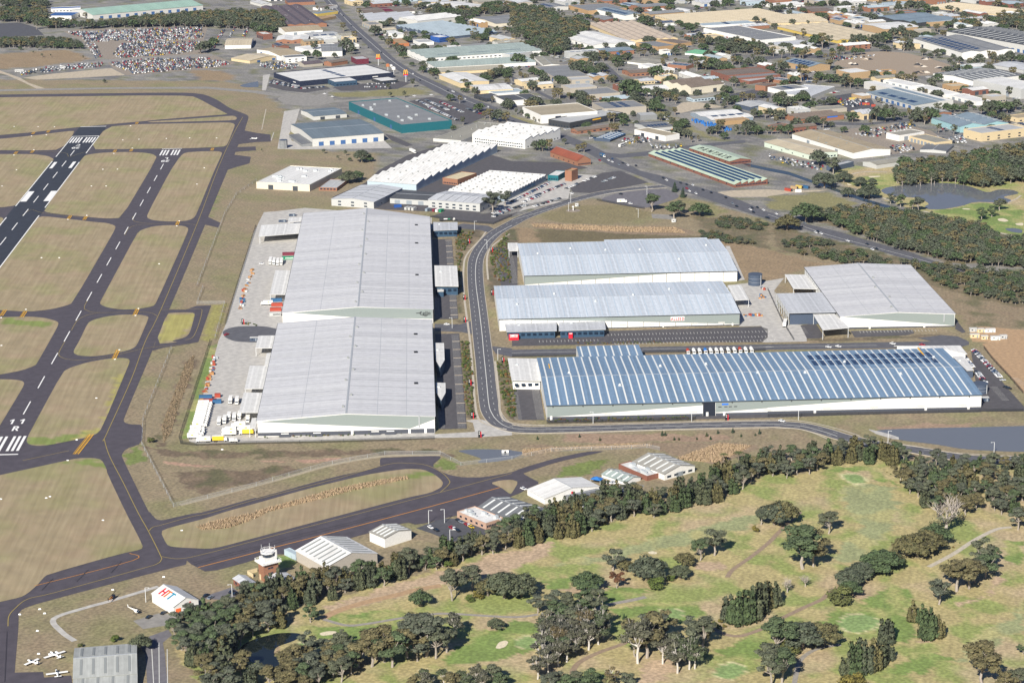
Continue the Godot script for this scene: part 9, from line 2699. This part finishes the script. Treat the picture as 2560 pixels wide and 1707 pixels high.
const BOXES := [
["shipping_container","maroon shipping container beside the dock wall",-117.1,-1856.4,12.2,0,"maroon"],
["shipping_container","green shipping container with white lettering at the dock wall",-116.7,-1841.4,12.2,0,"contgreen"],
["shipping_container","rust red shipping container at the lower dock",-117.8,-1683.6,9,0,"rust"],
["shipping_container","red-topped container below the rust red one",-117.9,-1669.2,9,0,"rust"],
["shipping_container","pale lettered container at the lower dock",-117.4,-1654.3,9,0,"lightgrey"],
["shipping_container","dark blue container under the lower canopy",-119.1,-1698,9,0,"contblue"],
["shipping_container","blue container at the top of the mixed stack",-152.6,-1438.5,9,0,"contblue"],
["shipping_container","red container in the mixed stack by the truck row",-148.8,-1429.5,9,0,"rust"],
["shipping_container","second red container in the mixed stack by the truck row",-144.6,-1441.7,4,0,"rust"],
["shipping_container","blue container at the right of the mixed stack",-143.8,-1427.8,6,0,"contblue"],
["shipping_container","orange container at the left of the mixed stack",-154.4,-1429.9,3,0,"orange"],
["shipping_container","grey container in the row of five behind the great roof",-14.2,-2032.5,6,60,"lightgrey"],
["shipping_container","grey container, second in the row behind the great roof",-11,-2031.2,6,60,"lightgrey"],
["shipping_container","grey container, third in the row behind the great roof",-7.7,-2029.4,6,60,"lightgrey"],
["shipping_container","blue-grey container left of the red one behind the great roof",5.6,-2024.3,6,60,"bluegrey"],
["shipping_container","dark red container behind the great roof",12.3,-2021.7,6,60,"maroon"],
["shipping_container","white container between red and green behind the great roof",15.2,-2020.4,6,60,"white"],
["shipping_container","green container behind the great roof",18.5,-2018.7,6,60,"contgreen"],
["shipping_container","bright blue crate stack on the factory lawn edge",-23.1,-2043.1,7,20,"brightblue"],
["shipping_container","red container leftmost in the far stacked rows",644.4,-3340.4,12,20,"rust"],
["shipping_container","red container second in the far stacked rows",655.5,-3345.4,12,20,"maroon"],
["shipping_container","red container third in the far stacked rows",665.4,-3335,12,20,"rust"],
["shipping_container","red container fourth in the far stacked rows",675,-3323.4,12,20,"maroon"],
["shipping_container","red container fifth in the far stacked rows",680.7,-3309.9,12,20,"rust"],
["shipping_container","red container lowest in the far stacked rows",654.6,-3288.2,12,20,"rust"],
["shipping_container","blue-grey container low in the far stacked rows",663.6,-3274.5,12,20,"bluegrey"],
["shipping_container","red container left in the dark yard",506.5,-2582.8,9,-15,"rust"],
["shipping_container","red container centre in the dark yard",535.6,-2562.3,12,-15,"rust"],
["shipping_container","small red container right in the dark yard",543.6,-2549,5,-15,"rust"],
["shipping_container","yellow skip in the dark yard",528.5,-2600,9,10,"yellowwall"],
["shipping_container","red container at the corner of the canal yard",361.8,-2080,8,-50,"rust"],
["shipping_container","tan container in the canal yard",369.4,-2089.6,8,-50,"tan"],
["shipping_container","yellow container in the canal yard",374.8,-2092.8,8,-50,"yellowwall"],
["shipping_container","blue container in the canal yard",381.1,-2091.1,8,-50,"contblue"],
["shipping_container","white container at the front of the canal yard",370.5,-2074,6,0,"white"],
["shipping_container","yellow container by the drain embankment",295.2,-2392.3,6,-25,"yellowwall"],
["shipping_container","orange container by the drain embankment",287.8,-2413.4,6,-25,"orange"],
["shipping_container","blue container by the drain embankment",291.3,-2406.2,5,-25,"contblue"],
["site_cabin","white cabin nearest the kerb in the works compound",412,-1545.2,7,0,"cream"],
["site_cabin","big white cabin in the middle of the compound",425.8,-1538,7,0,"white"],
["site_cabin","pale cabin at the back left of the compound",415.3,-1561.6,6,0,"lightgrey"],
["site_cabin","pale cabin at the back middle of the compound",420.6,-1559.6,6,0,"cream"],
["site_cabin","pale cabin at the back right of the compound",427.1,-1559,8,0,"white"],
["site_cabin","cream cabin between front and middle ones in the compound",418.1,-1540.2,5,0,"cream"],
["site_cabin","narrow pale cabin right of the big white cabin",432.6,-1540.4,5,0,"lightgrey"],
["site_cabin","dark blue plant box behind the great roof's canopy",-130.8,-1989.6,7,0,"navygrey"],
["site_cabin","small dark blue box behind the great roof",-122.9,-2014.5,6,0,"navygrey"],
["site_cabin","white instrument hut near the round grass field",148.8,-2030.9,3,0,"white"],
["site_cabin","white hut with pitched top by the truck yard fence",233.3,-1954.1,3.5,10,"white"],
["site_cabin","grey substation hut at the end of the striped roof",379.7,-1389.5,5,0,"navygrey"],
["site_cabin","dark plant room at the turning circle",-129.2,-1583.2,6,0,"navygrey"],
]

const PALLETS := [-146.7,-1803.9,-144.5,-1792.3,-146,-1781.1,-146.8,-1771.9,-145.5,-1760.7,-146.9,-1751.7,-146.6,-1739.1,-147.5,-1732,-146.9,-1717.8,-147,-1707.4,-146.7,-1697.1,-146.8,-1686.9,-147,-1678.5,-154.9,-1537.8,-155,-1529.3,-154.9,-1520.9,-154.6,-1512.5,-154.7,-1505.7,-154.4,-1497.5,-154.6,-1490.7,-154.6,-1484,-154.2,-1476,-154.5,-1468.2,-154.5,-1461.7,-154.5,-1455.2,276.8,-1704.2,278,-1700.5,273,-1679.9,270.2,-1673.3,273.1,-1674.8,255.2,-1621.3,259.5,-1620.9,251,-1621.7,262.8,-1620.6]

const TOTEMS := [41,-1886.9,32.2,-1689.6,31,-1621.9,60.2,-1851.9,55.3,-1703.1,30.6,-1455.3,30.2,-1379.6,34,-1339,56,-1508.5,-141.3,-1630.7,199,-1361.8]

const LAMP_POSTS := [52.9,-1515.8,110.1,-1361.4,175.6,-1360.7,246.6,-1358.4,295.3,-1305.8,356.8,-1278.3,47.9,-1938.3,56.8,-1862.5,144.3,-2048.6,221.3,-2076.2,11.5,-1150.7,8.9,-1184,-0.3,-1182.9,-105.9,-1078.2,-151.6,-1077.1,202.5,-1975.6,139.5,-2010.1,21.2,-1605.4]

const MARKERS := [-473.9,-2526.6,-445.5,-2522.8,-426,-2519.2,-337.2,-2515.8,-317.1,-2428.9,-286.5,-2430.3,-260.3,-2430.8,-229.7,-2427.4,-334.9,-2426.2,-443.2,-2462.8,-427.4,-2469.2,-334.7,-2347.1,-318.1,-2375.6,-443.2,-2349.3,-426.4,-2377.6,-227.9,-2255.8,-334.5,-2259.3,-319.1,-2258.3,-426.2,-2266.5,-426.1,-2182.7,-334.5,-2173.3,-319.4,-2171.8,-227.8,-2172.2,-334.9,-1866.7,-319.2,-1865.2,-228.5,-1834.4,-319.4,-2035.2,-334.9,-2019.7,-228.3,-2002.8,-228.4,-1981.7,-228.4,-1685.1,-228.3,-1664.2,-318.8,-1690.5,-334.2,-1667,-228.4,-1566.3,-228.5,-1541.2,-228.8,-1445.9,-229,-1355.1,-228.6,-1313.7,-319.4,-1586,-231,-1244.4,-229.1,-1246.7,-258.2,-1244.6,-132,-1327.6,-191.3,-1203.3,-143.3,-1182.9,-146,-1112.3,-206.8,-1071.8,-203.2,-1043.1,-197.9,-1014.1,-171.6,-1095.9,-216.1,-1065.4,-203.3,-1065.9]

const MIXERS := [192.8,-1520.2,3,197.2,-1520.4,0,201.4,-1520.1,0,205.7,-1520.3,4,209.7,-1520.5,0,213.9,-1520.2,0,217.7,-1520.4,0,222.6,-1520.6,0,227.2,-1520.7,0,231.3,-1520.4,3,235.5,-1520.6,0,239.8,-1520.8,0]

const HOLD_LINES := [-444.4,-2482.1,9,-428.6,-2490,9,-332.3,-2534.6,8,-443.6,-2363,9,-426.5,-2367.5,9,-335.4,-2361.5,9,-317.9,-2364.1,9,-228.8,-2360.9,10,-335.1,-2029.2,10,-319.5,-2024.3,10,-229.1,-1994.5,11,-335.4,-1681.9,12,-318.3,-1676.4,12,-229.2,-1675.1,13,-229.5,-1554.8,17]

const FENCES := [
["silver",[-168.3,-2181.9,-183.6,-2114.3,-187.8,-2028,-188.2,-1748.2]],
["silver",[-182.7,-1746.7,-182.8,-1695.2,-160.4,-1694.2,-159.2,-1584]],
["silver",[-189.6,-1565.3,-190.4,-1394.1,-185,-1341.1,-152.2,-1222.8,-133.3,-1236.4,-105.3,-1256.5,-86.2,-1273,-60,-1293.6,-27.3,-1308.9,8,-1306.5,20.7,-1284,53.2,-1292.9,78.8,-1306.9,130.5,-1308.1,140.5,-1309.5,148.2,-1303.5]],
["dark",[-154.6,-1973.6,-155.2,-1768.9,-155.3,-1631.9]],
["dark",[-162.4,-1583.7,-162.2,-1352.6,-160,-1341.3,-149.4,-1337.1,-110.8,-1337.3,-68.5,-1336.1,-26.2,-1336.7,4.9,-1338]],
["dark",[79.6,-1365,128.8,-1364.5,179.1,-1365.1]],
["dark",[227.5,-1367,300.5,-1365.8,370.3,-1366,399.5,-1364.8]],
["dark",[411.6,-1516.4,410.3,-1488,410.6,-1439.1,410,-1403.1]],
["dark",[170.2,-2055,191.4,-2031.6,212.4,-2011.5]],
["dark",[100.3,-2033.3,124.6,-2053.1,142.8,-2056.2]],
["dark",[7.9,-1997,33.1,-1973.6,66.2,-1960.3,84.8,-1991.8]],
["dark",[280.4,-1698.5,276.2,-1603.4,276.1,-1548.1]],
["dark",[63.6,-1522.8,110.6,-1520.7]],
["dark",[160.7,-1524.1,250.8,-1523]],
]

const AIRCRAFT := [
["small white low-wing aircraft on the grass at the lower left",-198.9,-1002,140.3,7.5,"single"],
["white twin-engined aircraft parked right of the small one",-188.8,-1009.8,129.6,10,"twin"],
["white aircraft under repair beside a red frame",-184.5,-987.5,104.9,9,"single"],
["white high-wing aircraft on the far taxiway stub",-186.6,-2414.8,135,9,"single"],
]

const HELICOPTERS := [
["black and orange helicopter landed on the concrete path",-169.8,-1082.1,75.3,"dark"],
["white and black helicopter on the bare ground",-155.3,-1062.7,-42,"white"],
]

const SHRUB_BEDS := [
[1.9,[.6,1.5],[27.4,-1567.3,32.8,-1566.8,33.3,-1481.6,31.7,-1383,26.9,-1383.4,26.3,-1482.2]],
[1.9,[.6,1.5],[33.3,-1933,47.1,-1927.3,38.7,-1872.5,34.3,-1848.2,31.2,-1793.2,30.5,-1723,27.9,-1723.2,29.6,-1898.6]],
[2,[.6,1.5],[78.4,-1928.7,73,-1751.7,71.5,-1737.2,60.3,-1752.9,57.6,-1829.9,59.1,-1845.9]],
[2,[.6,1.6],[51.9,-1510.2,62.2,-1509.4,62.7,-1452.6,59.2,-1378.4,53.5,-1381.2,52.3,-1440.6]],
[1.8,[.5,1.2],[80.8,-1373.1,129.6,-1372.6,180,-1372.8,179.1,-1365.1,129,-1366.1,80.4,-1366.8]],
[1.8,[.4,.9],[-109.6,-1350.6,-69.1,-1352.3,-40.6,-1351.8,-12.1,-1351.3,-12.1,-1349,-69,-1349.1,-109.4,-1347.7]],
[2,[.5,1],[114.1,-1556.8,187.4,-1552.8,187.1,-1549.9,113.7,-1550.9]],
[2,[.5,1.1],[-143.2,-1627.7,-130.4,-1625,-130.9,-1632.9,-143.8,-1635.7]],
[2.5,[.5,1.2],[282.9,-1111.9,301.6,-1133.5,301.5,-1131.8,283,-1109.9]],
[3,[.5,1.2],[279.4,-1261.5,288.2,-1242.6,286.7,-1238.7,278.1,-1258.5]],
]

const REED_BEDS := [
["tan",[-135.3,-1187.9,-123.5,-1197.8,-102,-1208.9,-102.2,-1211.5,-83.7,-1225,-58.4,-1246,-32.1,-1259.7,-13.4,-1266.3,-12,-1261.2,-38.6,-1247.4,-70.7,-1225.9,-95.7,-1209.5,-101.4,-1199.7,-116.1,-1184.7,-131.6,-1182.3]],
["tan",[155.9,-1285.8,187.2,-1313.4,207.4,-1307.4,198.9,-1297.3,182.3,-1277.5,169,-1280.6]],
["tan",[101.4,-1957.8,143.3,-1949.2,192.4,-1935.5,232.1,-1931.6,239.4,-1908.8,180.8,-1918.8,132.2,-1934.6,102.8,-1946.4]],
["brown",[-176.4,-1378.9,-175.2,-1526.8,-171,-1549.2,-168.3,-1512.3,-169.2,-1421.3,-168.9,-1362.2,-171.2,-1344.4]],
["tan",[60.9,-1310.5,103.1,-1314.7,131.4,-1316.8,145.1,-1313.5,130.9,-1311.4,88.8,-1310.4,60.4,-1299.8]],
]

const SLABS := [
["canopy","white loading canopy at the far left end of the great roof",7,[-147.6,-1947.7,-109.5,-1954.3,-109.9,-1911.3,-146.9,-1901.5],"post","lightroof"],
["canopy","small white canopy behind the far left end of the great roof",7,[-123.8,-1977.2,-109.7,-1979.6,-109.8,-1960.3,-123.7,-1958],"post","lightroof"],
["canopy","white loading canopy halfway along the great roof",6.5,[-124.4,-1776.6,-111.8,-1775.4,-111.3,-1695.1,-124.3,-1696.9],"post","lightroof"],
["canopy","white loading canopy next to the turning circle",6.5,[-125,-1574.1,-111.1,-1573.8,-111.5,-1539.5,-125.1,-1540.7],"post","lightroof"],
["canopy","narrow white canopy second along the near great roof",6.5,[-115.8,-1526.4,-112.2,-1527.5,-112.3,-1495.3,-115.4,-1494.8],"post","lightroof"],
["canopy","white loading canopy third along the near great roof",6.5,[-125.9,-1495.1,-112,-1493.4,-111.8,-1438.4,-125.5,-1439],"post","lightroof"],
["canopy","white loading canopy fourth along the near great roof",6.5,[-125.4,-1430.6,-112.1,-1428.7,-112.2,-1384.1,-125.4,-1385.2],"post","lightroof"],
["canopy","white loading canopy nearest the front of the near great roof",6.5,[-115.8,-1372.6,-111.4,-1371.8,-112.1,-1350.4,-116,-1350.7],"post","lightroof"],
["corner_office","pale-roofed glass office at the far right corner of the great roof",6.5,[9.6,-1947.2,32.6,-1944.9,32.2,-1913.8,9.8,-1912.4],"glassy","lightroof"],
["side_office","white-roofed office midway along the great roof's right side",8,[9.4,-1775.3,28.6,-1772.7,28.3,-1702.9,9.1,-1705.4],"glassy","white"],
["porch_roof","small white porch roof in front of the midway office",5,[10,-1714.4,16.4,-1713.8,16.2,-1699.7,11.1,-1699.5],"glassy","white"],
["side_office","white pointed office upper of the pair by the near great roof",8,[7.2,-1538,14,-1536.9,13.8,-1492.5,10.4,-1473.6,7.4,-1493],"glassy","white"],
["side_office","white pointed office lower of the pair by the near great roof",8,[6.9,-1437.7,13.5,-1436.3,13.3,-1413.5,10.1,-1395.9,7,-1414.7],"glassy","white"],
["front_office","long grey-roofed office left half under the red sign wall",6,[61.1,-1595.2,101.4,-1599.5,99.6,-1569.9,61.7,-1570.2],"glassy","lightroof"],
["unit_office","white-roofed office block beside the blue striped roof",7,[59.3,-1497,81.2,-1493.7,80.2,-1438.7,60,-1441.7],"white","white"],
["dock_canopy","white dock canopy between the two middle warehouses",6.5,[246.4,-1692.4,257.5,-1692.1,257.1,-1645.8,245.7,-1644.8],"post","lightroof"],
["right_canopy","white dock canopy behind the right warehouse's open bay",7,[298,-1721.8,315.2,-1719.5,316,-1671.8,297.2,-1675.2],"post","lightroof"],
["entry_canopy","tilted white entrance canopy of the right warehouse",8,[298.3,-1592.9,314.6,-1596.9,318.5,-1552.1,297.5,-1547.8],"post","lightroof"],
["striped_end_office","white flat office wing behind the blue striped roof's far end",6,[342.7,-1507.9,391,-1504.6,390.5,-1481.8,378.4,-1495.6],"white","white"],
["striped_end_office","low white wing at the right end of the blue striped roof",6,[378.7,-1477.2,386.8,-1478,385.2,-1442.1,380.1,-1441.7],"navygrey","white"],
["gap_canopy","small white canopy left of the upper middle warehouse",6,[75.1,-1860.4,83.9,-1859.6,82.7,-1828.9,74.7,-1829.6],"post","white"],
["front_office","long grey-roofed office right half beside the small red sign wall",6,[103.2,-1599.4,138.1,-1597.6,136.8,-1570.6,101.1,-1569.8],"glassy","lightroof"],
]

const WALL_PANELS := [
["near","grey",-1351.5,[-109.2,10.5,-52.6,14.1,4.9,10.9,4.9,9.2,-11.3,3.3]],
["near","plinth",-1351.5,[-110.6,2.9,-49.8,2.7,2.2,2.9,4.8,2.9,4.9,0,-49.9,0,-110.7,0.8]],
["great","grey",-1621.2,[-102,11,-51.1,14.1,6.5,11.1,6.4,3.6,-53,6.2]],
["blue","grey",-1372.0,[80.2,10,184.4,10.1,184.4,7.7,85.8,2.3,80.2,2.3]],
["blue","plinth",-1372.0,[80.2,2.1,184.5,1.8,184.5,0,80.2,0.1]],
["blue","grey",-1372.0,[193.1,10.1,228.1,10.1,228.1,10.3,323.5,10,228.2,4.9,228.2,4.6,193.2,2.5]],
["blue","plinth",-1372.0,[193.2,1.9,228.2,1.8,228.2,2.2,372.7,1.6,372.8,0,228.3,0,228.3,0,193.3,0]],
["blue","void",-1372.0,[184.6,10.1,192.8,10,193,0,184.7,0]],
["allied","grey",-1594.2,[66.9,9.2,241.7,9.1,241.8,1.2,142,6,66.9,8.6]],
["allied","plinth",-1594.2,[139.5,0.7,241.8,0.9,242,0,139.5,0]],
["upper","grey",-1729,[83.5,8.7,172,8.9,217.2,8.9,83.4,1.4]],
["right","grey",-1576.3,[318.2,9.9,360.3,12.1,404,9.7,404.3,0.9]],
["right","plinth",-1576.3,[317.6,1.5,404.3,0.9,404.6,0,317.7,0]],
]

const SUBURB := [-120,-3744,-88,-3401,-48,-3156,-21,-2983,10,-2863,55,-2708,111,-2566,139,-2482,187,-2368,250,-2335,282,-2357,390,-2385,431,-2272,532,-2305,627,-2346,701,-2351,1079,-3602]

const INFILL := [-240.3,-3834.6,48.7,21.5,21.3,5.8,800.4,-3603.7,39.9,28.6,20,5.9,954,-3305.4,35.9,14.7,-70.5,7.2,596.3,-3495.8,53.9,36.8,22.8,4.2,918.4,-3325.8,23.3,18.6,-67,5.5,-267,-3886.7,46.5,18.7,22.3,6.3,-112.6,-3732.9,50,24,-65.7,5.2,705.4,-3342.6,30.4,17.1,20.6,5.1,-244.6,-3705,38.2,23.4,-71.1,5.3,869.2,-3349.2,43.4,14.6,-66.1,5.2,671.4,-3602.2,42.3,36.2,20.2,4.4,702.8,-3496.4,39.5,30.1,-65,7,391.2,-3585.6,50.2,27,23.2,7.3,263,-2709.8,31.3,19.9,19.2,5.3,-135.8,-3192.6,39,25.2,-69.4,4,292,-3684.8,44.6,34,19.6,5.1,473,-3534.3,36.6,35,21,5.7,-44.9,-3283.4,21.4,17.8,21.8,4.1,235,-2799.3,22.4,25.6,-71.2,4.6,-272.2,-3789.9,32.9,18.5,18.1,5,916.4,-3118.3,41.9,17,-67.2,6.4,676.6,-3302.5,28,21.6,-71.2,5.2,605.1,-2779.9,27.2,14.8,18.7,5.5,684.7,-2384.5,25.5,21,-71.7,4.2,348.1,-3517.2,35.4,31.6,-64.2,4.8,218.3,-3518.4,49.6,35.9,-67.8,5.6,890.9,-3099.6,32.6,24.2,-68.6,6.4,-4.8,-3667.8,61.8,37.7,22.9,7.1,820.8,-2752.4,39.3,19.2,-69.3,6.5,1013.2,-3413.1,32.3,26.5,-68.6,5.9,220.7,-2934,22.6,19.9,-65.9,7.4,910.2,-3576.7,43.2,29.5,-70.9,4.7,706,-3547.5,63.3,22.9,22.4,5.8,728.6,-3425.7,38.6,19.6,18.6,6.7,687.9,-3019.3,32.2,23.7,-67.7,7.1,613.2,-3018.9,43.4,16.2,21,6.9,-59.1,-3595.6,36.6,22.1,21.9,5.5,638,-3626.1,36.9,22,23.7,6.4,833.6,-3567.2,27.1,34.3,-67.4,7.4,727.4,-2458.6,28.4,21.5,24.3,6.9,377.9,-3442.9,29.8,18.6,25.1,5,695.1,-2569.9,19.8,20.1,-69.4,6.4,731.7,-2815.6,31.4,25.3,19.9,5.7,140.4,-3692.4,62,20.1,18.7,6,646.3,-3288,26.7,21.3,-69.6,6.1,762.8,-3553,38.5,20.9,18.5,4.4,354,-2785.6,45.7,14.5,-71.1,4.8,346.1,-3679.6,36,38.9,-66.2,7.5,517.6,-2477,20.4,25.7,20.8,6.9,416.7,-2521.7,29.6,18.3,-65,6.6,598.5,-2476.2,36.9,25.2,-67.6,6.7,319.9,-2781.3,18.7,24.3,-64.1,4.7,-259.2,-3635.6,52.6,18,-64.4,4.5,751.2,-3608.9,63,36.1,-67.4,7.4,237.3,-3682.7,41.4,35.1,-66.2,4.8,654.1,-3372.2,19.8,17.9,-71.6,4.8,593.5,-3391.6,39.1,15.2,-66.7,4.4,841.9,-3497.3,28,18.2,-65.4,7.4,168,-3581.5,57,26,-71.1,6.5,371.5,-2745.8,21,16.5,20.2,6.7,123,-3148.7,40.6,21.1,-64.3,6.9,405.7,-2932.3,36.5,14.1,-65.6,5.6,325.6,-3587,48,31.4,19,4.1,984.4,-3551.6,25.6,24.1,21.8,6.3,-44.5,-3704.8,28.2,26.8,25.2,7.4,374.6,-3485.3,51.9,33.1,20.7,7.3,-94.4,-3802.4,61.1,30.4,-65.2,7.4,248.1,-3575.2,31.7,31.8,-65.7,6.5,592,-3550,45.6,29.3,-71.9,5.5,-100.9,-3179.5,19.3,17.2,-70.3,6.3,112.3,-3599.6,37.2,27,25.6,4.9,468.8,-3630.9,57.6,34.9,19.5,4,858.3,-3289.7,31.9,16.5,20,4.4,419.4,-2953.9,19.3,13.7,-68.1,5,849.3,-2855.9,29.2,23.2,-66.1,5.6,-200,-3725.7,52.5,18.9,22.4,6.9,387.9,-3413.4,62.8,25.5,23.7,5.1,94,-3327.7,39.7,12.7,-66.9,7.3,850,-2906.6,20.1,19.3,-69.9,6,454.3,-3578.1,55,23.8,21.9,4.5,79.8,-3085.8,41.4,18.5,20.1,5.3,846.5,-3536.6,27.3,28.9,22.3,7.2,-105,-3623.9,36.5,19.7,-68.5,7.4,933.6,-3180.5,40.9,12.3,-66.8,5.3,425.4,-3442.8,37.4,20.4,-66.9,4.1,240.1,-2623,32.6,21.7,24.1,4.1,691.9,-3260.3,28.4,20.8,19.5,6.2,739.5,-3146.3,22.7,12.5,24.6,7.4,43.2,-3080.2,21.5,20.8,21.1,4.5,807.5,-3325.9,19.7,13.8,18,7.5,503.9,-3007.7,25.8,17.6,-65.1,5.5,1017,-3472.9,37.7,29.5,-64.6,6.2,385.4,-2885.7,25.4,15.8,-67.1,4.7,462.9,-2855.7,18.9,16,-64.7,5.8,428.1,-3127.3,22.3,25.4,21.8,6.7,-61.4,-3626.6,27,26.7,23.3,4.9,668.9,-2656.7,21.2,24.1,-69.8,5.8,548,-3530.9,35.2,21.4,23.7,5.1,655.6,-3526,47.4,26.3,-68.4,6.9,764.8,-3475.6,55.7,35.3,23.9,4.4,50.7,-3677.6,49.8,31.6,-69,5.4,940.8,-3618.2,39.8,33.7,22.5,4.9,378.1,-3304.1,24,24.5,25.4,4.5,573.2,-3085.2,20.5,12.4,20.2,5.3,949.4,-3451.1,30.1,37.5,25.2,6.1,766.7,-2649.3,25.6,19.2,-71.8,6.4,-69.3,-3335.6,35,20.6,-69.4,5.5,593.5,-3607.5,30.8,20.5,22.9,4.9,913.2,-3512,38.7,34,24.5,5.3,-153.2,-3152,30.1,15.7,22.5,7.4,290.1,-2756.6,20.1,19.6,19.7,4.1,646.2,-3323,21.2,19.8,-68.8,5.2,152.4,-2732.7,33,17.5,21.7,5.9,940.2,-3485.1,60.3,18.2,23.4,6.1,1039.7,-3570.2,30.3,31.3,24.2,4.9,407.8,-3159,27.7,21.5,22.3,4.3,964.9,-3341.7,28.6,14.2,23.5,4,853.4,-3206.4,22.5,20.4,-68.7,7.2,817.6,-3303.4,19.3,25.4,24.9,6.9,792.7,-2708.8,20.8,16.4,-71.1,5.8,885.3,-3547.7,31.3,23.3,-67.6,6.9,662.6,-3250.5,36.3,23,-71.8,6.3,764.3,-3365,22.7,24.9,20.4,4.8,949.2,-3227.9,38,18.8,24.7,7.4,226.7,-2993.4,45.3,15.7,18.7,7.2,355.8,-3626.7,33.3,26.9,-67.3,6.1,-227.6,-3234.7,29.7,14.2,-66.1,7.2,-198.1,-3131.8,29.1,16,-67.7,4.3,814.6,-3205,28.8,14,-70.1,6.2,28.3,-3618,45.6,25.7,21,4.1,672.7,-3334.6,26,14.5,-65.9,5.9,291.3,-3362,44.7,24.9,-67.3,4.6,1028.1,-3603.9,62.7,22.3,25.5,6.7,542.3,-3002.5,39.7,22.4,-65.8,6,489.3,-2764,24.4,17.2,-71.3,6.3,517,-3591.8,32,24.1,21.2,7.3,344.9,-2997.9,18.5,12.4,-69.2,5.2,506.2,-3247.8,42.4,21.9,20.5,4.9,677.6,-3425.7,25.8,18.6,18.8,6.8,94,-3647.1,49.2,23.3,21.7,7.3,-93.8,-3117.8,18.4,12.7,-65.4,4.7,446.9,-2511.7,23.9,18.7,-71.6,5.8,576.1,-3640.6,50.8,31.8,18.6,5.8,734.8,-3082.4,33,24.1,-68.1,5,801.6,-3529.4,39.2,22.3,24.9,5.2,145.6,-2766.7,40.7,20.2,25.9,6.1,-106,-3208.2,20.6,25.6,22.8,6.7,130.6,-3112.1,41.6,21.2,21.9,6.1,601.2,-2736,42.4,15,19.5,5.7,431.9,-2401.5,29.7,13.1,21.4,5.8,686.4,-2627,25,20.1,25,6.3]
const MAIN_ROAD := [242.8,-2114.6,209.1,-2104.3,180.7,-2090.5,151.7,-2061.9,117.3,-2019.5,94.7,-1985.2,83.4,-1961.9,66.9,-1925.4,55,-1881.4,47.3,-1836.9,44.3,-1792,43.1,-1718.3,43.1,-1649.9,43,-1565.9,43.1,-1508.2,42.7,-1454.3,42.8,-1408.7,43.9,-1389.2,47.3,-1371.1,54,-1357.8,66.6,-1351.8,98.8,-1351.2,142,-1351.8,185.4,-1352.2,225,-1351.3,235.5,-1349.5,247.7,-1344.8,259.3,-1333.2,269.6,-1320,287.6,-1304.2,306.5,-1294,330.4,-1277.2,349.3,-1270,372.7,-1267.5,389.6,-1266.2]
